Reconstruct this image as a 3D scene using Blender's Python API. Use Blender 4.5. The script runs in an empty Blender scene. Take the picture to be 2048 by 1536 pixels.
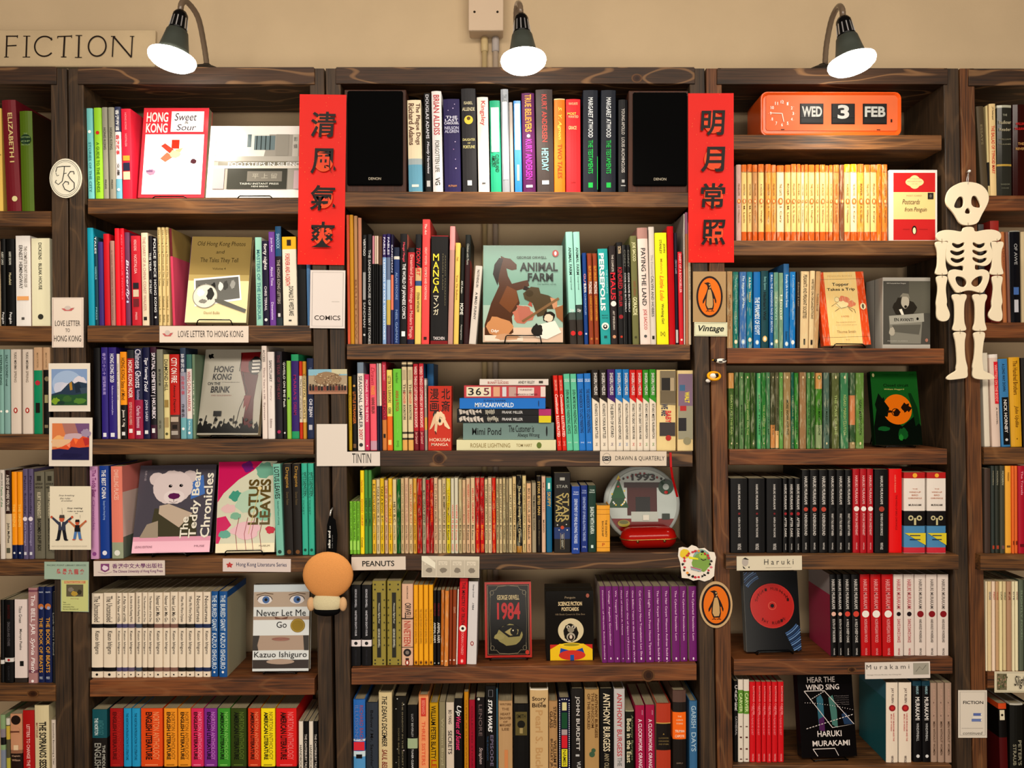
import bpy, bmesh, math, random
from mathutils import Vector, Matrix
random.seed(7)
C = bpy.context.scene.collection
sc = bpy.context.scene
# ---------------------------------------------------------------- camera
F, CD, CZ = 1540.0, 1.79, 1.5            # focal length in pixels, distance to the shelf fronts, camera height
S = CD / F
cam = bpy.data.objects.new('camera', bpy.data.cameras.new('camera'))
C.objects.link(cam); sc.camera = cam
cam.location = (0, -CD, CZ); cam.rotation_euler = (math.pi / 2, 0, 0)
cam.data.sensor_width = 36; cam.data.lens = F / 2048 * 36; cam.data.clip_start = .02
# ---------------------------------------------------------------- world, lights, exposure
w = bpy.data.worlds.new('world'); sc.world = w; w.use_nodes = True
w.node_tree.nodes['Background'].inputs[0].default_value = (1, .82, .6, 1)
w.node_tree.nodes['Background'].inputs[1].default_value = .05
def area(name, loc, rot, sx, sy, power, col):
    l = bpy.data.lights.new(name, 'AREA'); l.shape = 'RECTANGLE'; l.size = sx; l.size_y = sy; l.energy = power; l.color = col
    o = bpy.data.objects.new(name, l); C.objects.link(o); o.location = loc; o.rotation_euler = rot
    return o
R = math.radians
area('ceiling_panel_light', (0, -2.3, 2.92), (R(30), 0, 0), 3.4, .6, 98, (1, .9, .77))
area('room_fill_light', (0, -3.4, .95), (R(88), 0, 0), 4.0, 1.4, 56, (1, .9, .77))
vs = sc.view_settings
vs.view_transform = 'Standard'; vs.look = 'None'; vs.gamma = 1; vs.exposure = 0.12; vs.use_curve_mapping = False
LAMP_POWER = 9

# ---------------------------------------------------------------- helpers
def X(px, Y=0.0): return (px - 1024) / F * (CD + Y)
def Z(py, Y=0.0): return CZ + (768 - py) / F * (CD + Y)
def s2l(h):
    v = [int(h[i:i + 2], 16) / 255 for i in (0, 2, 4)]
    return [c / 12.92 if c <= .04045 else ((c + .055) / 1.055) ** 2.4 for c in v]
MC = {}
def mat(h, kind='p'):
    """flat printed / painted colour; kinds: p paper, g gloss, w worn print, m metal, t pages, e emitting"""
    k = (h, kind)
    if k in MC: return MC[k]
    m = bpy.data.materials.new('surface_' + h + '_' + kind); m.use_nodes = True; MC[k] = m
    nt = m.node_tree; b = nt.nodes['Principled BSDF']; c = [x ** 1.22 for x in s2l(h)] + [1]
    b.inputs['Base Color'].default_value = c
    b.inputs['Roughness'].default_value = {'p': .45, 'g': .16, 'w': .65, 'm': .28, 't': .8, 'c': .85}.get(kind, .5)
    b.inputs['Specular IOR Level'].default_value = {'p': .18, 'g': .22, 'w': .15, 'c': .05, 't': .1}.get(kind, .4)
    if kind == 'm': b.inputs['Metallic'].default_value = .8
    if kind in 'wct':
        tc = nt.nodes.new('ShaderNodeTexCoord'); mp = nt.nodes.new('ShaderNodeMapping'); n = nt.nodes.new('ShaderNodeTexNoise')
        oi = nt.nodes.new('ShaderNodeObjectInfo'); ad = nt.nodes.new('ShaderNodeVectorMath'); ad.operation = 'ADD'
        nt.links.new(tc.outputs['Object'], ad.inputs[0]); nt.links.new(oi.outputs['Location'], ad.inputs[1])
        nt.links.new(ad.outputs[0], mp.inputs[0]); nt.links.new(mp.outputs[0], n.inputs[0])
        mx = nt.nodes.new('ShaderNodeMix'); mx.data_type = 'RGBA'
        cr = nt.nodes.new('ShaderNodeMapRange')
        if kind == 'w':
            mp.inputs['Scale'].default_value = (260, 260, 45); n.inputs['Scale'].default_value = 1; n.inputs['Detail'].default_value = 6
            lo, hi = .52, .66; other = [min(1, x * .55 + .30) for x in c[:3]]; other[2] *= .72; amt = .62
        elif kind == 't':
            mp.inputs['Scale'].default_value = (1400, 30, 30); n.inputs['Scale'].default_value = 1
            lo, hi = .3, .7; other = [x * .72 for x in c[:3]]; amt = 1
        else:
            n.inputs['Scale'].default_value = 900
            lo, hi = .3, .7; other = [x * .8 for x in c[:3]]; amt = 1
        cr.inputs[1].default_value = lo; cr.inputs[2].default_value = hi; cr.inputs[4].default_value = amt
        nt.links.new(n.outputs[0], cr.inputs[0]); nt.links.new(cr.outputs[0], mx.inputs[0])
        mx.inputs[6].default_value = c; mx.inputs[7].default_value = other + [1]
        nt.links.new(mx.outputs[2], b.inputs['Base Color'])
    return m
def wood(name, dark, light, axis, grain=1.0, rough=.55, lines=0.0):
    m = bpy.data.materials.new(name); m.use_nodes = True; nt = m.node_tree; N = nt.nodes; Lk = nt.links
    b = N['Principled BSDF']; b.inputs['Roughness'].default_value = rough; b.inputs['Specular IOR Level'].default_value = .3
    tc = N.new('ShaderNodeTexCoord'); oi = N.new('ShaderNodeObjectInfo')
    mul = N.new('ShaderNodeVectorMath'); mul.operation = 'SCALE'; mul.inputs['Scale'].default_value = 13.7
    cx = N.new('ShaderNodeCombineXYZ'); Lk.new(oi.outputs['Random'], cx.inputs[0]); Lk.new(oi.outputs['Random'], cx.inputs[1]); Lk.new(oi.outputs['Random'], cx.inputs[2])
    Lk.new(cx.outputs[0], mul.inputs[0])
    ad = N.new('ShaderNodeVectorMath'); ad.operation = 'ADD'; Lk.new(tc.outputs['Object'], ad.inputs[0]); Lk.new(mul.outputs[0], ad.inputs[1])
    def mapped(along, across):
        mp = N.new('ShaderNodeMapping'); sx = [across] * 3; sx[axis] = along
        mp.inputs['Scale'].default_value = sx; Lk.new(ad.outputs[0], mp.inputs[0]); return mp
    big = N.new('ShaderNodeTexNoise'); Lk.new(mapped(2.2, 9).outputs[0], big.inputs[0]); big.inputs['Scale'].default_value = 1; big.inputs['Detail'].default_value = 2
    sep = N.new('ShaderNodeSeparateXYZ'); Lk.new(ad.outputs[0], sep.inputs[0])
    crs = N.new('ShaderNodeMath'); crs.operation = 'MULTIPLY'; Lk.new(sep.outputs[2 if axis == 0 else 0], crs.inputs[0]); crs.inputs[1].default_value = 260 * grain
    ph = N.new('ShaderNodeMath'); ph.operation = 'MULTIPLY_ADD'; Lk.new(big.outputs[0], ph.inputs[0]); ph.inputs[1].default_value = 46; Lk.new(crs.outputs[0], ph.inputs[2])
    sn = N.new('ShaderNodeMath'); sn.operation = 'SINE'; Lk.new(ph.outputs[0], sn.inputs[0])
    fine = N.new('ShaderNodeTexNoise'); Lk.new(mapped(9, 300).outputs[0], fine.inputs[0]); fine.inputs['Scale'].default_value = 1; fine.inputs['Detail'].default_value = 4
    blot = N.new('ShaderNodeTexNoise'); Lk.new(mapped(5, 14).outputs[0], blot.inputs[0]); blot.inputs['Scale'].default_value = 1; blot.inputs['Detail'].default_value = 3
    a1 = N.new('ShaderNodeMath'); a1.operation = 'MULTIPLY_ADD'; Lk.new(sn.outputs[0], a1.inputs[0]); a1.inputs[1].default_value = .06; fs = N.new('ShaderNodeMath'); fs.operation = 'MULTIPLY_ADD'; fs.inputs[1].default_value = 1.5; fs.inputs[2].default_value = -.25; Lk.new(fine.outputs[0], fs.inputs[0]); Lk.new(fs.outputs[0], a1.inputs[2])
    a2 = N.new('ShaderNodeMath'); a2.operation = 'MULTIPLY_ADD'; Lk.new(blot.outputs[0], a2.inputs[0]); a2.inputs[1].default_value = 1.1; Lk.new(a1.outputs[0], a2.inputs[2])
    cr = N.new('ShaderNodeValToRGB'); Lk.new(a2.outputs[0], cr.inputs[0])
    cr.color_ramp.elements[0].position = .72; cr.color_ramp.elements[0].color = s2l(dark) + [1]
    cr.color_ramp.elements[1].position = 1.0; cr.color_ramp.elements[1].color = s2l(light) + [1]
    mr = N.new('ShaderNodeMath'); mr.operation = 'MULTIPLY'; mr.inputs[1].default_value = .78; Lk.new(a2.outputs[0], mr.inputs[0]); Lk.new(mr.outputs[0], cr.inputs[0])
    cr.color_ramp.elements[0].position = .52; cr.color_ramp.elements[1].position = 1.0
    Lk.new(cr.outputs[0], b.inputs['Base Color'])
    if lines:
        l1 = N.new('ShaderNodeMapRange'); l1.inputs[1].default_value = .86; l1.inputs[2].default_value = 1.0; l1.inputs[4].default_value = lines; Lk.new(sn.outputs[0], l1.inputs[0])
        lm = N.new('ShaderNodeMix'); lm.data_type = 'RGBA'; Lk.new(l1.outputs[0], lm.inputs[0]); Lk.new(cr.outputs[0], lm.inputs[6]); lm.inputs[7].default_value = s2l('a87c50') + [1]; Lk.new(lm.outputs[2], b.inputs['Base Color'])
    bp = N.new('ShaderNodeBump'); bp.inputs['Strength'].default_value = .25; bp.inputs['Distance'].default_value = .001
    Lk.new(a1.outputs[0], bp.inputs['Height']); Lk.new(bp.outputs[0], b.inputs['Normal'])
    return m
def plaster(name, h, scale=9, amt=.88):
    m = bpy.data.materials.new(name); m.use_nodes = True; nt = m.node_tree; b = nt.nodes['Principled BSDF']; b.inputs['Roughness'].default_value = .85
    tc = nt.nodes.new('ShaderNodeTexCoord'); n = nt.nodes.new('ShaderNodeTexNoise'); n.inputs['Scale'].default_value = scale; n.inputs['Detail'].default_value = 5
    nt.links.new(tc.outputs['Object'], n.inputs[0]); cr = nt.nodes.new('ShaderNodeValToRGB'); c = s2l(h)
    cr.color_ramp.elements[0].position = .35; cr.color_ramp.elements[0].color = [x * amt for x in c] + [1]
    cr.color_ramp.elements[1].position = .65; cr.color_ramp.elements[1].color = c + [1]
    nt.links.new(n.outputs[0], cr.inputs[0]); nt.links.new(cr.outputs[0], b.inputs['Base Color'])
    n2 = nt.nodes.new('ShaderNodeTexNoise'); n2.inputs['Scale'].default_value = 160; nt.links.new(tc.outputs['Object'], n2.inputs[0])
    bp = nt.nodes.new('ShaderNodeBump'); bp.inputs['Strength'].default_value = .15; bp.inputs['Distance'].default_value = .002
    nt.links.new(n2.outputs[0], bp.inputs['Height']); nt.links.new(bp.outputs[0], b.inputs['Normal'])
    return m
def link(name, me, parent=None, loc=None, rot=None):
    o = bpy.data.objects.new(name, me); C.objects.link(o)
    if parent is not None: o.parent = parent
    if loc is not None: o.location = loc
    if rot is not None: o.rotation_euler = rot
    return o
def thing(name, label, cat, loc=(0, 0, 0), rot=(0, 0, 0), group=None):
    o = link(name, None, None, loc, rot); o.empty_display_size = .02
    o['label'] = label; o['category'] = cat
    if group: o['group'] = group
    return o
def tag(o, label, cat, group=None):
    o['label'] = label; o['category'] = cat
    if group: o['group'] = group
    return o
class MB:
    """collects shapes with a material per face into one mesh"""
    def __init__(s): s.v = []; s.f = []; s.m = []; s.mats = []; s.sm = []
    def mi(s, m):
        if m not in s.mats: s.mats.append(m)
        return s.mats.index(m)
    def add(s, vs, fs, m, smooth=False):
        n = len(s.v); i = s.mi(m); s.v += [tuple(v) for v in vs]
        for f in fs: s.f.append([n + k for k in f]); s.m.append(i); s.sm.append(smooth)
    def box(s, x0, x1, y0, y1, z0, z1, m, bev=0.0):
        if bev:
            b = bev
            pr = [(x0 + b, y0), (x1 - b, y0), (x1, y0 + b), (x1, y1 - b), (x1 - b, y1), (x0 + b, y1), (x0, y1 - b), (x0, y0 + b)]
            pi = [(x0 + b, y0 + b), (x1 - b, y0 + b), (x1 - b, y0 + b), (x1 - b, y1 - b), (x1 - b, y1 - b), (x0 + b, y1 - b), (x0 + b, y1 - b), (x0 + b, y0 + b)]
            vs = [(x, y, z0) for x, y in pi] + [(x, y, z0 + b) for x, y in pr] + [(x, y, z1 - b) for x, y in pr] + [(x, y, z1) for x, y in pi]
            fs = []
            for l in range(3):
                for k in range(8): fs.append((l * 8 + k, l * 8 + (k + 1) % 8, l * 8 + 8 + (k + 1) % 8, l * 8 + 8 + k))
            fs.append((6, 4, 2, 0)); fs.append((24, 26, 28, 30))
            s.add(vs, fs, m); return
        vs = [(x0, y0, z0), (x1, y0, z0), (x1, y1, z0), (x0, y1, z0), (x0, y0, z1), (x1, y0, z1), (x1, y1, z1), (x0, y1, z1)]
        s.add(vs, [(0, 3, 2, 1), (4, 5, 6, 7), (0, 1, 5, 4), (1, 2, 6, 5), (2, 3, 7, 6), (3, 0, 4, 7)], m)
    def prism(s, pts, y0, y1, m):
        """outline in (x, z), extruded from y0 (front) to y1 (back)"""
        n = len(pts); vs = [(x, y0, z) for x, z in pts] + [(x, y1, z) for x, z in pts]
        fs = [list(range(n)), list(range(2 * n - 1, n - 1, -1))] + [(k, k + n, (k + 1) % n + n, (k + 1) % n) for k in range(n)]
        s.add(vs, fs, m)
    def tube(s, pts, r, m, n=8, closed=False):
        pts = [Vector(p) for p in pts]; vs = []; fs = []; up = Vector((0, 0, 1)); last = None
        for i, p in enumerate(pts):
            a = pts[max(0, i - 1)]; b = pts[min(len(pts) - 1, i + 1)]
            if closed: a = pts[i - 1]; b = pts[(i + 1) % len(pts)]
            t = (b - a).normalized()
            if last is None: nrm = t.cross(up if abs(t.z) < .9 else Vector((1, 0, 0))).normalized()
            else: nrm = (last - t * last.dot(t)).normalized()
            last = nrm; bn = t.cross(nrm); rr = r[i] if isinstance(r, (list, tuple)) else r
            for k in range(n):
                an = 2 * math.pi * k / n; vs.append(p + (nrm * math.cos(an) + bn * math.sin(an)) * rr)
        L = len(pts)
        for i in range(L if closed else L - 1):
            for k in range(n): fs.append((i * n + k, i * n + (k + 1) % n, (i + 1) % L * n + (k + 1) % n, (i + 1) % L * n + k))
        if not closed: fs.append(list(range(n - 1, -1, -1))); fs.append([(L - 1) * n + k for k in range(n)])
        s.add(vs, fs, m, True)
    def lathe(s, prof, m, n=24, M=None, sm=True, rib=None):
        """prof: (radius, z) pairs round the z axis, transformed by matrix M"""
        vs = []; fs = []; M = M or Matrix()
        for r, z in prof:
            for k in range(n):
                an = 2 * math.pi * k / n; vs.append(M @ Vector((r * math.cos(an), r * math.sin(an), z)))
        for i in range(len(prof) - 1):
            for k in range(n): fs.append((i * n + k, i * n + (k + 1) % n, (i + 1) * n + (k + 1) % n, (i + 1) * n + k))
        fs.append(list(range(n - 1, -1, -1))); fs.append([(len(prof) - 1) * n + k for k in range(n)])
        s.add(vs, fs, m, sm)
    def build(s, name, parent=None, loc=None, rot=None, fix=True):
        me = bpy.data.meshes.new(name); me.from_pydata(s.v, [], s.f)
        for m in s.mats: me.materials.append(m)
        me.polygons.foreach_set('material_index', s.m); me.polygons.foreach_set('use_smooth', s.sm)
        if fix:
            bm = bmesh.new(); bm.from_mesh(me); bmesh.ops.recalc_face_normals(bm, faces=bm.faces); bm.to_mesh(me); bm.free()
        me.update()
        return link(name, me, parent, loc, rot)
TX = {}
def glyphs(text, bold=0.0, shear=0.0, sp=1.0):
    k = (text, bold, shear, sp)
    if k in TX: return TX[k]
    cu = bpy.data.curves.new('t', 'FONT'); cu.body = text; cu.resolution_u = 2 if len(text) > 8 else 4; cu.offset = bold; cu.shear = shear; cu.space_character = sp
    cu.align_x = 'CENTER'
    ob = bpy.data.objects.new('t', cu); me = bpy.data.meshes.new_from_object(ob)
    vs = [(v.co.x, v.co.y) for v in me.vertices]; fs = [tuple(p.vertices) for p in me.polygons]
    bpy.data.objects.remove(ob); bpy.data.curves.remove(cu); bpy.data.meshes.remove(me)
    if vs:
        x0 = min(v[0] for v in vs); x1 = max(v[0] for v in vs); y0 = min(v[1] for v in vs); y1 = max(v[1] for v in vs)
        vs = [((x - x0) / max(x1 - x0, 1e-6) - .5, (y - y0) / max(y1 - y0, 1e-6) - .5) for x, y in vs]
    TX[k] = (vs, fs); return TX[k]
class Art:
    """flat print laid on a front face (the x-z plane, facing -y), every layer a hair proud of the last.
    (ox, oz, ux, uz) map art coordinates: x = ox + u*ux, z = oz + v*uz"""
    def __init__(s, ox=0, oz=0, ux=1, uz=1, y=-.0004, kind='p', step=.00008):
        s.mb = MB(); s.o = (ox, oz, ux, uz); s.y = y; s.kind = kind; s.step = step
    def P(s, u, v): return (s.o[0] + u * s.o[2], s.y, s.o[1] + v * s.o[3])
    def poly(s, pts, h, kind=None):
        s.y -= s.step; s.mb.add([s.P(*p) for p in pts], [list(range(len(pts)))], mat(h, kind or s.kind)); return s
    def rect(s, u0, u1, v0, v1, h, kind=None): return s.poly([(u0, v0), (u1, v0), (u1, v1), (u0, v1)], h, kind)
    def ell(s, cu, cv, ru, rv, h, n=28, kind=None): return s.poly([(cu + ru * math.cos(2 * math.pi * k / n), cv + rv * math.sin(2 * math.pi * k / n)) for k in range(n)], h, kind)
    def line(s, pts, wd, h, kind=None, closed=False):
        """polyline of constant width wd (metres) in art coordinates"""
        s.y -= s.step; Q = [s.P(*p) for p in pts]; vs = []; n = len(Q)
        for i, q in enumerate(Q):
            a = Q[i - 1] if (i or closed) else Q[0]; b = Q[(i + 1) % n] if (i < n - 1 or closed) else Q[-1]
            dx, dz = b[0] - a[0], b[2] - a[2]; L = math.hypot(dx, dz) or 1e-9; nx, nz = -dz / L * wd / 2, dx / L * wd / 2
            vs += [(q[0] + nx, q[1], q[2] + nz), (q[0] - nx, q[1], q[2] - nz)]
        fs = [(2 * i, 2 * i + 1, 2 * i + 3, 2 * i + 2) for i in range(n - 1)]
        if closed: fs.append((2 * n - 2, 2 * n - 1, 1, 0))
        s.mb.add(vs, fs, mat(h, kind or s.kind)); return s
    def ring(s, cu, cv, ru, rv, wd, h, n=32, a0=0, a1=360):
        full = a1 - a0 >= 360; m = n if full else n + 1
        return s.line([(cu + ru * math.cos(R(a0 + (a1 - a0) * k / n)), cv + rv * math.sin(R(a0 + (a1 - a0) * k / n))) for k in range(m)], wd, h, closed=full)
    def frame(s, u0, u1, v0, v1, wd, h): return s.line([(u0, v0), (u1, v0), (u1, v1), (u0, v1)], wd, h, closed=True)
    def text(s, t, u0, u1, v0, v1, h, rot=0, bold=0.0, shear=0.0, sp=1.0, kind=None):
        """fit text to the box; rot 90: reads downwards"""
        vs, fs = glyphs(t, bold, shear, sp)
        if not vs: return s
        s.y -= s.step; cu, cv, du, dv = (u0 + u1) / 2, (v0 + v1) / 2, u1 - u0, v1 - v0
        sg = 1 if s.o[3] > 0 else -1; dv = abs(dv) * sg; out = []
        for a, b in vs:
            if rot == 90: out.append(s.P(cu + b * du, cv - a * dv))
            elif rot == -90: out.append(s.P(cu - b * du, cv + a * dv))
            else: out.append(s.P(cu + a * du, cv + b * dv))
        s.mb.add(out, fs, mat(h, kind or s.kind)); return s
    def build(s, name, parent, loc=None):
        if not s.mb.v: return None
        return s.mb.build(name, parent, loc, fix=False)
def struct(o): o['kind'] = 'structure'; return o

# ---------------------------------------------------------------- the room
M_wall = plaster('wall_paint', 'C4AC8A', 7, .94); M_wallb = plaster('wall_paint_plain', 'B8A280'); M_far = plaster('far_wall_paint', '6E5C44')
M_floor = wood('floor_boards', '3a2817', '6e4c2c', 0, .3); M_ceil = plaster('ceiling_paint', '8C8272')
def slab(name, x0, x1, y0, y1, z0, z1, m):
    b = MB(); b.box(x0, x1, y0, y1, z0, z1, m); return struct(b.build(name))
slab('wall_back', -3.2, 3.2, .205, .3, 0, 3.0, M_wall)
slab('wall_front', -3.2, 3.2, -4.6, -4.5, 0, 3.0, M_far)
slab('wall_left', -3.3, -3.2, -4.6, .3, 0, 3.0, M_far)
slab('wall_right', 3.2, 3.3, -4.6, .3, 0, 3.0, M_far)
slab('floor', -3.3, 3.3, -4.6, .3, -.1, 0, M_floor)
slab('ceiling', -3.3, 3.3, -4.6, .3, 3.0, 3.1, M_ceil)

# ---------------------------------------------------------------- bookcases
W_post = wood('post_wood', '1c140e', '42301f', 2, .4, lines=.06)
W_postR = wood('post_wood_reddish', '2c190e', '6c401f', 2, .4, lines=.14)
W_rail = wood('rail_wood', '1c120b', '422a18', 0, .3, lines=.38)
W_shelf = wood('shelf_wood', '241810', '6c4522', 0, .35, lines=.12)
W_shelfR = wood('shelf_wood_reddish', '2e1a0e', '77431f', 0, .35, lines=.1)
W_lip = W_shelf
DEP = .182
def quadbar(name, parent, xa0, xa1, ya, xb0, xb1, yb, front, back, m):
    """an upright board given by its pixel edges at two heights"""
    def at(x0, x1, py): return X(x0, front), X(x1, front), Z(py, front)
    t0, t1, tz = at(xa0, xa1, ya); b0, b1, bz = at(xb0, xb1, yb)
    e = .0012; mb = MB()
    vs = []
    for l, r_, z in ((b0, b1, bz), (t0, t1, tz)):
        vs += [(l + e, front, z), (r_ - e, front, z), (r_, front + e, z), (r_, back, z), (l, back, z), (l, front + e, z)]
    mb.add(vs, [(5, 4, 3, 2, 1, 0), (6, 7, 8, 9, 10, 11)] + [(k, (k + 1) % 6, 6 + (k + 1) % 6, 6 + k) for k in range(6)], m)
    return mb.build(name, parent)
YB = 768 + CZ / S          # pixel row of the floor at the shelf fronts
def post(parent, x0, x1, k, m, front=0.0):
    return quadbar('side_post', parent, x0, x1, 137, x0 + k * (YB - 137), x1 + k * (YB - 137), YB, front, DEP, m)
def shelf(parent, x0, x1, yl, yr, th, m, front=-.003):
    """plank whose front face spans x0..x1; top edge at pixel rows yl (left) and yr (right)"""
    mb = MB(); a, b = X(x0, front), X(x1, front); zl, zr = Z(yl, front), Z(yr, front); t = th * S; e = .0015
    prof = [(front + e, 0), (front, -e), (front, -t + e), (front + e, -t), (DEP, -t), (DEP, 0)]
    vs = [(a, y, zl + z) for y, z in prof] + [(b, y, zr + z) for y, z in prof]
    mb.add(vs, [(0, 1, 2, 3, 4, 5), (11, 10, 9, 8, 7, 6)] + [(k, (k + 1) % 6, 6 + (k + 1) % 6, 6 + k) for k in range(6)], m)
    return mb.build('shelf', parent)
PO = {}
SH = {}   # compartment -> (xl, zl, xr, zr)
KN = {'M': [(878, 917, 9, 11, 3), (1296, 1349, 9, 12, 5), (1273, 158, 7, 8, 0)], 'FL': [(68, 1386, 8, 7, 5)], 'R': [(1702, 1338, 5, 5, 6)]}
def bay(key, label, posts, rail, shelves, loc):
    t = thing('bookcase', label, 'bookcase', (0, 0, 0), group='bookcases along the back wall')
    for x0, x1, k, m in posts: post(t, x0, x1, k, m)
    PO[key] = ((posts[0][1], posts[0][2]), (posts[1][0], posts[1][2]))
    x0, x1, yl, yb, m = rail
    quadbar('top_rail', t, x0, x1, yl, x0, x1, yb, -.004, DEP, m)
    mb = MB(); mb.box(X(x0) + .002, X(x1) - .002, .0, DEP, Z(yl) - .001, Z(yl) + .002, m); mb.build('top_panel', t)
    for i, (a, b, yl, yr, th, m, *fr) in enumerate(shelves, 1):
        f = fr[0] if fr else -.003
        shelf(t, a, b, yl, yr, th, m, f)
        SH[(key, i)] = (X(a, f), Z(yl, f), X(b, f), Z(yr, f))
    for px, py, ru, rv, _ in KN.get(key, []):
        A = Art(X(px), Z(py), S, S, -.0046, 'p'); A.ell(0, 0, ru + 4, rv + 1, '6e4e30', 24); A.ell(0, 0, ru + 1, rv * .85, '4a2e1a', 20); A.ell(.5, 0, ru * .6, rv * .5, '38200f', 16); A.build('knot', t)
    return t
P, PR = W_post, W_postR
bay('FL', 'dark wooden bookcase cut off at the left edge, beneath the FICTION board', [(-395, -365, .006, P), (101, 133, .0075, P)], (-380, 112, 135, 168, W_rail),
    [(-360, 101, 421, 422, 31, W_shelf), (-360, 103, 652, 652, 31, W_shelf), (-360, 106, 869, 869, 31, W_shelf), (-360, 111, 1121, 1121, 31, W_shelf), (-360, 111, 1371, 1371, 32, W_shelf), (-360, 112, 1632, 1632, 32, W_shelf), (-360, 112, 1880, 1880, 32, W_shelf)], 0)
bay('L', 'dark wooden bookcase left of centre, holding the Hong Kong books', [(136, 166, .0085, P), (619, 648, .0135, P)], (155, 629, 136, 168, W_rail),
    [(176, 619, 397, 397, 31, W_shelf), (175, 622, 651, 651, 33, W_shelf), (185, 627, 879, 879, 30, W_shelf), (187, 630, 1121, 1113, 31, W_shelf), (180, 629, 1361, 1357, 33, W_shelfR), (183, 630, 1622, 1622, 32, W_shelf), (183, 630, 1880, 1880, 32, W_shelf)], 0)
bay('M', 'dark wooden middle bookcase with black speakers on its top shelf', [(651, 681, .016, P), (1379, 1409, .0165, P)], (671, 1390, 136, 167, W_rail),
    [(690, 1376, 383, 384, 31, W_shelf), (694, 1380, 688, 689, 31, W_shelf), (700, 1385, 902, 903, 31, W_rail), (703, 1388, 1111, 1105, 31, W_rail), (703, 1393, 1337, 1328, 33, W_shelfR), (705, 1396, 1622, 1622, 32, W_shelf), (705, 1396, 1880, 1880, 32, W_shelf)], 0)
bay('R', 'reddish dark wooden bookcase right of centre, with the orange flip clock', [(1412, 1443, .0165, PR), (1887, 1917, .0195, P)], (1434, 1896, 138, 168, W_rail),
    [(1448, 1883, 269, 270, 30, W_shelf), (1455, 1885, 481, 481, 30, W_shelf), (1455, 1888, 696, 697, 31, W_shelfR), (1459, 1894, 899, 898, 31, W_shelfR), (1452, 1917, 1110, 1110, 29, W_shelf, -.02), (1468, 1905, 1319, 1316, 32, W_shelfR), (1466, 1903, 1531, 1531, 32, W_shelf), (1466, 1906, 1800, 1800, 32, W_shelf)], 0)
bay('FR', 'dark wooden bookcase cut off at the right edge, behind the hanging skeleton', [(1920, 1949, .0185, PR), (2420, 2450, .02, P)], (1938, 2432, 139, 171, W_rail),
    [(1953, 2420, 391, 391, 31, W_shelfR), (1957, 2420, 645, 645, 31, W_shelfR), (1968, 2420, 895, 895, 34, W_shelf), (1961, 2420, 1110, 1110, 31, W_shelf, -.02), (1975, 2420, 1343, 1343, 34, W_shelfR), (1975, 2420, 1622, 1622, 32, W_shelf), (1975, 2420, 1880, 1880, 32, W_shelf)], 0)
def shz(key, x):
    a, za, b, zb = SH[key]; return za + (zb - za) * (x - a) / (b - a)
ROWN = {'FL': 'far left bay', 'L': 'left bay', 'M': 'middle bay', 'R': 'right bay', 'FR': 'far right bay'}
ORDS = ['', 'top', 'second', 'third', 'fourth', 'fifth', 'sixth', 'seventh']
ORD = 'zeroth first second third fourth fifth sixth seventh eighth ninth tenth eleventh twelfth thirteenth fourteenth fifteenth sixteenth seventeenth eighteenth nineteenth twentieth'.split()
ORD += ['twenty-' + o for o in ORD[1:10]] + ['thirtieth'] + ['thirty-' + o for o in ORD[1:10]]
def slope(key):
    a, za, b, zb = SH[key]; return -math.atan((zb - za) / (b - a))
def pypx(key, px):
    """pixel row of a shelf's front top edge at pixel column px"""
    z = shz(key, X(px)); return 768 - (z - CZ) / S

# ---------------------------------------------------------------- books
NAMES = [('black', '141416'), ('charcoal', '3a3a3a'), ('grey', '8c8c88'), ('white', 'e4e0dc'), ('cream', 'e0cc9c'), ('tan', 'b89868'), ('brown', '5a3824'), ('dark red', '7a2028'), ('red', 'c82830'), ('orange', 'e07828'), ('yellow', 'ecd028'), ('mustard', 'c89c28'), ('lime green', '90c848'), ('green', '3f9038'), ('dark green', '1c4428'), ('olive green', '6c7038'), ('teal', '2a9090'), ('pale turquoise', '8cc8bc'), ('pale blue', '90b4d8'), ('blue', '2878c0'), ('navy blue', '202c5c'), ('purple', '6a3088'), ('pink', 'e88090'), ('crimson', 'b02048'), ('lilac', 'b090b8'), ('slate', '506070'), ('terracotta', '9c5030')]
def cname(h):
    c = [int(h[i:i + 2], 16) for i in (0, 2, 4)]
    return min(NAMES, key=lambda n: sum((a - int(n[1][i:i + 2], 16)) ** 2 for a, i in zip(c, (0, 2, 4))))[0]
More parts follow.
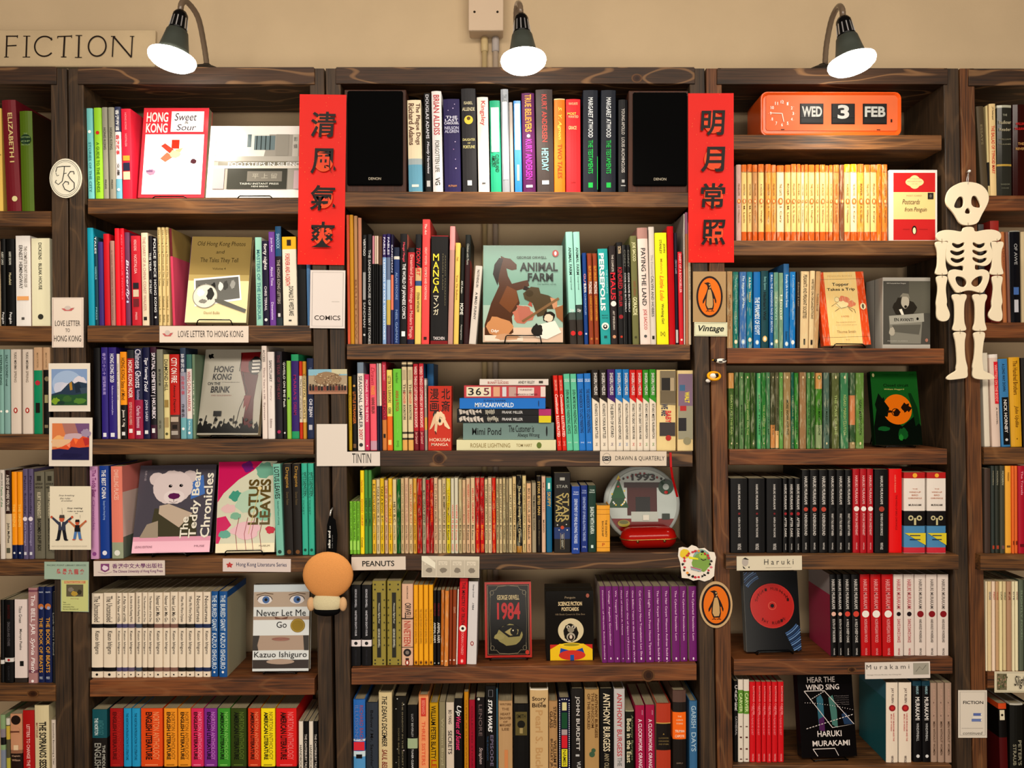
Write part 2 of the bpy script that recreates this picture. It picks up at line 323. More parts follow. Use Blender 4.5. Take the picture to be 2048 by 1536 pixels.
def book(name, root, W, H, dep, items, base, hard=False, kind='p', rr=None):
    """one upright book: spine at y=0 facing -y, bottom left front corner at the root's origin; v counts metres from the bottom"""
    bands = [(a, b, h) for t, a, b, h in [i for i in items if i[0] == 'b']]
    sides = [(a, b, h) for t, a, b, h in [i for i in items if i[0] == 'S']]
    lv = sorted({0.0, H} | {min(max(v, 0), H) for _, a, b, h in [i for i in items if i[0] in 'bS'] for v in (a, b)})
    lv = [v for i, v in enumerate(lv) if i == 0 or v - lv[i - 1] > 1e-5]
    t = .0022 if hard else .0005; t = min(t, W * .12); r = min(.0022 if hard else .0009, W * .12); bv = min(.0012, W * .2)
    out = [(0, dep), (0, bv), (bv * .35, bv * .35), (bv, 0)] + [(W * q, -r * math.sin(math.pi * q)) for q in (.3, .5, .7)] + [(W - bv, 0), (W - bv * .35, bv * .35), (W, bv), (W, dep)]
    inn = [(W - t, dep), (W - t, t + .001), (t, t + .001), (t, dep)]
    ol = out + inn; n = len(ol); mb = MB(); nv = len(lv)
    vs = [(x, y, z) for z in lv for x, y in ol]
    def colr(z, side):
        h = base
        for a, b, c in bands:
            if a <= z <= b: h = c
        if side:
            for a, b, c in sides:
                if a <= z <= b: h = c
        return h
    for l in range(nv - 1):
        zc = (lv[l] + lv[l + 1]) / 2
        for side in (0, 1, 2):
            ks = [0] if side == 1 else ([9] if side == 2 else [k for k in range(n) if k not in (0, 9)])
            base_n = len(mb.v)
            m = mat(colr(zc, side), kind)
            for k in ks:
                q = [vs[l * n + k], vs[l * n + (k + 1) % n], vs[(l + 1) * n + (k + 1) % n], vs[(l + 1) * n + k]]
                mb.add(q, [(0, 1, 2, 3)], m)
    for z, zz in ((lv[0], 0), (lv[-1], 1)):
        q = [(x, y, z) for x, y in ol]; c = mat(colr(z + (1e-4 if not zz else -1e-4), 0), kind)
        # caps split into spine strip and two boards
        idx = [list(range(1, 10)) + [11 + 0, 11 + 1], [0, 1, 12, 13], [9, 10, 11 - 0, 11]]
        mb.add(q, [(1, 2, 3, 4, 5, 6, 7, 8, 9, 12, 13) if False else (1, 2, 3, 4, 5, 6, 7, 8, 9, 12, 13), (0, 1, 13, 14), (9, 10, 11, 12)], c)
    co = mb.build('cover', root)
    ins = .003 if hard else .0004
    pg = MB(); pg.box(t + .0001, W - t - .0001, t + .0016, dep - (.003 if hard else .0006), ins if hard else .0002, H - ins, mat('B8AC90', 't')); pg.build('page_block', root)
    a = Art(0, 0, W, 1, -r - .0004, kind)
    for it in items:
        k = it[0]
        if k == 't': a.text(it[4], .5 + it[6] - it[5] / 2, .5 + it[6] + it[5] / 2, it[1], it[2], it[3], 90, bold=it[7], shear=it[8])
        elif k == 'h': a.text(it[4], .5 + it[6] - it[5] / 2, .5 + it[6] + it[5] / 2, it[1], it[2], it[3], 0, bold=it[7])
        elif k == 'k':
            n_ = len(it[4])
            for q, ch in enumerate(it[4]):
                st = (it[1] - it[2]) / n_ if False else (it[2] - it[1]) / n_
                if ch != ' ': a.text(ch, .5 + it[6] - it[5] / 2, .5 + it[6] + it[5] / 2, it[2] - (q + 1) * st + st * .12, it[2] - q * st, it[3], 0, bold=it[7])
        elif k == 'r': a.rect(.5 + it[5] - it[4] / 2, .5 + it[5] + it[4] / 2, it[1], it[2], it[3])
        elif k == 'o': a.ell(.5 + it[5], it[1], it[4] / 2, it[4] * W / 2, it[3], 18)
        elif k == 'g': a.poly([(0, it[2]), (1, it[1]), (1, it[2])], it[3])
        elif k == 'q': a.frame(.5 - it[4] / 2, .5 + it[4] / 2, it[1], it[2], .0007, it[3])
        elif k == 'n':            # small bird badge: oval with a bird in it
            a.ell(.5, it[1], it[4] / 2, it[4] * W * .68, it[3], 20); a.ell(.5, it[1], it[4] * .22, it[4] * W * .4, it[5] if isinstance(it[5], str) else 'f0e8e0', 12)
    a.build('spine_print', root)
    return co
GR = {}
def row(key, k, data, dy=.012, group=None):
    """k: default lean (top shifted left per unit of height)"""
    lines = [l.strip() for l in data.strip().split('\n') if l.strip()]
    lines = [l for l in lines if float(l.split()[1]) > -1 and float(l.split()[0]) < 2049]
    n = len(lines); rown = '%s %s shelf' % (ROWN[key[0]], ORDS[key[1]])
    q0, k0 = PO[key[0]][0]; yb0 = pypx(key, q0)
    prev = (X(q0 + k0 * (yb0 - 137)), -k0, 9.0)      # right edge: x at the shelf, dx per height, height
    for i, l in enumerate(lines):
        parts = [p.strip() for p in l.split(';')]
        head = parts[0].split(); x0, x1, top = map(float, head[:3]); base = head[3]
        lean, off, dep, hard, kind, look, mod = k, dy, None, False, 'p', None, None
        raw = []
        for p in parts[1:]:
            c, _, rest = p.partition(' ')
            if c == 'L': lean = float(rest)
            elif c == 'Y': off = float(rest)
            elif c == 'D': dep = float(rest)
            elif c == 'H': hard = True
            elif c == 'W': kind = 'w'
            elif c == 'G': kind = 'g'
            elif c == 'a': look = rest
            elif c: raw.append((c, rest))
        off += random.uniform(-.002, .003)
        if x1 < -1 or x0 > 2049: continue
        yb = pypx(key, (x0 + x1) / 2); sc_ = S * (CD + off) / CD
        Wd = (x1 - x0) * sc_ - .0005; zb = max(shz(key, X(x0, off)), shz(key, X(x1, off)))
        xbl = x0 + lean * (yb - top)
        H = Z(top, off) - zb
        if dep is None: dep = min(.158, max(.09, H * .64))
        def v(y): return min(max(Z(float(y), off) - zb, 0), H)
        items = []
        ntext = None
        for c, rest in raw:
            f = rest.split(' ')
            cc, *mods = c.split(':'); wd = float(mods[0]) if mods and mods[0] else None; dx = float(mods[1]) if len(mods) > 1 and mods[1] else 0.0
            st = mods[2] if len(mods) > 2 else ''
            bold = .03 if 'b' in st else (0.012 if cc in 'thk' else 0); shear = .25 if 'i' in st else 0
            if cc in ('b', 'S', 'g'): items.append((cc, v(f[1]), v(f[0]), f[2]))
            elif cc in ('t', 'h', 'k'):
                tx = ' '.join(f[3:]); wdd = wd if wd else (.5 if cc == 't' else .8)
                if ntext is None: ntext = f[2]
                items.append((cc, v(f[1]), v(f[0]), f[2], tx, wdd, dx, bold, shear))
            elif cc == 'r': items.append(('r', v(f[1]), v(f[0]), f[2], wd or .8, dx))
            elif cc == 'q': items.append(('q', v(f[1]), v(f[0]), f[2], wd or .9, dx))
            elif cc == 'o': items.append(('o', v(f[0]), 0, f[1], wd or .5, dx))
            elif cc == 'n': items.append(('n', v(f[0]), 0, f[1], wd or .6, f[2] if len(f) > 2 else 'f0e8e0'))
        if look is None:
            wpx = x1 - x0; th = 'thin ' if wpx < 9 else ('' if wpx < 17 else ('thick ' if wpx < 28 else 'very thick '))
            look = th + cname(base) + (' hardback' if hard else ' paperback')
            tallest = [b for b in items if b[0] == 'b']
            if tallest and cname(tallest[0][3]) != cname(base): look += ' with ' + cname(tallest[0][3]) + ' band'
            elif ntext: look += ' with ' + cname(ntext) + ' lettering'
        o_ = ('%s from left' % ORD[i + 1]) if i + 1 <= (n + 1) // 2 else (('%s from right' % ORD[n - i]) if n - i > 1 else 'rightmost')
        if i == 0: o_ = 'leftmost'
        lab = '%s, %s, %s' % (look, o_, rown)
        if len(lab.split()) > 16: lab = lab.replace('very thick', 'thick')
        xl = X(xbl, off) + .00025; hh = min(H, prev[2])
        gap = min(xl - prev[0], (xl - lean * hh) - (prev[0] + prev[1] * hh)) if dep > .02 and off < .05 else 1
        if gap < .0003: xl += .0003 - gap; Wd = max(.0022, Wd - (.0003 - gap))
        if i == n - 1 and off < .05:
            q1, k1 = PO[key[0]][1]; xr = X(q1 + k1 * (yb - 137)); e = min(xr - (xl + Wd), (xr - k1 * H) - (xl + Wd - lean * H)) - .0006
            if e < 0: Wd += e
        if off < .05: prev = (xl + Wd / math.cos(math.atan(lean)) + .0002, -lean, H)
        ang = -math.atan(lean); lift = max(0, Wd * math.sin(ang))
        kindn = 'hardback_book' if hard else ('comic_book' if key in (('M', 2), ('M', 3), ('M', 4)) else ('textbook' if key == ('L', 6) else 'paperback_book'))
        root = thing(kindn, lab, {'comic_book': 'comic book'}.get(kindn, kindn.split('_')[0]), (xl, off, zb + lift + .0003), (0, ang, 0), group or 'books on the %s' % rown)
        book('book', root, Wd, H, dep, items, base, hard, kind)
# ---------------------------------------------------------------- left bay
row(('L', 1), .022, '''
171 185 217 7cc0c0; o 264 f0f0ee; t:.4 285 385 3f8088 STORIES OF THE CITY; a pale turquoise paperback with white dot
187 202 216 9ccc3c; o 266 c83030; t:.4 285 385 4c7a20 A GUIDE TO THE ISLANDS; a lime green paperback with red dot
202.5 214.5 215 9a978a; t:.45 256 300 55554c HONG KONG; t:.3 360 378 55554c PRESS
215.5 227.5 215 9a978a; t:.45 256 300 55554c HONG KONG; t:.3 360 378 55554c PRESS
228.5 240.5 214 e8e0e0; b 214 264 3a4060; b 358 398 7fb8cc; t:.6 220 262 e8e8e8 香港街道; t:.6 270 310 c82030 香港故事; t:.5 326 352 303030 文庫; o 380 f0f0f0; a white paperback with navy top and blue foot
241.5 261 218 d8304a; t:.2 226 260 f0a0a8 HONG KONG; t:.2 268 294 f0a0a8 NOSTALGIA; r:.7 312 322 c8a040; r:.7 326 342 30304c; r:.7 344 360 d8c8a8; a thick red paperback with small photo patches
''')
row(('L', 2), .018, '''
172 186 456 20a0b8; S 456 650 20a0b8
186.5 194.5 474 24505e; t:.5 474 508 e0e8e8 TALES; t:.5 534 560 90c0c8 HARBOUR; t:.4 615 640 90c0c8 PRESS
195 205 484 4a3a80
206 218 468 c82030
219 228 482 b08a80; t:.3 500 640 906860 A WALK THROUGH THE OLD TOWN
228.5 238 457 f02838
238.5 247.5 457 e02038; t:.3 470 600 f08090 RED HARBOUR NOVELS
248 258.5 465 7a4a6a; t:.7::i 520 600 e8e0f0 Butterfly; o 604 c8d0f0; a plum paperback with silvery script lettering
261 280 472 c83040; t:.3 480 502 f0c0c0 HONG KONG; t:.3 510 548 f0c0c0 NOSTALGIA; r:.6 566 578 303038; r:.6 580 594 d8c8b0; r:.6 598 614 7a3038; t:.2 625 640 f0c0c0 PRESS
281.5 295 466 e8d8c0; t:.45 474 622 c09a90 THE DIARY OF A CHINA COAST WALKER; r:.5 634 641 303030; a cream paperback with faded pink lettering
296 304 472 201c24; t:.5 506 543 e0e0e0 THE YEAR; t:.5 560 588 e0e0e0 OF THE RAT
305 313.5 476 26222c; t:.6 478 555 e0e0e0 POLICE SINCE; t:.6 560 625 e0e0e0 HONG KONG; o 635 e0e0e0
314 321 455 e0cc98; t:.6 460 572 6a5830 Old Hong Kong Photos and The Tales; t:.5 592 620 6a5830 Volume 3; t:.4 630 645 6a5830 Bellis; a slim cream photo book, number three of its set
322 329 455 e0cc98; t:.6 460 572 6a5830 Old Hong Kong Photos and The Tales; t:.5 592 620 6a5830 Volume 2; t:.4 630 645 6a5830 Bellis; a slim cream photo book, number two of its set
329.5 336.5 455 e0cc98; t:.6 460 572 6a5830 Old Hong Kong Photos and The Tales; t:.5 592 620 6a5830 Volume 1; t:.4 630 645 6a5830 Bellis; a slim cream photo book, number one of its set
337.5 343 457 6a1c28; b 513 652 d85070; S 457 513 b09860; S 513 652 e06080; D .145; L .04; a maroon and pink paperback with tan cover side
509.5 523 475 9fd0c0; t:.5 500 640 4a8890 MASTERS OF THE HARBOUR; S 475 650 e8e4dc; L .018
523.5 536 482 241c3c; t:.7 488 540 f0e8e8 forty nights; t:.4 573 622 e0d8e0 CHRIS TERRAIL; o 640 e0e0e0
536.5 549 464 7a4aa0; t:.4 476 504 e0d0f0 Joan Ryan; t:.4 534 572 e0d0f0 About Time; t:.4 605 640 e0d0f0 Dimensions
549.5 562 453 2a2026; b 453 513 265a80; t:.5 468 498 a8c8d8 SHADOCK; t:.5 520 608 b8b0a8 THE HONG KONG LETTERS; r:.4 627 634 d0d0d0; b 636 652 304048; S 453 652 141416; a dark paperback with blue top, letters book
563.5 592 474 e8e0d0; b 474 499 f0b820; r:.3 480 492 302010; t:.32:-.12 508 572 d03038 FOREVER AND A DEATH; t:.32:.1 573 632 202020 DONALD E. WESTLAKE; r:.2 640 643 404040; a thick white paperback with yellow top
593 611 474 0c0c10
611.5 619.5 474 5a80a8
''', dy=.012)
row(('L', 3), .012, '''
186 200 696 100e12; D .1
201.5 215 695 3f3088; t:.5 706 790 b8a8e0 香港二十二十 回顧與未來; r:.5 866 874 e0e0e8
216 232 695 3c2c84; t:.5 708 765 f0f0f8 HONG KONG 20/20; t:.28 772 830 c0b8e8 Reflections on a borrowed place; r:.5 866 874 e0e0e8
232.5 238.5 708 e8e0d0; t:.5 728 800 807870 Hong Kong without us
239.5 252.5 704 1c1814; b 704 810 f0a020; t:.6 716 800 6a4010 HONG KONG State of Mind; t:.5 820 854 f0e8e0 Jason Y. Ng; r:.5 864 871 e0e0e0; a mustard paperback with black foot
253.5 267.5 700 b82838; b 700 717 33363a; t:.6 721 796 f0e8e0 HONG KONG NOIR; t:.4 805 850 e0b0a8 EDITED BY NG & BLUMBERG; r:.5 858 866 e8e0e0
268 284 697 a02850; b 697 800 2e3050; t:.75 699 776 e0dce8 Chinese Ghosts; t:.4 780 800 b0a8c8 Revisited; t:.5 812 856 e0c0d0 Charles Emmons; r:.5 862 870 e8e0e0; a navy and crimson paperback with tall pale lettering
285 298.5 695 20224c; t:.6::i 716 760 f0f0f8 Tiger Yearning; t:.5::i 762 784 f0f0f8 Told; t:.5 800 842 d0d0e0 JOHN SAEKI; r:.5 861 868 e0e0e0
299.5 312 694 4a2038; b 706 850 201c24; t:.75 706 838 f0e8f0 SPATIAL CEMETERY | HKURBEX; r:.5 857 866 e0e0e0
312.5 325.5 699 8c8c7c; t:.35 738 772 404038 香港的故事; t:.35 840 858 404038 文化
326.5 338 709 d8cc98; t:.65 719 782 30302c DIAMOND HILL; r:.7 800 815 a08850; r:.7 835 855 b09c70; o 868 606040
338.5 358 709 c02820; t:.6 716 766 f0ece8 CITY ON FIRE; t:.3 770 825 401010 Antony Dapiran; b 830 878 5a4c44; r:.8 834 844 c0b0a0; r:.5 850 858 28201c; r:.7 862 870 b0a8a0; a thick red paperback with white CITY ON FIRE
359.5 371 696 a0a0b0; D .07; b 696 745 3c4c64; b 836 878 7ab0b8; t:.6 708 745 d8d8e0 詠春武者; t:.6 752 790 c06070 武者故事; t:.5 808 834 303038 作者名; o 858 e8e8e8
372 383 709 e0d8d3; D .07; b 709 738 4c7a74; b 838 878 70a8b8; t:.6 743 823 c05060 WING CHUN WARRIOR; t:.4 842 860 e0f0f0 Ken Ing; o 866 e8e8e8
383.5 389.5 709 7a9078; D .07; t:.4 760 830 e0e0d0 TRUE TALES
393.5 403 718 2c2420; Y .1; D .06; S 718 740 8a6040; S 740 840 c85818; S 840 878 40302c; a thin charcoal paperback with orange cover side
522.5 533 692 e4d8d0; t:.5 700 724 504848 ACCESS; t:.4 735 800 907878 Thirty Years in HK; t:.4 805 840 907878 Symon
534 548 704 e4dcd8; t:.4 721 764 605858 SANCTUARY; t:.3 772 802 b0a0a0 Poetry; t:.3 838 856 907878 Editions
549.5 564 703 28202a; t:.4 710 750 7a3848 THE YEAR; t:.4 755 800 7a3848 OF THE RAT; o 864 b03060
564.5 572 722 1c1c1c; t:.6 725 815 d8d8d0 GWEILO ON THE Peak; r:.5 780 783 d0d0d0; o 866 e0e0e0
572.5 581 722 9cc858; o 797 404840
581.5 597 709 2ea070; b 722 863 402878; t:.4 750 800 a03070 MARIA'S; t:.4 805 830 a03070 DREAM; a green paperback with purple panel
597.5 604 723 d8ccb8; b 723 752 c84020; b 845 880 c84020; t:.6 758 838 605848 The Painter of Hong Kong
604.5 611.5 723 e0cc98; b 723 752 c89838; b 845 880 c89838; t:.6 748 838 605848 ORIENTAL SHORTS
613 627 717 26345a; t:.4 735 780 8090b0 The Last Quarter; t:.6 798 834 e8e8f0 CHI ZIJIAN; r:.5 850 860 c0c0c8
''')
row(('L', 4), .015, '''
178.5 195 933 c89ac0; t:.65 940 995 8a3a80 The Teddy Bear; t:.3 1000 1060 a068a0 Chronicles; o 1108 905090; D .13
198 217 932 1f4a9a; t:.45 940 998 f0f0f0 THE BEST CHINA; t:.28 1002 1040 a0b8e0 Essays from Hong Kong; o 1106 e0e0e8; D .14
221 244 933 e08a78; t:.4 940 1000 f0c8b8 DWELLING PLACES; o 1106 e0e0d8; b 1085 1120 a0a890; S 933 985 e08c84; S 985 1075 e8d0c8; S 1075 1120 7a8478; D .15; a very thick salmon paperback with grey-green foot
545 560.5 928 84c0b0; t:.65 934 998 1c2420 LOTUS LEAVES; t:.3 1002 1050 50887c Selected Poems of Leung; o 1104 305048; L .04
564.5 582 928 26201c; t:.5 935 976 b08c40 Dragons; t:.3 984 1010 706040 Shorter Fiction; o 1104 805830; L .03
583 600 928 26201c; t:.5 933 974 b08c40 Dragons; t:.3 984 1010 706040 Shorter Fiction; o 1104 805830; L .025
602 614 927 46b8a0; t:.45:.15 944 992 104840 WITTGENSTEIN; t:.3:-.2 944 1030 308878 A ONE-WAY TICKET; o 1100 105848
615 627 927 46b8a0; t:.45:.15 944 992 104840 WITTGENSTEIN; t:.3:-.2 944 1030 308878 A ONE-WAY TICKET; o 1100 105848
''')
def ishi(x0, x1, top, title, c, ys=(1190, 1248)):
    return '%g %g %g e6dac8; b 1248 1256 %s; b 1335 1343 %s; t:.5 1192 1244 605850 %s; t:.5 1262 1308 605850 Kazuo Ishiguro; o:.22 1349 202020' % (x0, x1, top, c, c, title)
row(('L', 5), 0.0, '\n'.join([
    ishi(182.3, 206, 1187, 'The Unconsoled', '141014') + '; a thick white paperback with black bands', ishi(207, 231.5, 1186, 'The Unconsoled', '141014') + '; a thick white paperback with black bands',
    ishi(232.8, 243.5, 1186, 'A Pale View of Hills', '5a5478'), ishi(244.2, 255, 1186, 'A Pale View of Hills', '5a5478'), ishi(256, 269, 1186, 'An Artist of the Floating World', '6a6078'),
    ishi(271.5, 283.5, 1185, 'An Artist of the Floating World', '505868'), ishi(284.5, 294.5, 1185, 'The Remains of the Day', '40342c'), ishi(295.2, 307, 1185, 'The Remains of the Day', '40342c'),
    ishi(308, 325, 1185, 'Never Let Me Go', '8a6a60'), ishi(326, 339.5, 1185, 'Never Let Me Go', '8a6a60'), ishi(340.5, 355.5, 1184, 'Never Let Me Go', '8a6a60'),
    ishi(356.5, 371.5, 1184, 'When We Were Orphans', '302c28'), ishi(372.5, 388.5, 1184, 'When We Were Orphans', '302c28'), ishi(389.5, 405, 1184, 'Nocturnes', '303c60'), ishi(406, 421, 1184, 'Nocturnes', '303c60'),
    '422.5 436 1183 1f5f9c; t:.7 1190 1262 d8e4ec THE BURIED GIANT; t:.7 1266 1338 d8e4ec KAZUO ISHIGURO; o:.3 1344 e8e8e8',
    '438 454.5 1183 1f5f9c; t:.6 1190 1262 d8e4ec THE BURIED GIANT; t:.6 1266 1338 d8e4ec KAZUO ISHIGURO; o:.3 1344 e8e8e8; S 1183 1196 1f5f9c; S 1196 1360 b8b49c']))
def nor(x0, x1, c, s, d, top=1417, n='NORTON ANTHOLOGY'):
    return '%g %g %g %s; t:.3:.22 1424 1519 %s %s; t:.3:-.12:b 1424 1519 %s %s LITERATURE; r:.6 1528.5 1530.5 %s; b 1533 1640 2c2420; D .15' % (x0, x1, top, c, s, n, d, 'ENGLISH' if 'e' in 'x' else '{}', s)
N1 = lambda *a: nor(*a).format('ENGLISH'); N2 = lambda *a: nor(*a).format('AMERICAN')
row(('L', 6), .004, '\n'.join([
    '184 214 1419 24201e; b 1419 1476 1f5f68; t:.25:-.2 1436 1470 d8e8e8 THE NORTON; t:.4:.1 1440 1470 4a8a90 ANTHOLOGY; t:.45:-.1 1486 1620 a8a8a0 ENGLISH LITERATURE; t:.2:.3 1490 1560 c0c0b8 THE MIDDLE AGES; D .15; a very thick black paperback with teal top',
    N1(219.5, 246, 'a82020', 'c03830', '6a1010'), '247 262.5 1417 2ea0cc; t:.3 1426 1520 105878 THE NORTON INTRODUCTION TO LITERATURE; b 1533 1640 202830', '263.5 280 1417 2ea0cc; t:.3 1426 1520 105878 THE NORTON INTRODUCTION TO LITERATURE; b 1533 1640 202830',
    N1(281.5, 325, 'e05a20', 'f0a070', '401408'), N1(327.5, 354, 'eca030', 'a87018', '3a2408'), N1(355.5, 381, 'eca030', 'a87018', '3a2408'), N1(382, 407, 'd83868', 'f090b0', '400818'), N1(408, 434, '8a3a98', 'c888d0', '280830'),
    N2(435, 460, '4a9a38', '90d070', '102808'), N2(461, 492.5, '3f5018', '6a8038', '141c04'), N2(495.5, 520.5, 'cc4420', 'f09068', '380c04'), N2(521.5, 550, 'f4e020', 'a89818', '302c04'), N2(551.5, 593, 'dc2828', 'f08080', '400808'),
    '597 606 1443 e4dcd0; t:.5 1490 1540 302c28 HANDBOOK', '607 616.5 1443 100e10; t:.5 1468 1540 d0c8c0 THE CANTERBURY TALES', '617.5 626 1443 e4dcd0; t:.5 1490 1540 302c28 HANDBOOK', '627 635.5 1443 100e10; t:.5 1468 1540 d0c8c0 THE CANTERBURY TALES']))
# ---------------------------------------------------------------- middle bay
row(('M', 1), .018, '''
814 842 201 e8dcc0; b 318 384 70a8c0; b 318 330 a8b4b8; t:.4:.24 208 291 6a3a20 The Plague Dogs; t:.4:-.2 208 291 6a3a20 Richard Adams; r:.5 370 375 e8e8e0; H; a very thick cream hardback with blue landscape foot
847 861 187 0c0c10; t:.45 190 278 d8d8e0 DOUGLAS ADAMS; t:.45::i 284 348 d8d8e0 Mostly Harmless; r:.5 362 374 c0c0c0
862.5 882.5 183 e8e4e4; t:.6 191 271 c03840 BRIAN ALDISS; t:.45 282 345 70706c FORGOTTEN LIFE; t:.5 356 371 202020 VG; H
886 919 199 2c1f5c; h:.7 233 238 e0e0f0 THE; h:.8 239 244 e0e0f0 LAST; h:.9 245 250 e0e0f0 CAROUSEL; h:.85 254 260 c8c8e0 NELSON; h:.85 261 267 c8c8e0 ALGREN; h:.5 371 375 c89060 PUTNAM; o:.05:.2 210 e0d0f0; o:.05:-.2 222 e0d0f0; o:.06:.1 218 e0d0f0; o:.06:.2 285 e0d0f0; o:.08:.22 338 e8d0f0; o:.05:.2 320 e0d0f0; o:.05:.1 300 d0a0d0; H; a very thick navy blue hardback speckled with stars
921.5 951 178 2c2a2e; h:.6 204 210 d0c8a8 ISABEL; h:.85 216 223 d0c8a8 ALLENDE; o:.6 241 d8c850; o:.25 238 6a5020; h:.85 278 283 d0c890 DAUGHTER; h:.2 286 289 d0c890 OF; h:.8 292 298 d0c890 FORTUNE; r:.3 362 372 d8d8d8; H; a very thick charcoal hardback with yellow oval portrait
953.5 976 195 e8dcd4; t:.5 203 252 c04848 Kingsley; r:.3 366 369 606060; H
978.5 1000 202 2ca884; r:.75 216 305 d8e8e0; t:.35:-.2 312 335 103828 AMORY; t:.35:.15 310 345 103828 CLEVELAND; H; a thick green hardback with white panel
1001 1016.5 179 9a9ea6; r:.6 205 360 e0e0e4; t:.5 190 204 606870 TRUE; H; G
1017.5 1025 205 a8a09c
1026.5 1041.5 202 3a88cc; r:.7 208 300 d0e0f0; r:.3 330 362 b0d0a0; G
1042.5 1068.5 187 5c1858; t:.5 190 265 e8a030 TRUE BELIEVERS; o:.25 273 e8e0e8; t:.5 280 360 c038b0 KURT ANDERSEN; r:.5 371 376 e0d8e0; H; a thick purple hardback with orange and magenta lettering
1070.5 1105 180 4a403e; t:.3 190 285 b85048 KURT ANDERSEN; t:.38 298 343 90e0e0 HEYDAY; r:.4 362 370 d0d0d0; H; a very thick brown hardback with pale blue lettering
1107.5 1130 198 f08020; L .004; b 196 200 d8c8a0; t:.4::i 215 280 f0d060 S. Y. Agnon; t:.4 289 357 a05010 TWO TALES; H; a thick orange hardback with dark gold lettering
1131.5 1161 199 d83038; L .004; h:.6 206 211 f0c8a0 FAVOURITE; h:.6:-.1 226 231 f0e070 MOST; h:.7 232 237 f0c8a0 WANTED; h:.55:-.05 253 260 f0d8a0 GRACE; h:.3 364 367 601018 Luther; H; a very thick red hardback with small cream lettering
1166 1196 181 1c2434; L 0; t:.32 196 276 e4e8ec MARGARET ATWOOD; t:.32 281 348 20b858 THE TESTAMENTS; r:.3 366 376 20b858; r:.04:.46 314 380 20b858; H
1202 1232 181 1c2434; L 0; t:.32 196 276 e4e8ec MARGARET ATWOOD; t:.32 281 348 20b858 THE TESTAMENTS; r:.3 366 376 20b858; H
1236.5 1255.5 200 16161c; L 0; t:.35 218 270 c8c4c0 YOUNG APOLLO; t:.35 276 346 c8c4c0 LOUIS AUCHINCLOSS; r:.5 371 373 b0b0b0; r:.3 360 366 b0b0b0; H
''')
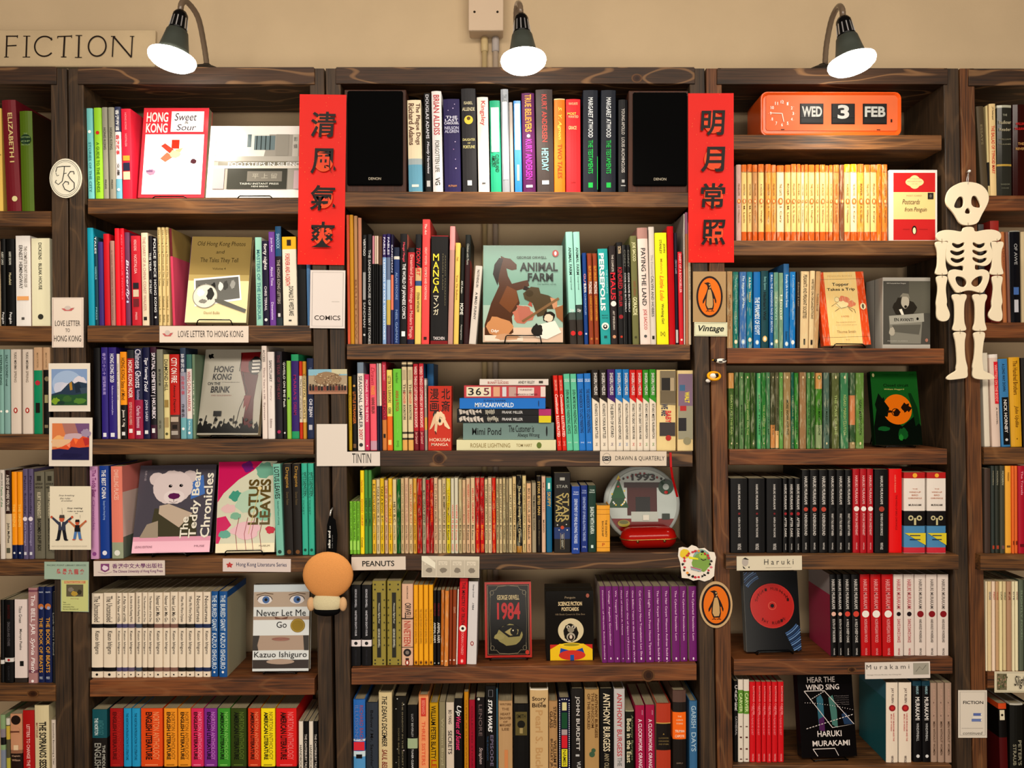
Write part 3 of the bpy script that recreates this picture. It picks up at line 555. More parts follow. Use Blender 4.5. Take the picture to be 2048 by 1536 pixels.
row(('M', 2), 0.0, '''
692 698 430 e07050; L .012
698.5 706 430 c8952c; L .01
707 714.5 432 b8906a; L .008; t:.5 560 680 906040 BRISTOW
715.5 723 436 c08a70; L .005; S 436 688 1c1814
724 733.5 470 141416; t:.5 478 512 e0e0e0 VERTIGO; r:.6 545 600 a0a0a0; t:.5 605 655 c0c0c0 SANDMAN; o:.5 670 d0d0d0
734 744 469 141416; t:.5 500 690 c8c8c8 THE SANDMAN HOUSE OF MYSTERY STORIES
744.5 749 472 161618; b 472 528 c88a98; S 472 690 161618
749.5 752.5 472 161618; b 472 528 e0d0bc
753 756.5 472 161618; b 472 528 e0d0c0
757 764.5 473 161618; b 473 530 6a4a38
765 772.5 469 90b0d8; b 469 515 3a2464; t:.5 475 510 e0e0f0 FABLES; t:.5 520 680 e8f0f8 LEGENDS IN EXILE WITH STORIES
773 781 468 70809c; b 468 515 2c1f60; b 560 600 a8c0d8; b 600 650 c8b060; b 650 690 504060; t:.5 475 510 e0e0f0 FABLES
781.5 787 469 40406c; b 469 550 221c40; b 550 620 e08870; t:.5 490 545 e0e0f0 SANDMAN
787.5 799 495 28437c; b 495 513 22304c; b 513 519 d8d8d0; t:.4 545 600 90a8d0 ALAN MOORE; t:.4 620 685 90a8d0 NEIL GAIMAN
800.5 815 468 141014; t:.4 485 524 e06070 Manga! Manga!; t:.6 528 638 f0f0f0 THE WORLD OF JAPANESE COMICS; r:.5 663 673 f0f0f0; L -.005; S 468 690 d88878
816 830 496 b83038; b 496 505 181414; t:.6 510 676 f0b8b0 Dreamland Japan: Writings on Modern Manga; b 679 692 1c1c40; L -.01; a red paperback titled Dreamland Japan
831 843.5 469 e4cc78; b 469 536 16161c; t:.65::i 496 552 d82838 TOON ART; b 536 562 d8b888; b 562 572 406090; t:.45 585 625 302c20 STEVEN WITHROW; L -.008; a yellow and black comics guide paperback
845 860.5 439 e85858; t:.3:-.05:i 448 470 f0d8d0 The Art; t:.3 495 530 f8c0b8 GREAT WOMEN; t:.3 535 600 f8d0c8 COMICS AND CARTOONS; r:.4 674 680 401818; L -.01
862 897 472 141012; k:.34:-.2 508 588 ecdc50 MANGA; k:.3:-.18 592 632 e8e0c8 マンガ; t:.06:.2 508 580 807860 MASAKI KASAI; t:.06:.34 510 612 807860 AMANO MASANAO; h:.65 674 680 e8e0e0 TASCHEN; b 682 690 8a1018; b 470 473 c02838; L -.008; a very thick black volume with tall yellow capitals
899 910.5 453 eca0a0; b 500 690 c09890; L -.02; a pink paperback taller than its neighbours
911 921 486 e4c870; t:.4 515 522 a07030 Fred; t:.4 550 600 a07030 Yuu Ya Sukos; L -.02
921.5 930 495 1a1c18; t:.5 562 588 d0d0c8 AN Anec-; t:.8 607 630 f0f0e8 MOME; t:.4 650 680 d0d0c8 Fantagraphics; L -.02
931 942 470 1c2220; b 520 690 3a1418; t:.4 488 530 b0b0a8 Chicken with Plums; S 470 520 202622; S 520 690 a01c1c; L -.02
950 965 532 d8d0c8; D .09; t:.35 540 575 403c38 NOTHING IN; t:.35 585 640 403c38 A MAD FUNNY; L -.085; a white paperback leaning to the right
1131 1145 464 a8dcd0; t:.4 495 550 2c3c38 ANIMAL FARM; t:.25 553 580 4c6c64 George Orwell; b 625 640 54605a; b 640 690 3c342e; h:.6 618 626 e8e8e8 Odyr; o:.7 667 d03030; L .04; Y .008
1146 1159 464 a8dcd0; t:.4 495 550 2c3c38 ANIMAL FARM; t:.25 553 580 4c6c64 George Orwell; b 610 640 40504c; b 640 690 3c342e; h:.6 618 626 e8e8e8 Odyr; o:.7 667 d03030; L .038; Y .008
1164 1172.5 506 1c4c90; t:.5 548 572 e0a0a0 GUY; t:.6 568 586 f0f0f0 BURMA; t:.4 588 630 a0b8e0 CHRONICLES; o 668 c0c8e0; L .025
1174 1183.5 507 9a4a28; t:.5 532 562 e8b040 GUY DELISLE; t:.7 564 588 f0ece0 PYONGYANG; t:.5 592 642 e8b040 A JOURNEY IN NORTH KOREA; o 678 c08040; L .025
1184.5 1194 507 9a4a28; t:.5 532 562 e8b040 GUY DELISLE; t:.7 564 588 f0ece0 PYONGYANG; t:.5 592 642 e8b040 A JOURNEY IN NORTH KOREA; o 678 c08040; L .025
1195 1215 498 2ca8a8; t:.5:-.15:b 507 622 f0f0ee PERSEPOLIS; t:.16:.32 540 588 a0e0e0 THE COMPLETE; h:.6 630 633 205858 Marjane; h:.6 635 638 205858 Satrapi; o:.75 653 f0ece4; o:.45 654 181414; o:.2 653 f0ece4; r:.3 672 677 205858; L .035; S 498 690 10383c
1216.5 1231 492 302424; t:.3 510 544 d0c8c0 THE COMPLETE; t:.7 546 600 e02840 MAUS; o:.8 608 e8e4e0; t:.3 622 660 d0c8c0 ART SPIEGELMAN; o:.5 674 d0a080; L .025
1232 1244.5 485 161214; t:.5 493 508 e0c8a8 OCTAVIA; t:.7 535 578 c02838 KINDRED; t:.5 583 614 c02838 BUTLER; o:.7 634 a02830; o:.4 674 c04028; L .025
1245.5 1252 490 18181a; t:.5 500 535 808078 COREY; t:.5 546 625 d8d8d8 CODE NAME BUTTERFLY; L .02; S 490 690 d8d8d8
1252.5 1259.5 490 18181a; t:.5 500 535 808078 COREY; t:.5 546 625 d8d8d8 CODE NAME BUTTERFLY; L .02
1260 1273 472 7c7c50; t:.6 485 523 f0ecc0 JOE SACCO; t:.4 562 592 9a6040 SAFE AREA; t:.6 595 631 f0ecc0 GORAZDE; o:.4 675 505030; L .025
1274 1294.5 456 e8d8d0; b 456 478 b89088; t:.45 497 612 28282c PAYING THE LAND; t:.4 619 660 c03038 JOE SACCO; o:.3 673 606060; L .03; H
1295.5 1308 454 d8d0c8; t:.4 510 550 b0a8a8 The Essential; t:.45 552 634 303034 CALVIN AND HOBBES; r:.4 672 679 202020; L .02
1309.5 1333 466 f0e818; t:.2:.25 488 506 504810 JOHN; t:.2:-.05 480 508 504810 STANLEY; t:.2 518 548 d0a010 Melvin's; t:.35:.0:i 552 602 e87020 Little Lulu; t:.28 608 648 504810 Working Girl; h:.4 664 674 706818 D+Q; L .022
1334 1346.5 453 c02028; S 453 690 c02028; L .02; G
1347.5 1354 466 2a2438; t:.5 520 548 c0c0d0 CROW LAKE; r:.7 660 686 d0ccc8; L .015
1355 1364 504 d02838; t:.5 508 586 f0c8c8 DIARY OF A BOOKSELLER; o 680 f0d0c0; L .02
1364.5 1369.5 428 d8d0c8; t:.4 460 540 806878 COMICS JOURNAL; S 428 690 b0a8a0; L 0.004
1370 1376 425 b08098; b 468 690 c08868; L 0.004
1376.5 1384 445 c8b8a0; t:.4 530 600 807060 THE MAP AND THE GUIDE; L .004
''')
def miz(x0, x1, top, c, t, l):
    return '%g %g %g e6dccc; b %g 796 %s; g 796 806 %s; t:.45:.05 746 790 e8e4e0 SHIGERU MIZUKI; t:.4:.05 808 %d 303030 %s; t:.3 886 892 %s D+Q; L %g' % (x0, x1, top, top, c, c, 866 + len(t) // 2, t, c, l)
row(('M', 3), .012, '\n'.join(['''696 702.5 753 c8a828; t:.4 790 860 806810 AARON ALEXOVICH
703.5 713 750 181410; t:.6 784 848 d88030 LITTLE STRANGER; o:.5 772 d8a860; r:.6 888 896 806040
714 727 725 e8e0d8; b 725 747 8090a0; t:.55 752 856 40404c SEASONAL SAMPLER; t:.55 858 880 c03848 2007; o:.6 890 404040; Y .004
728 738 749 d03868; t:.5 760 845 f8d8e0 MICHAEL LUONG: THE STICK; o:.3 892 f0f0f0
739 752 728 e86878; t:.6::i 735 770 c03850 Drawn; t:.6 772 790 e8a840 PARADE; t:.5 795 827 503020 HANNE BERLIN; b 882 900 c8a0b0
753 757 727 b8b0b0; b 812 902 30304c
757.5 762 727 e8dccc; b 812 902 30304c
763 772 724 c03850; b 840 902 d08848; t:.5 730 762 f0a0b0 JACQUES PREVERT; t:.6 783 840 501018 HOCUS POCUS; t:.5 868 876 201010 1; a red and orange paperback with dark lettering
773 784 740 e8d878; b 833 902 e87828; t:.55 752 806 404020 LETTER TO SURVIVORS; t:.5 815 828 404020 GEBE; r:.6 880 890 f0d080; a pale yellow paperback with orange foot
785.5 802 738 7ac848; t:.3 745 766 508828 Anouk Ricard; t:.4 781 823 b83020 ANNA & FROGA; t:.3 838 865 90d860 Completely Bubu; t:.3 882 894 508828 D+Q; Y .006
803 813 724 dccca8; b 729 734 4c4438; b 864 868 4c4438; b 876 880 4c4438; b 880 902 e0b068; r:.6 740 760 c0b090; t:.5 768 788 503828 THE; t:.5 784 808 d05848 WONDER; t:.5 810 840 382c20 BOOKSTORE
814.5 825 724 dccca8; b 729 734 4c4438; b 864 868 4c4438; b 876 880 4c4438; b 880 902 e0b068; r:.6 740 760 c0b090; t:.5 768 788 503828 THE; t:.5 784 808 d05848 WONDER; t:.5 810 840 382c20 BOOKSTORE
826 836 728 b82838; b 862 902 801828; t:.6 733 855 f0d8d0 WEIRD THINGS CUSTOMERS SAY IN BOOKSHOPS; t:.6::i 864 888 e8b0a8 Jen Campbell
837 847 727 c83040; D .13; b 862 902 982038; t:.6 733 855 f0d8d0 WEIRD THINGS CUSTOMERS SAY IN BOOKSHOPS; t:.6::i 864 888 e8b0a8 Jen Campbell; S 727 902 2a6a9a
848 853.3 757 a89c90; D .03; t:.5 770 815 e0d8d0 KOREAN; b 835 860 d8b060; b 760 770 d8d0c8
1105.5 1115 751 d83020; t:.5 760 782 f0b0a0 SIKORYAK; t:.6::i 789 828 f8e8e0 Constitution; t:.6 832 874 f8e8e0 ILLUSTRATED; t:.5 883 892 f0b0a0 D+Q; L .06; S 751 903 902818
1116 1125 751 d83020; t:.5 760 782 f0b0a0 SIKORYAK; t:.6::i 789 828 f8e8e0 Constitution; t:.6 832 874 f8e8e0 ILLUSTRATED; t:.5 883 892 f0b0a0 D+Q; L .058
1126.5 1139 748 70c8a8; h:.8 758 764 d8f0e4 DELISLE; t:.5 780 868 204838 EVEN MORE BAD PARENTING ADVICE; h:.5 884 887 d8f0e4 D+Q; L .048
1140 1152 748 70c8a8; h:.8 758 764 d8f0e4 DELISLE; t:.5 780 868 204838 EVEN MORE BAD PARENTING ADVICE; h:.5 884 887 d8f0e4 D+Q; L .045
1153 1166.5 748 2880cc; h:.8 758 764 d8e8f8 DELISLE; t:.5 778 866 103868 THE HANDBOOK TO LAZY PARENTING; h:.5 884 887 d8e8f8 D+Q; L .036
1167.5 1181 747 2880cc; h:.8 758 764 d8e8f8 DELISLE; t:.5 778 866 103868 THE HANDBOOK TO LAZY PARENTING; h:.5 884 887 d8e8f8 D+Q; L .032''',
    miz(1181.5, 1197, 740, '2c2018', "KITARO'S YOKAI BATTLES", .022), miz(1198, 1213, 740, '2c2018', "KITARO'S YOKAI BATTLES", .02), miz(1214, 1229.5, 739, '4c1870', 'THE BIRTH OF KITARO', .015),
    miz(1230, 1244, 739, '1c80c0', "KITARO'S STRANGE ADVENTURES", .015), miz(1244.5, 1258, 739, '1c80c0', "KITARO'S STRANGE ADVENTURES", .014), miz(1258.5, 1271.5, 740, 'd02018', 'KITARO THE GREAT TANUKI WAR', .012), miz(1272, 1284.5, 740, 'd02018', 'KITARO THE GREAT TANUKI WAR', .012),
    miz(1285, 1297.5, 740, '3c9828', 'KITARO MEETS NURARIHYON', .01), miz(1298, 1311.5, 739, '3c9828', 'KITARO MEETS NURARIHYON', .01),
    '1313 1351.5 740 e4d09c; r:.82:.08 742 810 8c8068; r:.5:.0 756 781 34302c; r:.2:.3 756 790 b8a88c; r:.82:.08 782 806 7a6e58; t:.34:-.1:b 808 832 343c60 WE ARE; t:.3:.1:b 822 846 d04848 BABY; r:.82:.05 845 872 4c4444; o:.3:.1 876 b83830; L .002; H; a very thick cream hardback with grey comic panels',
    '1354.5 1391 741 e0cc9c; r:.92 748 812 8a7488; r:.35:-.2 770 782 4c7494; t:.3:.1:b 784 806 e8d838 WALT; t:.16:.25:b 812 842 e8d838 AND; r:.92 812 878 a09c88; r:.4:-.15 812 822 b83838; r:.5:-.2 836 862 343034; o:.5:.1 882 9a9478; L .002; H; a very thick hardback with mauve panel and slanted yellow lettering'])
    + '')
def strip(x0, x1, top, c, t, tc, who='Johnny Hart', w2='303028', l=.006): return '%g %g %g %s; W; t:.55 %d 1046 %s %s; t:.5 1050 1080 %s %s; t:.4 1088 1103 %s FAWCETT; L %g' % (x0, x1, top, c, 1046 - 4.6 * len(t) if len(t) < 17 else 968, tc, t, w2, who, w2, l)
row(('M', 4), .006, '\n'.join(['''699 705 1003 8cc848; t:.5 1005 1080 40601c YOU CAN DO IT, CHARLIE; r:.8 1082 1100 a8d868; D .1
705.5 712.5 1003 8cc848; t:.5 1005 1080 40601c LOVE IS ON THE WAY; r:.8 1082 1100 a8d868; D .1
713 719.5 1003 8cc848; t:.5 1005 1080 40601c WHO DO YOU THINK YOU ARE; r:.8 1082 1100 a8d868; D .1
720 728 941 f0d828; t:.5 960 985 d07818 Charles Schulz; t:.5 998 1052 d07818 GOOD GRIEF; t:.5 1075 1095 806010 Coronet
728.5 735.5 940 5a9850; t:.5 997 1052 204020 HERE IT COMES
736 743 940 5a9850; t:.5 997 1052 204020 HERE IT COMES''',
    strip(744.3, 751.5, 960, 'e8c040', 'B.C. IS ALIVE AND WELL!', '201c10'), strip(752.3, 759.3, 959, 'd8c8a0', 'TAKE A BOW, B.C.', '201c10'), strip(760, 767.5, 957, 'e0c030', 'TAKE A BOW, B.C.', '201c10'), strip(769, 775.5, 961, 'd8b898', 'LIFE IS A DOLLAR', 'c07060'),
    strip(776.3, 784, 957, 'e8c028', 'B.C. CAVE IN', 'b06010'), strip(785, 792.5, 959, 'dccca0', 'HEY! B.C.', '201c10'), strip(793.3, 800.5, 959, '1c7030', 'WIZARD', '104018', 'Parker'), strip(801.3, 808, 957, 'd0b890', 'LONG LIVE THE KING', 'a09070'),
    strip(809, 816.5, 956, 'd8b898', 'THE KING IS A FINK', 'c09888'), strip(817.5, 825, 958, 'dcc498', "WHAT'S NEW, B.C.?", 'c05838'), strip(826, 833, 957, 'd8a840', 'B.C. RIGHT ON', 'c06020'), strip(834, 843.5, 958, 'b82820', 'BACK TO B.C.', '601010'),
    strip(844.5, 851, 957, 'b0a890', 'B.C. GREAT ZOT', '304030'), strip(851.5, 858.5, 960, 'c02030', 'B.C. ON THE ROCKS', '701020', w2='f08080'), strip(859.3, 866.5, 957, 'b81818', 'B.C. BIG WHEEL', 'f07020', w2='601010'), strip(867.3, 875, 956, 'd8b898', "B.C. IT'S A FUNNY WORLD", '504838'),
    strip(876, 883, 959, 'd8c8a8', 'NOT ME', 'c8b898', 'Bil Keane', '908070'), strip(883.8, 891.5, 957, 'd0bc98', 'PEACE, MOMMY, PEACE!', '302c20', 'Bil Keane'), strip(892.3, 900.5, 957, 'd8c828', 'I CAN REMEMBER', 'b08820', 'Bil Keane'), strip(901.3, 908, 957, 'd8d4c0', 'WHERE PJ', 'e05850', 'Bil Keane', 'e05850'),
    strip(908.7, 916, 956, 'd8d4c0', 'WHERE PJ', 'e05850', 'Bil Keane', 'e05850'), strip(917, 923.5, 959, 'c8b890', 'GRANDMA', '989070', 'Bil Keane', '504830'), strip(924.3, 931, 960, 'd8bc98', 'HOW DO YOU MAKE', 'd09080', 'Bil Keane', '807060'), strip(932, 940, 957, 'd8b898', "WHERE'S LATER, DADDY?", 'c84838', 'Bil Keane'),
    strip(941, 949.3, 956, 'dcc4a0', 'HELLO, GRANDMA?', 'd83848', 'Bil Keane'), strip(950.2, 959, 956, 'c82020', "LOOK WHO'S HERE!", '701018', 'Bil Keane', 'f09030'), strip(959.8, 968, 956, 'c81c20', "LOOK WHO'S HERE!", '701018', 'Bil Keane', 'f0a030'), strip(969, 975, 959, 'd8c8a0', 'THE FAMILY CIRCUS', '706850', 'Bil Keane'),
    strip(975.8, 983, 956, 'e0c8a8', 'CAN I HAVE A COOKIE?', '907868', 'Bil Keane', '907868'), strip(983.7, 991, 956, 'd03018', "MINE, I'M HOME", 'f09030', 'Bil Keane', 'f09030'), strip(992, 997.4, 958, 'c8b890', 'GINNY BEETLE BAILEY', '605840', 'Mort Walker'), strip(998.3, 1004, 958, 'dcc8a0', 'BEETLE BAILEY RIDES', '706850', 'Mort Walker'),
    strip(1005, 1011, 957, 'c8b890', 'HI AND LOIS AT HOME', '605840', 'Walker'), strip(1011.8, 1016.8, 958, 'a89878', 'ANDY CAPP', '504838', 'Smythe'), strip(1017.5, 1024, 957, 'd8c8a0', "LAY IT ON ME", '605840', 'Mell Lazarus'), strip(1024.8, 1032, 954, 'd8c090', 'EVERY DAY A HOLIDAY', '807050', 'Mell Lazarus'),
    '1033 1043.5 952 181414; W; t:.6::i 972 1085 e0d0a0 The Saturday Evening POST Cartoons; b 1092 1112 b08030', strip(1044.5, 1052, 952, 'd8c490', 'IT ONLY HURTS WHEN I LAUGH', '605840', 'Cartoons'), strip(1053, 1062, 967, 'e0b890', 'BO IS YOUR SHIP', '605038', 'Batiuk'),
    '1063.3 1072 966 a89c84; t:.5 990 1060 383428 THE MAN ON THE COUCH; L .006', '1073 1082 953 201814; t:.6 963 1030 d8b870 STORK BITES MAN; t:.4 1040 1090 807050 Steve Simpson; L .006', '1083 1091 953 d8b8a0; t:.4 965 1025 c09080 MAGGIE; t:.4 1040 1065 504030 MUNGO; L .004',
    '1092 1103.5 956 0c6a90; b 956 982 2a9090; r:.4 966 978 e0f0e8; t:.6 984 1014 d0b060 SKIPPY; L .006; S 956 1112 103040',
    '1108 1141 946 262220; r:.3 955 961 b0b0a8; h:.7 970 976 a8a8a0 STAR; t:.42:.2 986 1044 b8a870 STAR; t:.42:-.2 988 1044 b8a870 WARS; b 1055 1078 2c4478; o:.22 1055 c05838; o:.08:-.3 1050 e0e0d8; o:.08:.3 1060 e0e0d8; o:.07:.25 1049 e0e0d8; o:.07:-.2 1060 e0e0d8; q:.22 1066 1098 b0a080; t:.12 1069 1095 c8c8b8 RED GIANT; L .001; Y .006; D .15; a very thick charcoal volume with blue band and outlined letters',
    '1143.5 1160 973 2850a0; h:.6 983 986 c8d4f0 TOM; h:.7 987 990 c8d4f0 GAULD; t:.4 998 1087 d0dcf4 DEPARTMENT OF MIND-BLOWING THEORIES; h:.5 1096 1100 e8ecf8 D+Q; L -.002; Y -.004',
    '1161 1175 971 1f3c88; h:.6 980 983 b0c0e8 TOM; h:.7 984 987 b0c0e8 GAULD; t:.4 994 1082 b0c0e8 DEPARTMENT OF MIND-BLOWING THEORIES; h:.5 1092 1096 c8d0f0 D+Q; L .004; Y .01', '1176 1192 971 1c4438; h:.6 979 982 d0e0d8 TOM; h:.7 983 986 d0e0d8 GAULD; t:.5 1014 1068 e0ece4 BAKING WITH KAFKA; r:.3 1090 1096 d0e0d8; L .002; Y .01; S 971 1108 10201c',
    '1193 1220 1011 e8ac40; D .06; t:.14:.2 1040 1074 604818 THE COUNTY; t:.14:-.05 1042 1073 604818 BACKSHIP; b 1018.6 1019.6 b07820; b 1028 1029 b07820; b 1083 1084 b07820; b 1095 1096 b07820; h:.2 1086 1092 c06020 P; L .002; a thick short orange-yellow hardback with ruled lines; H']))
def peng(x0, x1, t='A'): return '%g %g 1170 ecb028; t:.5 1218 1288 b08020 THE COLLECTED ESSAYS OF GEORGE ORWELL; n:.7 1325 c08018 2c2010; L .004' % (x0, x1)
def pu(x0, x1, t, l): return '%g %g %g 7a2878; t:.32 1181 %d e4c0dc %s; n:.45 1317 7a2878 e8dce8; L %g; S 1170 1340 c8b8b0' % (x0, x1, 1173 + (0), 1188 + 3.6 * len(t), t, l)
row(('M', 5), .004, '\n'.join(['''701 721.5 1170 0e0e14; t:.2 1178 1215 d0d0d8 GEORGE ORWELL; t:.2 1221 1272 d0d0d8 NINETEEN EIGHTY-FOUR; b 1280 1293 e4dcdc; o:.35 1286.5 282828; t:.15 1300 1330 383840 MODERN CLASSICS; L .002
723 743 1170 0e0e14; t:.2 1178 1215 d0d0d8 GEORGE ORWELL; t:.2 1221 1272 d0d0d8 NINETEEN EIGHTY-FOUR; b 1280 1293 e4dcdc; o:.35 1286.5 282828; t:.15 1300 1330 383840 MODERN CLASSICS; L .002
744.5 771.5 1162 9c9048; r:.3 1185 1315 34342c; o:.12:-.3 1169 34342c; o:.12:.3 1169 34342c; o:.12:-.3 1179 34342c; o:.12:.3 1179 34342c; o:.12:-.3 1320 34342c; o:.12:.3 1320 34342c; o:.12:-.3 1327 34342c; o:.12:.3 1327 34342c; t:.15 1206 1247 d8d8c8 Nineteen Eighty-Four; t:.15 1257 1295 d8d8c8 GEORGE ORWELL; o:.1:.4 1200 4a4828; o:.1:.4 1215 4a4828; o:.1:.4 1230 4a4828; o:.1:.4 1245 4a4828; o:.1:.4 1260 4a4828; o:.1:.4 1275 4a4828; o:.1:.4 1290 4a4828; o:.1:-.4 1200 4a4828; o:.1:-.4 1215 4a4828; o:.1:-.4 1230 4a4828; o:.1:-.4 1245 4a4828; o:.1:-.4 1260 4a4828; o:.1:-.4 1275 4a4828; o:.1:-.4 1290 4a4828; L .003; a thick olive green dotted paperback with dark central strip
774 802 1162 9c9048; r:.3 1185 1315 34342c; o:.12:-.3 1169 34342c; o:.12:.3 1169 34342c; o:.12:-.3 1179 34342c; o:.12:.3 1179 34342c; o:.12:-.3 1320 34342c; o:.12:.3 1320 34342c; o:.12:-.3 1327 34342c; o:.12:.3 1327 34342c; t:.15 1206 1247 d8d8c8 Nineteen Eighty-Four; t:.15 1257 1295 d8d8c8 GEORGE ORWELL; o:.1:.4 1200 4a4828; o:.1:.4 1215 4a4828; o:.1:.4 1230 4a4828; o:.1:.4 1245 4a4828; o:.1:.4 1260 4a4828; o:.1:.4 1275 4a4828; o:.1:.4 1290 4a4828; o:.1:-.4 1200 4a4828; o:.1:-.4 1215 4a4828; o:.1:-.4 1230 4a4828; o:.1:-.4 1245 4a4828; o:.1:-.4 1260 4a4828; o:.1:-.4 1275 4a4828; o:.1:-.4 1290 4a4828; L .003; a thick olive green dotted paperback with dark central strip
803.5 826 1168 dcb8a0; t:.12 1172 1198 504038 GEORGE; t:.55:.05 1206 1236 282020 ORWELL; b 1236 1239 504038; t:.6 1242 1292 c06050 NINETEEN; b 1294 1295.5 504038; o:.7 1305 302828; o:.35 1305 8a8078; r:.3 1316 1320 302828; n:.4 1325 a04030; L 0; a thick cream paperback with red and black lettering''',
    peng(827.2, 836), peng(836.8, 846), peng(847, 856.5), peng(857.4, 866), '866.6 873 1181 181416; t:.5 1206 1232 802028 GEORGE; t:.7 1245 1285 e4e0d8 ANIMAL FARM; o:.4 1326 c0c0b8; L -.002', '873.7 881.5 1181 181416; t:.5 1206 1232 802028 GEORGE; t:.7 1245 1285 e4e0d8 ANIMAL FARM; o:.4 1326 c0c0b8; L -.002',
    '882.3 889 1180 c07830; W; o:.5 1322 e0c0a0; L -.008', '890 898 1182 d89048; W; o:.5 1322 e8c8a0; L -.012; Y .006', '899 905 1180 9a4c28; o:.5 1320 e0c8c0; L -.01', '905.7 913.5 1180 9a4c28; t:.5 1214 1226 d0a890 ESSAYS; o:.5 1320 e0c8c0; L -.01', '914.5 918 1179 e8e0d8; L -.02',
    '919.5 936.5 1157 d01c28; t:.4 1165 1250 501018 THE MINISTRY OF TRUTH; o:.8 1257 f0e8e0; o:.35 1257 201010; t:.3 1265 1310 f0a0a0 DORIAN LYNSKEY; n:.4 1322 f07070; L -.024; a thick red paperback with white eye symbol', '937.5 957 1163 d8d4d4; t:.2 1169 1195 505058 George Orwell; t:.2:0:i 1206 1220 505058 1984; n:.35 1287 a04048; L -.024; S 1163 1340 c0bcb8',
    pu(1199, 1209.5, 'Dimension of Miracles Robert Sheckley', .034), pu(1210, 1223.5, 'Voltage  Angelica Gorodischer', .033), pu(1224, 1237, 'We  Yevgeny Zamyatin', .03), pu(1238, 1246, 'Fleet of Others A. Hume', .028), pu(1247, 1259, 'The Colour Out of Space H.P.Lovecraft', .026),
    pu(1259.7, 1270, 'One Billion Years to the End of the World', .026), pu(1270.7, 1287, 'Cat Country New Translation Lao She', .024), pu(1288.5, 1305.5, '1000 Light Years From Home Tiptree', .022), pu(1306.5, 1322, 'The Hair Carpet Weavers Andreas Eschbach', .02), pu(1323, 1339, 'The Hair Carpet Weavers Andreas Eschbach', .018),
    pu(1342.5, 1358, 'The Cyberiad Stanislaw Lem', .014), pu(1359, 1373, 'The Cyberiad Stanislaw Lem', .014), pu(1377, 1393, 'The Cyberiad Stanislaw Lem', .012)]))
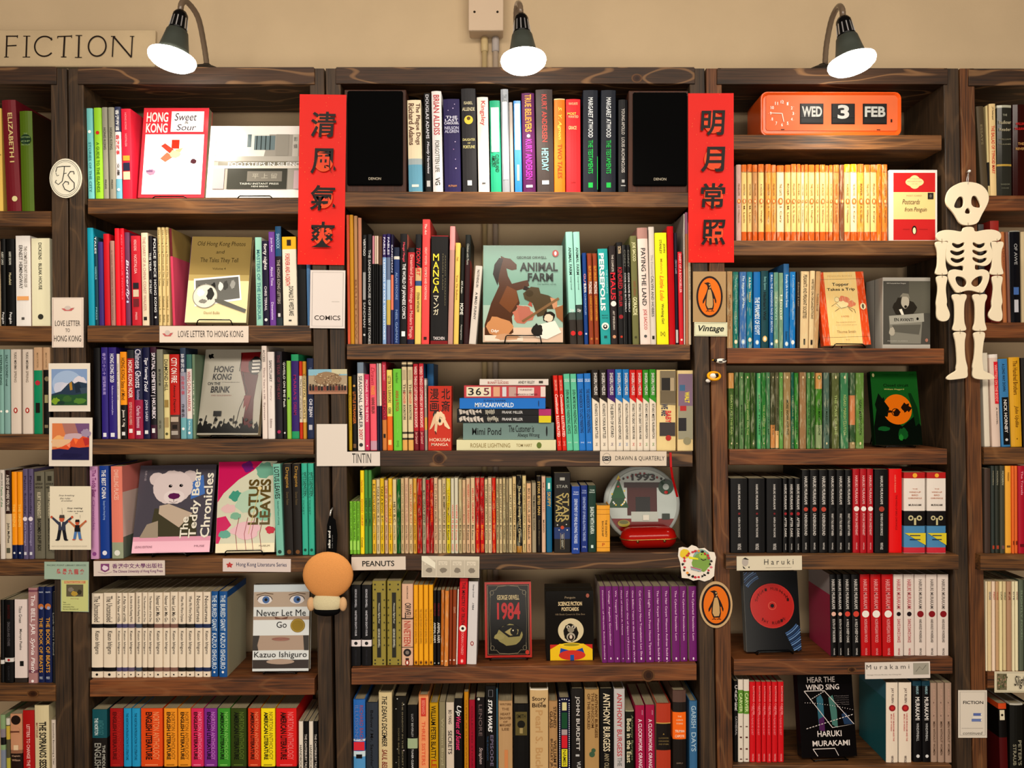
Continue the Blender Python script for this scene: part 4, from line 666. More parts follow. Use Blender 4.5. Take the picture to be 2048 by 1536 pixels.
row(('M', 6), .003, '''
706 730.5 1399 3878c0; t:.3:.2 1410 1480 a06080 RICHARD BACH; t:.3:-.2 1410 1480 7088c0 ILLUSIONS; b 1478 1482 d8e0e8; r:.9 1483 1500 d83848; b 1502 1513 d0e0e8; r:.5 1508 1516 181418; b 1513 1640 60a0d0; H; D .13; a thick blue hardback with red panel
732 756 1405 3c4450; t:.25 1420 1540 0c0c10 Bellow / Mr. Sammler's; H; D .13; a thick slate grey hardback with black lettering
757 784 1385 d8c8a0; t:.4:-.05:i 1392 1492 181414 THE DEAN'S DECEMBER; t:.4:-.05:i 1498 1560 8a2020 SAUL BELLOW; H; D .13; a very thick cream hardback with black italic lettering
787 813 1393 18160f; t:.1:.2 1403 1560 908870 THE SHADOW IN THE SECRET PLACE; t:.1:-.1 1455 1560 787058 SOME BRIEF MOMENTS; o:.1:-.2 1397 c0c0b8; o:.08:-.3 1417 c0c0b8; o:.1:.3 1408 c0c0b8; o:.1:.3 1500 c0b0b8; o:.08:-.2 1497 b0b0a8; o:.07:-.3 1524 b0b0a8; H; a thick black hardback sprinkled with pale specks
814.5 835 1410 0c0c0c; t:.2 1428 1474 b0b0b0 LUCY BEVERLEY; b 1477 1497 a8b898; t:.2 1498 1540 d0d0d0 TUNER CLEARY; D .12; a thick black paperback with pale green patch
837 857 1390 eca878; b 1390 1393 c88858; r:.5:.0 1395 1432 d04838; t:.3 1400 1428 e89888 BERNARD; t:.35 1442 1530 e06848 THREE SISTERS; S 1390 1640 d89868; H; a thick peach hardback with red label
859 876.5 1406 c8a018; t:.55:-.05 1411 1517 2c2408 WILLIAM PETER BLATTY; t:.6 1519 1580 c04010 LEGION; H
878 890.5 1404 948c70; t:.5 1436 1530 b8b090 William Boyd
892 908 1405 d8ccbc; t:.4 1420 1448 403838 BO YANG; t:.5 1461 1508 403838 SECRETS; a cream paperback with SECRETS in dark letters
908.5 925 1397 0e0c0e; t:.7:0:i 1411 1432 e8e8e8 Up; t:.6:0:i 1433 1500 e04080 West of Sunset; a black paperback with pink brush script
928 937 1384 c89020; t:.3 1400 1540 906010 CLEVER AS CLOCKWORK
938 950 1400 a81838; t:.3 1412 1540 781028 COLLECTED STORIES
952 969.5 1395 1c1416; t:.4 1409 1472 786868 LENORE; t:.5:0:i 1495 1528 b8a8a8 Straphen; o:.3:-.2 1398 d0d0c8
970.5 992 1372 0a0a0c; q:.4:.0 1380 1393 a0a0a8; t:.4:-.05:bi 1399 1464 f0f0f0 STAR WARS; t:.3:.1 1470 1540 807890 EPISODE I; t:.15:-.3 1472 1520 385878 THE PHANTOM; a very thick black volume with white slanted capitals
992.5 995.5 1378 4a7890
996.5 1025 1402 c0a078; h:.8 1406 1410 806040 WRITERS; h:.5 1415 1420 806040 THE; h:.7 1425 1430 806040 HEART; h:.8 1433 1438 806040 DAUGHTER; h:.3 1441 1445 806040 OF; h:.8 1447 1452 806040 MARGARET; h:.5 1455 1460 806040 LEE; r:.25:.05 1499 1560 d09060; H; a very thick tan hardback with small brown lettering
1026.5 1058 1408 0c0c0a; r:.75 1423 1470 6a6038; o:.5 1448 1c1a10; r:.2 1455 1466 a8986a; h:.6 1428 1436 2c2814 SMITH; H; a very thick black hardback with olive emblem
1059.5 1096.5 1378 d0b488; b 1376 1380 f0e8d8; h:.75 1393 1403 4a3420 Story; h:.2:.1 1403 1407 4a3420 of; h:.75 1406 1414 4a3420 Bible; t:.4 1420 1540 c4a070 Pearl S. Buck; H; a very thick tan hardback lettered Story Bible
1097.5 1115 1402 b89468; t:.35:.18 1413 1455 503820 STAINED; t:.35:-.22 1422 1455 503820 GLASS; t:.35:.18 1480 1535 503820 WILLIAM F.; t:.35:-.22 1477 1535 503820 BUCKLEY JR.; H
1117 1140 1396 14143c; o:.1:-.42 1400 e8e8f0; o:.1:-.2 1398 e8e8f0; o:.1:0 1398 e8e8f0; o:.1:.2 1398 e8e8f0; o:.1:.42 1400 e8e8f0; t:.08:-.42 1405 1535 e8e8f0 ................................; t:.08:.42 1405 1535 e8e8f0 ................................; r:.4 1404 1420 d8d0a0; r:.5 1424 1456 1c5838; r:.5 1458 1469 b0a0a0; r:.5 1470 1495 d02838; r:.5 1497 1532 e0d838; t:.3 1499 1530 504810 NAMES; H; a thick navy hardback with dotted white border
1142 1167 1378 2a2624; t:.38 1392 1500 d8d4d0 JOHN BURDETT; r:.3 1508 1512 c0c0c0; t:.3:.1 1522 1560 d0d0d0 VULTURE; H
1169 1198 1379 b89868; t:.2:.3 1387 1475 6a4a28 ANTHONY BURGESS; t:.2:.05 1385 1455 6a4a28 THE KINGDOM; t:.2:-.22 1387 1458 6a4a28 OF THE WICKED; o:.4:.0 1508 4a6850; o:.3:.1 1500 4a6850; H; a very thick tan hardback with green leaf motif
1199 1226.5 1378 100e0c; t:.5 1386 1502 e8dcc0 ANTHONY BURGESS; t:.35 1506 1560 b0a488 ANY OLD IRON; H
1227.5 1249.5 1378 c8c4c4; t:.45 1386 1512 c04850 ANTHONY BURGESS; t:.4 1514 1560 808080 THE DEVIL; H
1250.5 1268 1421 182010; t:.5:-.1 1437 1525 e8e0c0 Beds in the East; t:.3:.25 1430 1520 808868 Anthony Burgess; b 1421 1423 a8a888
1270 1289 1411 a81c50; t:.15:.25 1420 1430 e0a0b8 ANTHONY; t:.4 1438 1540 f0e0e8 A CLOCKWORK ORANGE; L .012; D .13
1290.5 1309 1410 a81c50; t:.15:.25 1420 1430 e0a0b8 ANTHONY; t:.4 1438 1540 f0e0e8 A CLOCKWORK ORANGE; L .008; D .13
1312 1341.5 1407 b84830; b 1445 1447 c8a860; b 1447 1500 201814; h:.1 1466 1469 c8a860 A; h:.7 1474 1477 8a7850 CLOCKWORK; h:.7 1480 1483 8a7850 ORANGE; h:.7 1486 1489 8a7850 AND OTHERS; S 1407 1640 c8b898; H; D .14; a very thick terracotta hardback with black label
1345 1372 1381 2c2420; b 1381 1404 685048; b 1424 1478 f07820; h:.3 1431 1434 f8d8b0 THE; h:.5 1438 1441 f8d8b0 COMPLETE; h:.5 1445 1448 f8d8b0 STORIES; h:.7 1459 1464 f8e8d0 TRUMAN; h:.7 1469 1474 f8e8d0 CAPOTE; b 1480 1640 241c18; h:.5 1524 1527 908070 SIMPLY; H; a thick dark brown hardback with orange label
1378.5 1394.5 1402 4878a0; t:.6 1411 1455 b0c8d8 GARISH; t:.6 1464 1502 b0c8d8 DAYS; H
''')
# ---------------------------------------------------------------- right bay
random.seed(11)
def vint():
    E_ = [(143, 190), (190, 238), (243, 287), (290, 333), (340, 392), (405, 455), (455, 500), (505, 570), (578, 630), (632, 680), (682, 718), (720, 750), (752, 785), (787, 842), (848, 885), (888, 940), (940, 965), (968, 1005), (1008, 1062), (1065, 1105), (1107, 1160), (1162, 1220), (1222, 1282), (1285, 1338), (1340, 1395), (1397, 1440), (1442, 1492)]
    out = []
    for i, (a, b) in enumerate(E_):
        x0, x1 = 1440 + a / 4.452 + .2, 1440 + b / 4.452 - .2
        top = 329.5 + random.uniform(-1, 1.6)
        base = {0: 'c8a8a0', 3: 'c89868', 18: 'd88850', 19: '8a5a40', 25: 'e08028', 26: 'd88838', 5: 'd8a050', 6: 'd8a050', 22: 'd8a850', 7: 'ecdcb4', 11: 'ecdcb4', 21: 'ecdcb4'}.get(i, 'e4c888')
        ob = 'd87828' if i not in (20, 21) else 'e8a818'
        s_ = '%g %g %g %s; W; L .002' % (x0, x1, top, base)
        if i not in (0, 19, 25): s_ += '; b %g %g %s; b 464 482 %s; r:.9 %g %g 6a4028' % (top, 344, ob, 'd06820', 344.3, 345)
        s_ += '; t:.35 368 392 8a6030 %s; t:.35 412 446 8a6030 %s; n:.75 403 %s e8c890' % (random.choice(['THE LONG VOYAGE', 'RIVER', 'A HOUSE', 'SUMMER', 'PENELOPE', 'THE GATE', 'WINTER']), random.choice(['A. G. Street', 'E. Waugh', 'R. Hughes', 'H. Williamson', 'M. Lavin', 'J. Cary']), 'c87838')
        out.append(s_)
    return '\n'.join(out)
row(('R', 2), .002, vint(), dy=.01)
row(('R', 3), 0.0, '''
1453.5 1465 543 b09068; W; t:.4 590 660 806040 PUBLIC SCHOOL; L .004
1466 1477 544 1c7a70; W; t:.4 556 625 a8d0c8 Psychology and Economic Environments; t:.4 632 668 a8d0c8 George; n:.6 684 e0d8b0
1479 1493 544 4878b0; W; t:.4::i 552 616 d8e8f0 The Inequality of Man; n:.6 684 a0c0e0
1493.8 1505 544 1c8098; W; t:.4 555 577 e0e0d0 A. R. Burn; t:.4 585 605 e8c860 History; n:.6 680 e0d0b0
1507 1521 544 1c78b8; t:.7 595 670 e8f0f0 THE PYRAMIDS OF EGYPT; n:.5 685 c0d8e8; a blue paperback with large white lettering
1521.7 1537 542 1c5058; t:.4 554 580 80b0b0 Betty Spence; t:.4 585 640 101818 Hadrian's Wall; n:.6 678 e0c080
1539 1547 545 2068a0; t:.5 550 665 c8d8e8 BULL: THE CHANGING FACE OF BRITAIN; n:.6 688 c0d8e8
1548 1557 545 6a9888; W; t:.5 590 640 a8c8b8 Town; n:.7 683 e0d8a0
1558 1566.5 546 80a088; W; t:.5 590 640 e8e8d8 Home
1567 1578.5 528 2078b0; b 528 546 3870a0; t:.5 550 615 d8e8f0 Everyday Life in Ancient Greece; t:.4 663 680 104060 Sutton; n:.6 688 c0d8e8
1579 1591.5 544 1c80c0; W; t:.4 550 640 a8d0f0 A Concise Alternative Ancient History; n:.6 685 e0e8f0; L -.005
1593 1600 544 38302c; t:.4 565 614 a09078 Edward Lear
1602 1618.7 543 dcc49c; W; t:.45 550 637 403020 PEASANTS AND PEASANT SOCIETIES; r:.2 678 690 302820; L -.015
1620.5 1630.5 542 dcc49c; W; t:.5 558 638 403020 WRITERS ON ORGANIZATIONS; r:.4 680 690 302820; L -.02
1631.5 1641.7 543 c09c70; W; t:.4 588 622 806040 Bertrand Russell; L -.035
''', dy=.008)
def green():
    E_ = [(75, 125), (130, 165), (170, 212), (218, 270), (272, 315), (330, 365), (367, 410), (412, 447), (450, 490), (492, 525), (527, 563), (565, 630), (632, 660), (662, 700), (708, 768), (772, 808), (810, 845), (852, 910), (920, 975), (995, 1062), (1072, 1145), (1155, 1205), (1210, 1283)]
    cs = ['4a6830', '4c6a3c', '64885a', '4a7a3c', '46622c', '60b078', '38803c', '5a8a64', '58583c', '6a684c', '70a058', 'a08a60', '1c6a58', '3c8838', '9c7c58', '588a50', '4a7838', '4a8428', '5c7468', '646c40', '48845c', 'a8946c', '6c9048']
    out = []
    for i, (a, b) in enumerate(E_):
        x0, x1 = 1440 + a / 4.452 + .2, 1440 + b / 4.452 - .2
        s_ = '%g %g %g %s; W; L .002' % (x0, x1, 745.5 + random.uniform(-.8, 1), cs[i])
        if i == 0: s_ += '; b 745 777 c8985c'
        if i == 17: s_ += '; b 745 778 c8985c; b 850 896 90a078'
        if i == 21: s_ += '; b 745 757 4c6848; b 757 791 4c6848; b 791 850 c8885c; b 850 885 3c5c38'
        if i == 8: s_ += '; b 850 896 c89058'
        if i == 9: s_ += '; b 862 896 e0b880'
        if i == 12: s_ += '; b 850 896 48785c'
        if i not in (14, 21): s_ += '; t:.35 %d 870 %s %s' % (random.choice([790, 800, 810]), random.choice(['204018', 'a8b878', '283c20']), random.choice(['NGAIO MARSH CLUTCH', 'DEATH AT THE BAR', 'THE CASE OF THE', 'BLACK PLUMES', 'MORE WORK FOR THE']))
        s_ += '; n:.5 %d %s e0d0a8' % (random.choice([755, 755, 887]), cs[i] if i != 14 else '9c7c58')
        out.append(s_)
    return '\n'.join(out)
row(('R', 4), 0, green(), dy=.01)
def mk(x0, x1, top, t, dc='a02830', l=.008, c='0e0c0e', tc='d0ccc8', dd='', wd=.3): 
    h = 1104 - top
    return '%g %g %g %s; t:%g %g %g %s HARUKI MURAKAMI; o:.55 %g %s; t:%g %g %g %s %s; t:.2 %g %g %s VINTAGE; L %g%s' % (x0, x1, top, c, wd, top + h * .08, top + h * .42, tc, top + h * .48, dc, wd * .9, top + h * .53, top + h * .8, tc, t, top + h * .885, top + h * .97, tc, l, dd)
row(('R', 5), 0, '\n'.join([mk(1460.5, 1495, 957, 'KAFKA ON THE SHORE', '802028', .004, wd=.14).replace('o:.55', 'o:.13'), mk(1496.5, 1530, 957, 'KAFKA ON THE SHORE', '802028', .004, wd=.14).replace('o:.55', 'o:.13'), mk(1532.5, 1564, 957, 'KAFKA ON THE SHORE', '802028', .004, wd=.14).replace('o:.55', 'o:.13'),
    mk(1565.5, 1575.5, 957, 'AFTER DARK', l=.002, wd=.5), mk(1577, 1588, 957, 'AFTER DARK', l=.002, wd=.5), mk(1589.5, 1602, 957, 'AFTER DARK', l=.002, wd=.45),
    mk(1603.5, 1619, 940, 'UNDERGROUND', 'b85040', 0, wd=.4), mk(1620, 1637, 940, 'UNDERGROUND', 'b85040', 0, wd=.4), mk(1638, 1656, 940, 'UNDERGROUND', 'b85040', 0, wd=.38), mk(1657, 1672, 940, 'WHAT I TALK ABOUT WHEN', '141414', 0, wd=.35), mk(1673, 1689, 940, 'WHAT I TALK ABOUT WHEN', '141414', 0, wd=.35), mk(1690, 1704.5, 940, 'WHAT I TALK ABOUT WHEN', '141414', 0, wd=.35),
    mk(1705.5, 1719, 938, 'SPUTNIK SWEETHEART', 'e8e0dc', .002, 'b01828', 'e8b8b8', wd=.4).replace('o:.55', 'o:.8'), mk(1720, 1733, 938, 'SPUTNIK SWEETHEART', 'e8e0dc', .002, 'b01828', 'e8b8b8', wd=.4).replace('o:.55', 'o:.8'), mk(1734, 1746.5, 938, 'SPUTNIK SWEETHEART', 'e8e0dc', .002, 'b01828', 'e8b8b8', wd=.4).replace('o:.55', 'o:.8'),
    mk(1749, 1776.5, 939, 'THE WIND-UP BIRD CHRONICLE', 'a84838', 0, wd=.2).replace('o:.55', 'o:.4'), '1778 1804 938 e01418; t:.14:-.05 950 985 f08878 HARUKI MURAKAMI; t:.14:.05 990 1060 a00810 THE WIND-UP BIRD CHRONICLE; L 0; a thick bright red paperback with faint lettering',
    '1808 1850.5 945 e4dcd4; b 945 957 b82828; o:.22 951 e8b040; h:.25 977 979 c08060 THE; h:.55 983 986 c08060 WIND-UP; h:.3 989 992 c08060 BIRD; h:.65 995 998 c08060 CHRONICLE; h:.6 1008 1012 504840 MURAKAMI; b 1022 1052 181416; o:.25:-.2 1036 c8c098; o:.25:.2 1036 c8c098; o:.12:-.2 1036 181416; o:.12:.2 1036 181416; r:.1 1036 1050 c8c098; b 1052 1106 5890b8; g 1066 1090 d8c838; b 1095 1106 c83848; r:.5 1070 1072 204060; r:.5 1078 1080 204060; L 0; D .13; a very thick white paperback with red top and wind-up key',
    '1854 1892 945 e4dcd4; b 945 957 b82828; o:.22 951 e8b040; h:.25 977 979 c08060 THE; h:.55 983 986 c08060 WIND-UP; h:.3 989 992 c08060 BIRD; h:.65 995 998 c08060 CHRONICLE; h:.6 1008 1012 504840 MURAKAMI; b 1022 1052 181416; o:.25:-.2 1036 c8c098; o:.25:.2 1036 c8c098; o:.12:-.2 1036 181416; o:.12:.2 1036 181416; r:.1 1036 1050 c8c098; b 1052 1106 5890b8; g 1066 1090 d8c838; b 1095 1106 c83848; r:.5 1070 1072 204060; r:.5 1078 1080 204060; L 0; D .13; a very thick white paperback with red top and wind-up key']), dy=0.0)
def mk6(*a, **k):
    s_ = mk(*a, **k); return s_
def mm(x0, x1, t, dc, c='0e0c0e', tc='d0ccc8', wd=.4, l=.016, dd='', ds='.7'):
    return '%g %g 1149 %s; t:%g 1159 1218 %s HARUKI MURAKAMI; o:%s 1228 %s; t:%g 1238 1285 %s %s; t:.2 1296 1310 %s VINTAGE; L %g%s' % (x0, x1, c, wd, tc, ds, dc, wd * .8, tc, t, tc, l, dd)
row(('R', 6), .016, '\n'.join([mm(1659, 1672, 'SOUTH OF THE BORDER', 'e0b8a8', dd='; S 1149 1190 a8a0a0; S 1190 1320 b04060; D .13', wd=.5), mm(1673, 1684, 'SOUTH OF THE BORDER', 'e0b8a8', wd=.5), mm(1684.7, 1701, 'A WILD SHEEP CHASE', 'd05040'), mm(1702, 1719, 'A WILD SHEEP CHASE', 'd05040'),
    mm(1719.7, 1739, 'NORWEGIAN WOOD', 'ece8e0', 'c0141c', 'e8a8a8', ds='.75'), mm(1740.5, 1761, 'NORWEGIAN WOOD', 'ece8e0', 'c0141c', 'e8a8a8', ds='.75'), mm(1763, 1786, 'NORWEGIAN WOOD', 'ece8e0', 'c0141c', 'e8a8a8', ds='.65'),
    mm(1786.7, 1806, 'DANCE DANCE DANCE', '2c1820', 'e0d4cc', 'c06068', l=.006, ds='.45'), mm(1807, 1828, 'DANCE DANCE DANCE', '2c1820', 'e0d4cc', 'c06068', l=.006, ds='.45'), mm(1829, 1851, 'HARD-BOILED WONDERLAND', '901c28', 'e0d4cc', '706864', l=.004, ds='.6', wd=.3), mm(1852, 1874, 'HARD-BOILED WONDERLAND', '901c28', 'e0d4cc', '706864', l=.003, ds='.6', wd=.3), mm(1875, 1897, 'HARD-BOILED WONDERLAND', '901c28', 'e0d4cc', '706864', l=.002, ds='.6', wd=.3)]))
def j7(x0, x1): return '%g %g 1364 d01c28; t:.3:.15 1372 1430 f0a0a0 RAYMOND CARVER; t:.4:-.1 1412 1470 f08890 WILL YOU PLEASE BE QUIET; t:.3 1507 1522 f0a8a8 VINTAGE; L .002; D .13' % (x0, x1)
row(('R', 7), .002, '\n'.join(['1468 1475.5 1362 100e10; k:.7 1370 1422 d8d4d0 CARVER; t:.5 1432 1470 b0acac CATHEDRAL; D .13', '1476 1486.5 1359 e0d8cc; b 1380 1427 6a9840; t:.6 1386 1424 d8e8b0 CARVER; r:.4 1452 1454 603020; r:.4 1473 1476 603020; r:.4 1496 1499 603020; r:.4 1517 1519 603020; D .13', '1487.2 1498.5 1359 e0d8cc; b 1382 1428 6a9840; t:.6 1386 1424 d8e8b0 CARVER; r:.4 1452 1454 603020; r:.4 1473 1476 603020; r:.4 1496 1499 603020; r:.4 1517 1519 603020; D .13',
    j7(1499.3, 1511), j7(1512, 1522.3), j7(1523, 1532.3), j7(1533, 1543), j7(1543.7, 1555), j7(1555.7, 1567.5),
    '1772 1796 1365 e8dccc; t:.25 1376 1406 604848 JAY RUBIN; o:.55 1416 a02830; o:.3 1416 c83838; t:.12:.12 1426 1482 d06868 HARUKI MURAKAMI AND THE; t:.12:-.08 1428 1462 d06868 MUSIC OF WORDS; t:.2 1511 1525 706060 VINTAGE; S 1365 1400 488090; S 1400 1535 2c7078; L 0; D .14', '1797.3 1823 1365 e8dccc; t:.25 1376 1406 604848 JAY RUBIN; o:.55 1416 a02830; o:.3 1416 c83838; t:.12:.12 1426 1482 d06868 HARUKI MURAKAMI AND THE; t:.12:-.08 1428 1462 d06868 MUSIC OF WORDS; t:.2 1511 1525 706060 VINTAGE; L 0; D .14',
    '1825 1842.5 1362 121014; b 1362 1372 1c4858; t:.3 1372 1388 a8c8d0 HARUKI; t:.5 1394 1440 e8e4e0 MURAKAMI; t:.3 1446 1482 c0c0c0 WIND/PINBALL; o:.4 1512 d8d8d8; L .01; D .13', '1843.5 1860 1362 121014; b 1362 1372 1c4858; t:.3 1372 1388 a8c8d0 HARUKI; t:.5 1394 1440 e8e4e0 MURAKAMI; t:.3 1446 1482 c0c0c0 WIND/PINBALL; o:.4 1512 d8d8d8; L .01; D .13',
    '1861 1873.5 1366 b09888; t:.35 1378 1435 c8a898 HARUKI MURAKAMI; t:.35 1443 1510 685040 MEN WITHOUT WOMEN; L .006; D .13', '1875 1888 1366 b09888; t:.35 1378 1435 c8a898 HARUKI MURAKAMI; t:.35 1443 1510 685040 MEN WITHOUT WOMEN; L .006; D .13', '1890 1903 1366 b09888; t:.35 1378 1435 c8a898 HARUKI MURAKAMI; t:.35 1443 1510 685040 MEN WITHOUT WOMEN; L .004; D .13']))
# ---------------------------------------------------------------- far left bay
row(('FL', 1), .02, '''
-18 2.5 217 d8b860; r:.9 310 311 503818; L .02; H
3 31 201 7a2430; t:.32:.1 227 326 d8c890 ELIZABETH I; o:.4:.15 399 d8d0a0; L .05; H; a very thick dark red hardback with raised cream lettering
36 64 223 5c7420; o:.85 280 1c3c24; h:.3 267 270 90a878 THE; h:.7 274 277 90a878 LETTERS; h:.7 282 285 90a878 OF; h:.7 289 292 90a878 ARTHUR; S 223 423 3c2818; L .025; H; D .14; a very thick olive green hardback with dark oval label
''')
row(('FL', 2), .01, '''
-14 -1 478 101010
0 10.5 478 101010; t:.4 504 530 d0d0c8 ALBERT CAMUS; t:.5 625 648 e0e0e0 Penguin; b 473 478 c8a020
12 28.5 478 101010; t:.3 504 530 d0d0c8 HARRY BROWN; t:.3 546 570 c8c0a0 Mansfield; t:.4 625 648 e0e0e0 Penguin
30.5 60 472 e8e4e0; t:.22:.2 493 575 908880 THE COMPLETE SHORT STORIES OF; t:.25:-.12 491 578 605c58 ERNEST HEMINGWAY; r:.8 593 601 e8b078; r:.2 635 640 605c58; S 476 652 e0d0c8
62 99 477 e8e4c8; t:.18 486 580 38382c DICKENS · BLEAK HOUSE; o:.3 634 404038; S 477 652 e8e4cc; a very thick cream paperback with black lettering
''')
row(('FL', 3), .006, '''
-13 -3 699 8ab0a8
-2 7 699 8ab0a8; o:.5 823 f0f0e8; t:.5 710 770 305048 STEPHEN KING
8 20 699 8aaca8; t:.4 710 772 305048 SALLY ROONEY novel; o:.5 823 f0f0e8
21 41.5 699 d8ccc0; t:.25 704 740 605850 YUKIO MISHIMA; t:.25 742 765 908478 SPRING; n:.4 821 b03830 e8dcd0
44.5 65 699 d8ccc0; t:.25 704 740 605850 YUKIO MISHIMA; t:.25 742 765 908478 SPRING; n:.4 821 b03830 e8dcd0
67 84 695 189068; b 695 741 c8a888; t:.2 706 736 a08868 MAX PORTER; o:.6 766 b83848; r:.5 806 826 202018; S 695 870 c8a888
85.5 100 695 1c1a18; b 695 740 c8a888; t:.2 706 736 a08868 MAX PORTER; o:.7:.1 758 908468; r:.5 790 806 a8a078; r:.5 850 856 908468
''')
row(('FL', 4), .01, '''
-14 -2 940 c8c0a8
-1 8.5 940 d8d0c8; t:.4 946 972 404038 JOHN DOE; t:.4 974 1014 609068 Fields of the
9.5 22 941 ccc0ac; b 941 1028 381c14; t:.5 950 1022 e8dcd0 A SENSE OF WHERE YOU ARE; t:.5 1046 1086 303028 John McPhee; r:.6 1096 1106 606050; a cream paperback with dark brown upper half
22.7 33.3 944 f0a018; b 1090 1120 142454; t:.5 1008 1054 f8d070 THE SIRENS; o:.4 1106 e0e0e0
34 44.3 944 f0a018; b 1090 1120 142454; t:.5 1008 1054 f8d070 THE SIRENS; o:.4 1106 e0e0e0
45 55 938 6a6080; t:.5 952 1030 403850 Palm Sunday; o:.9 1038 e0d8e0; t:.5 1046 1092 b0a8c8 Kurt Vonnegut; r:.5 1104 1110 d0d0d8
56 66.3 938 6a6080; t:.5 952 1030 403850 Palm Sunday; o:.9 1038 e0d8e0; t:.5 1046 1092 b0a8c8 Kurt Vonnegut; r:.5 1104 1110 d0d0d8
67.3 88.5 944 787464; r:.4 952 962 403c30; h:.7 966 970 282420 AUTHOR OF; h:.7 973 977 282420 HOCUS; t:.35 985 1036 d8d0b8 KURT VONNEGUT; t:.35 1038 1102 201c18 BAGOMBO SNUFF BOX
89.5 109.5 943 787464; r:.4 952 962 403c30; h:.7 966 970 282420 AUTHOR OF; h:.7 973 977 282420 HOCUS; t:.35 985 1036 d8d0b8 KURT VONNEGUT; t:.35 1038 1102 201c18 BAGOMBO SNUFF BOX
''')
row(('FL', 5), .004, '''
-14 -1 1200 101012
0 8 1200 101012; b 1320 1328 d8d4d0
9 26.5 1200 101012; t:.3 1210 1238 501818 BRAM STOKER; t:.3 1244 1292 706c70 DRACULA AND OTHERS; b 1316 1324 d8d4d0; o:.3 1320 b03030; t:.2 1332 1360 404044 CLASSICS
28.5 54 1199 e0d4d0; t:.25 1212 1246 706c68 Titus Groan; t:.25 1258 1300 605c58 Mervyn Peake; r:.3:.1 1322 1332 202020; b 1356 1371 3c3430
56 74.5 1176 b08888; b 1180 1184 805060; b 1340 1346 805060; t:.6 1190 1270 f0e8e8 The BELL JAR; t:.55:0:i 1276 1345 f0e8e8 Sylvia Plath; o:.3 1362 f0e8e8
75 88.7 1174 1c2c5c; h:.7 1183 1186 c8d0e0 WHITE; o:.9 1213 c07840; o:.5:.1 1216 a0a8c8; t:.55 1235 1345 e0a840 THE BOOK OF BEASTS; h:.5 1353 1358 c0c8d8 PRESS
89.3 103.3 1174 1c2c5c; h:.7 1183 1186 c8d0e0 WHITE; o:.9 1213 c07840; o:.5:.1 1216 a0a8c8; t:.55 1235 1345 e0a840 THE BOOK OF BEASTS; h:.5 1353 1358 c0c8d8 PRESS
104.3 110 1184 282828; t:.5 1226 1310 a0a098 Look what I found
''')
row(('FL', 6), .012, '''
-14 -1 1430 405030
0 10 1430 90a880; b 1458 1475 908890; b 1475 1490 202020; b 1500 1640 8890a0
10.7 19.5 1437 605c48; b 1437 1450 d0ccc0; b 1452 1479 c8b050; b 1516 1640 b8b050
20 44 1428 c89878; o:.8:0 1440 2c1c14; o:.6:.05 1462 c89878; r:.8:-.1 1462 1465 6a4030; b 1500 1507 9a7058; b 1507 1640 30201a; h:.7:0 1510 1514 c8a890 Captain; h:.7 1518 1522 c8a890 Wilson; r:.4 1490 1500 e0c8a8; a thick tan paperback with photographed dark-haired man
45 68 1421 b02020; t:.3 1449 1560 f0c8c0 LETTERS TO CHANGE THE WORLD
68.5 97.5 1411 d8cca8; t:.5:.1:b 1443 1515 38342c THE SOPRANOS; t:.5:.1:b 1518 1560 38342c SESSIONS; t:.14:-.3 1445 1475 b07868 MATT ZOLLER; H
102 111.5 1440 d8ccc0; t:.4 1446 1530 706860 Somewhat Becoming a Year
''')
# ---------------------------------------------------------------- far right bay
row(('FR', 1), .03, '''
1952 1967 213 605440; t:.3 250 290 908468 ESSAYS; L .06
1971 1975.5 212 d8c898; b 325 372 141010; L .03
1976.5 1991 208 e0c898; t:.3 214 240 504030 J F Federspiel; t:.5 252 348 d04030 THE BALLAD OF TYPHOID MARY; L .016
1992 2023 211 3a3a34; b 209 216 b8b8a8; h:.3 229 233 a8a898 THE; h:.85 242 249 b8b098 Faulkner; h:.8 257 263 b8b098 Reader; h:.8 278 281 908c78 WILLIAM; h:.8 288 291 908c78 FAULKNER; b 329 333 b89c50; h:.6 368 371 808070 RANDOM; h:.5 376 378 808070 HOUSE; H; G; L .004; a very thick charcoal hardback with gold stripe
2025 2055 210 3c1814; h:.7 246 251 d03838 WILLIAM; h:.8 256 261 d03838 FAULKNER; h:.4 286 291 c8a068 THE; h:.7 296 301 c8a068 REIVERS; H; G; L .004
2056 2072 214 403830
''')
row(('FR', 2), .01, '''
1956 1968 449 5a5858; t:.5 465 520 b0a8a8 LEOPOLD; L .02
1980 1998 442 a03830
2001 2009 464 c08050; L .03; t:.5 495 545 904838 A CHILDHOOD
2009.7 2017 464 906858; L .03
2019 2040 462 1c1c22; t:.3 488 530 a8a8a8 OF AWE; r:.5 575 590 5878b0; r:.4 600 625 c8c8d0; b 460 464 a0a098; S 464 646 e0e0e4; H; G; L .012
2041.5 2058 464 c8b898; L .01
''')
row(('FR', 3), .02, '''
1963.5 1975 706 e0d8c8; L .03
1978 1995 709 dcc8bc; b 709 716 e8e0d8; r:.45:.15 724 808 d82838; t:.3:.15 730 804 f0b0a8 WRITTEN ON THE BODY; t:.15:.1 815 850 605048 A NOVEL; L .035; H; a thick pink-cream hardback with red title strip
1996 2014.5 718 4888b8; t:.3 728 783 102038 A LONG WAY DOWN; r:.7:.05 795 890 121214; t:.35:.05 800 866 e8e4e0 NICK HORNBY; o:.3:.05 880 d0d0d0; L .04; a thick blue paperback with black name panel
2017 2039 715 d8a830; t:.4 722 790 785010 The Hundred Brothers; t:.4::i 812 855 785010 John Updike; o:.12 878 785010; L .03; H
2041 2062 716 201810; t:.5 728 785 805040 SEVEN; L .03; H
''')
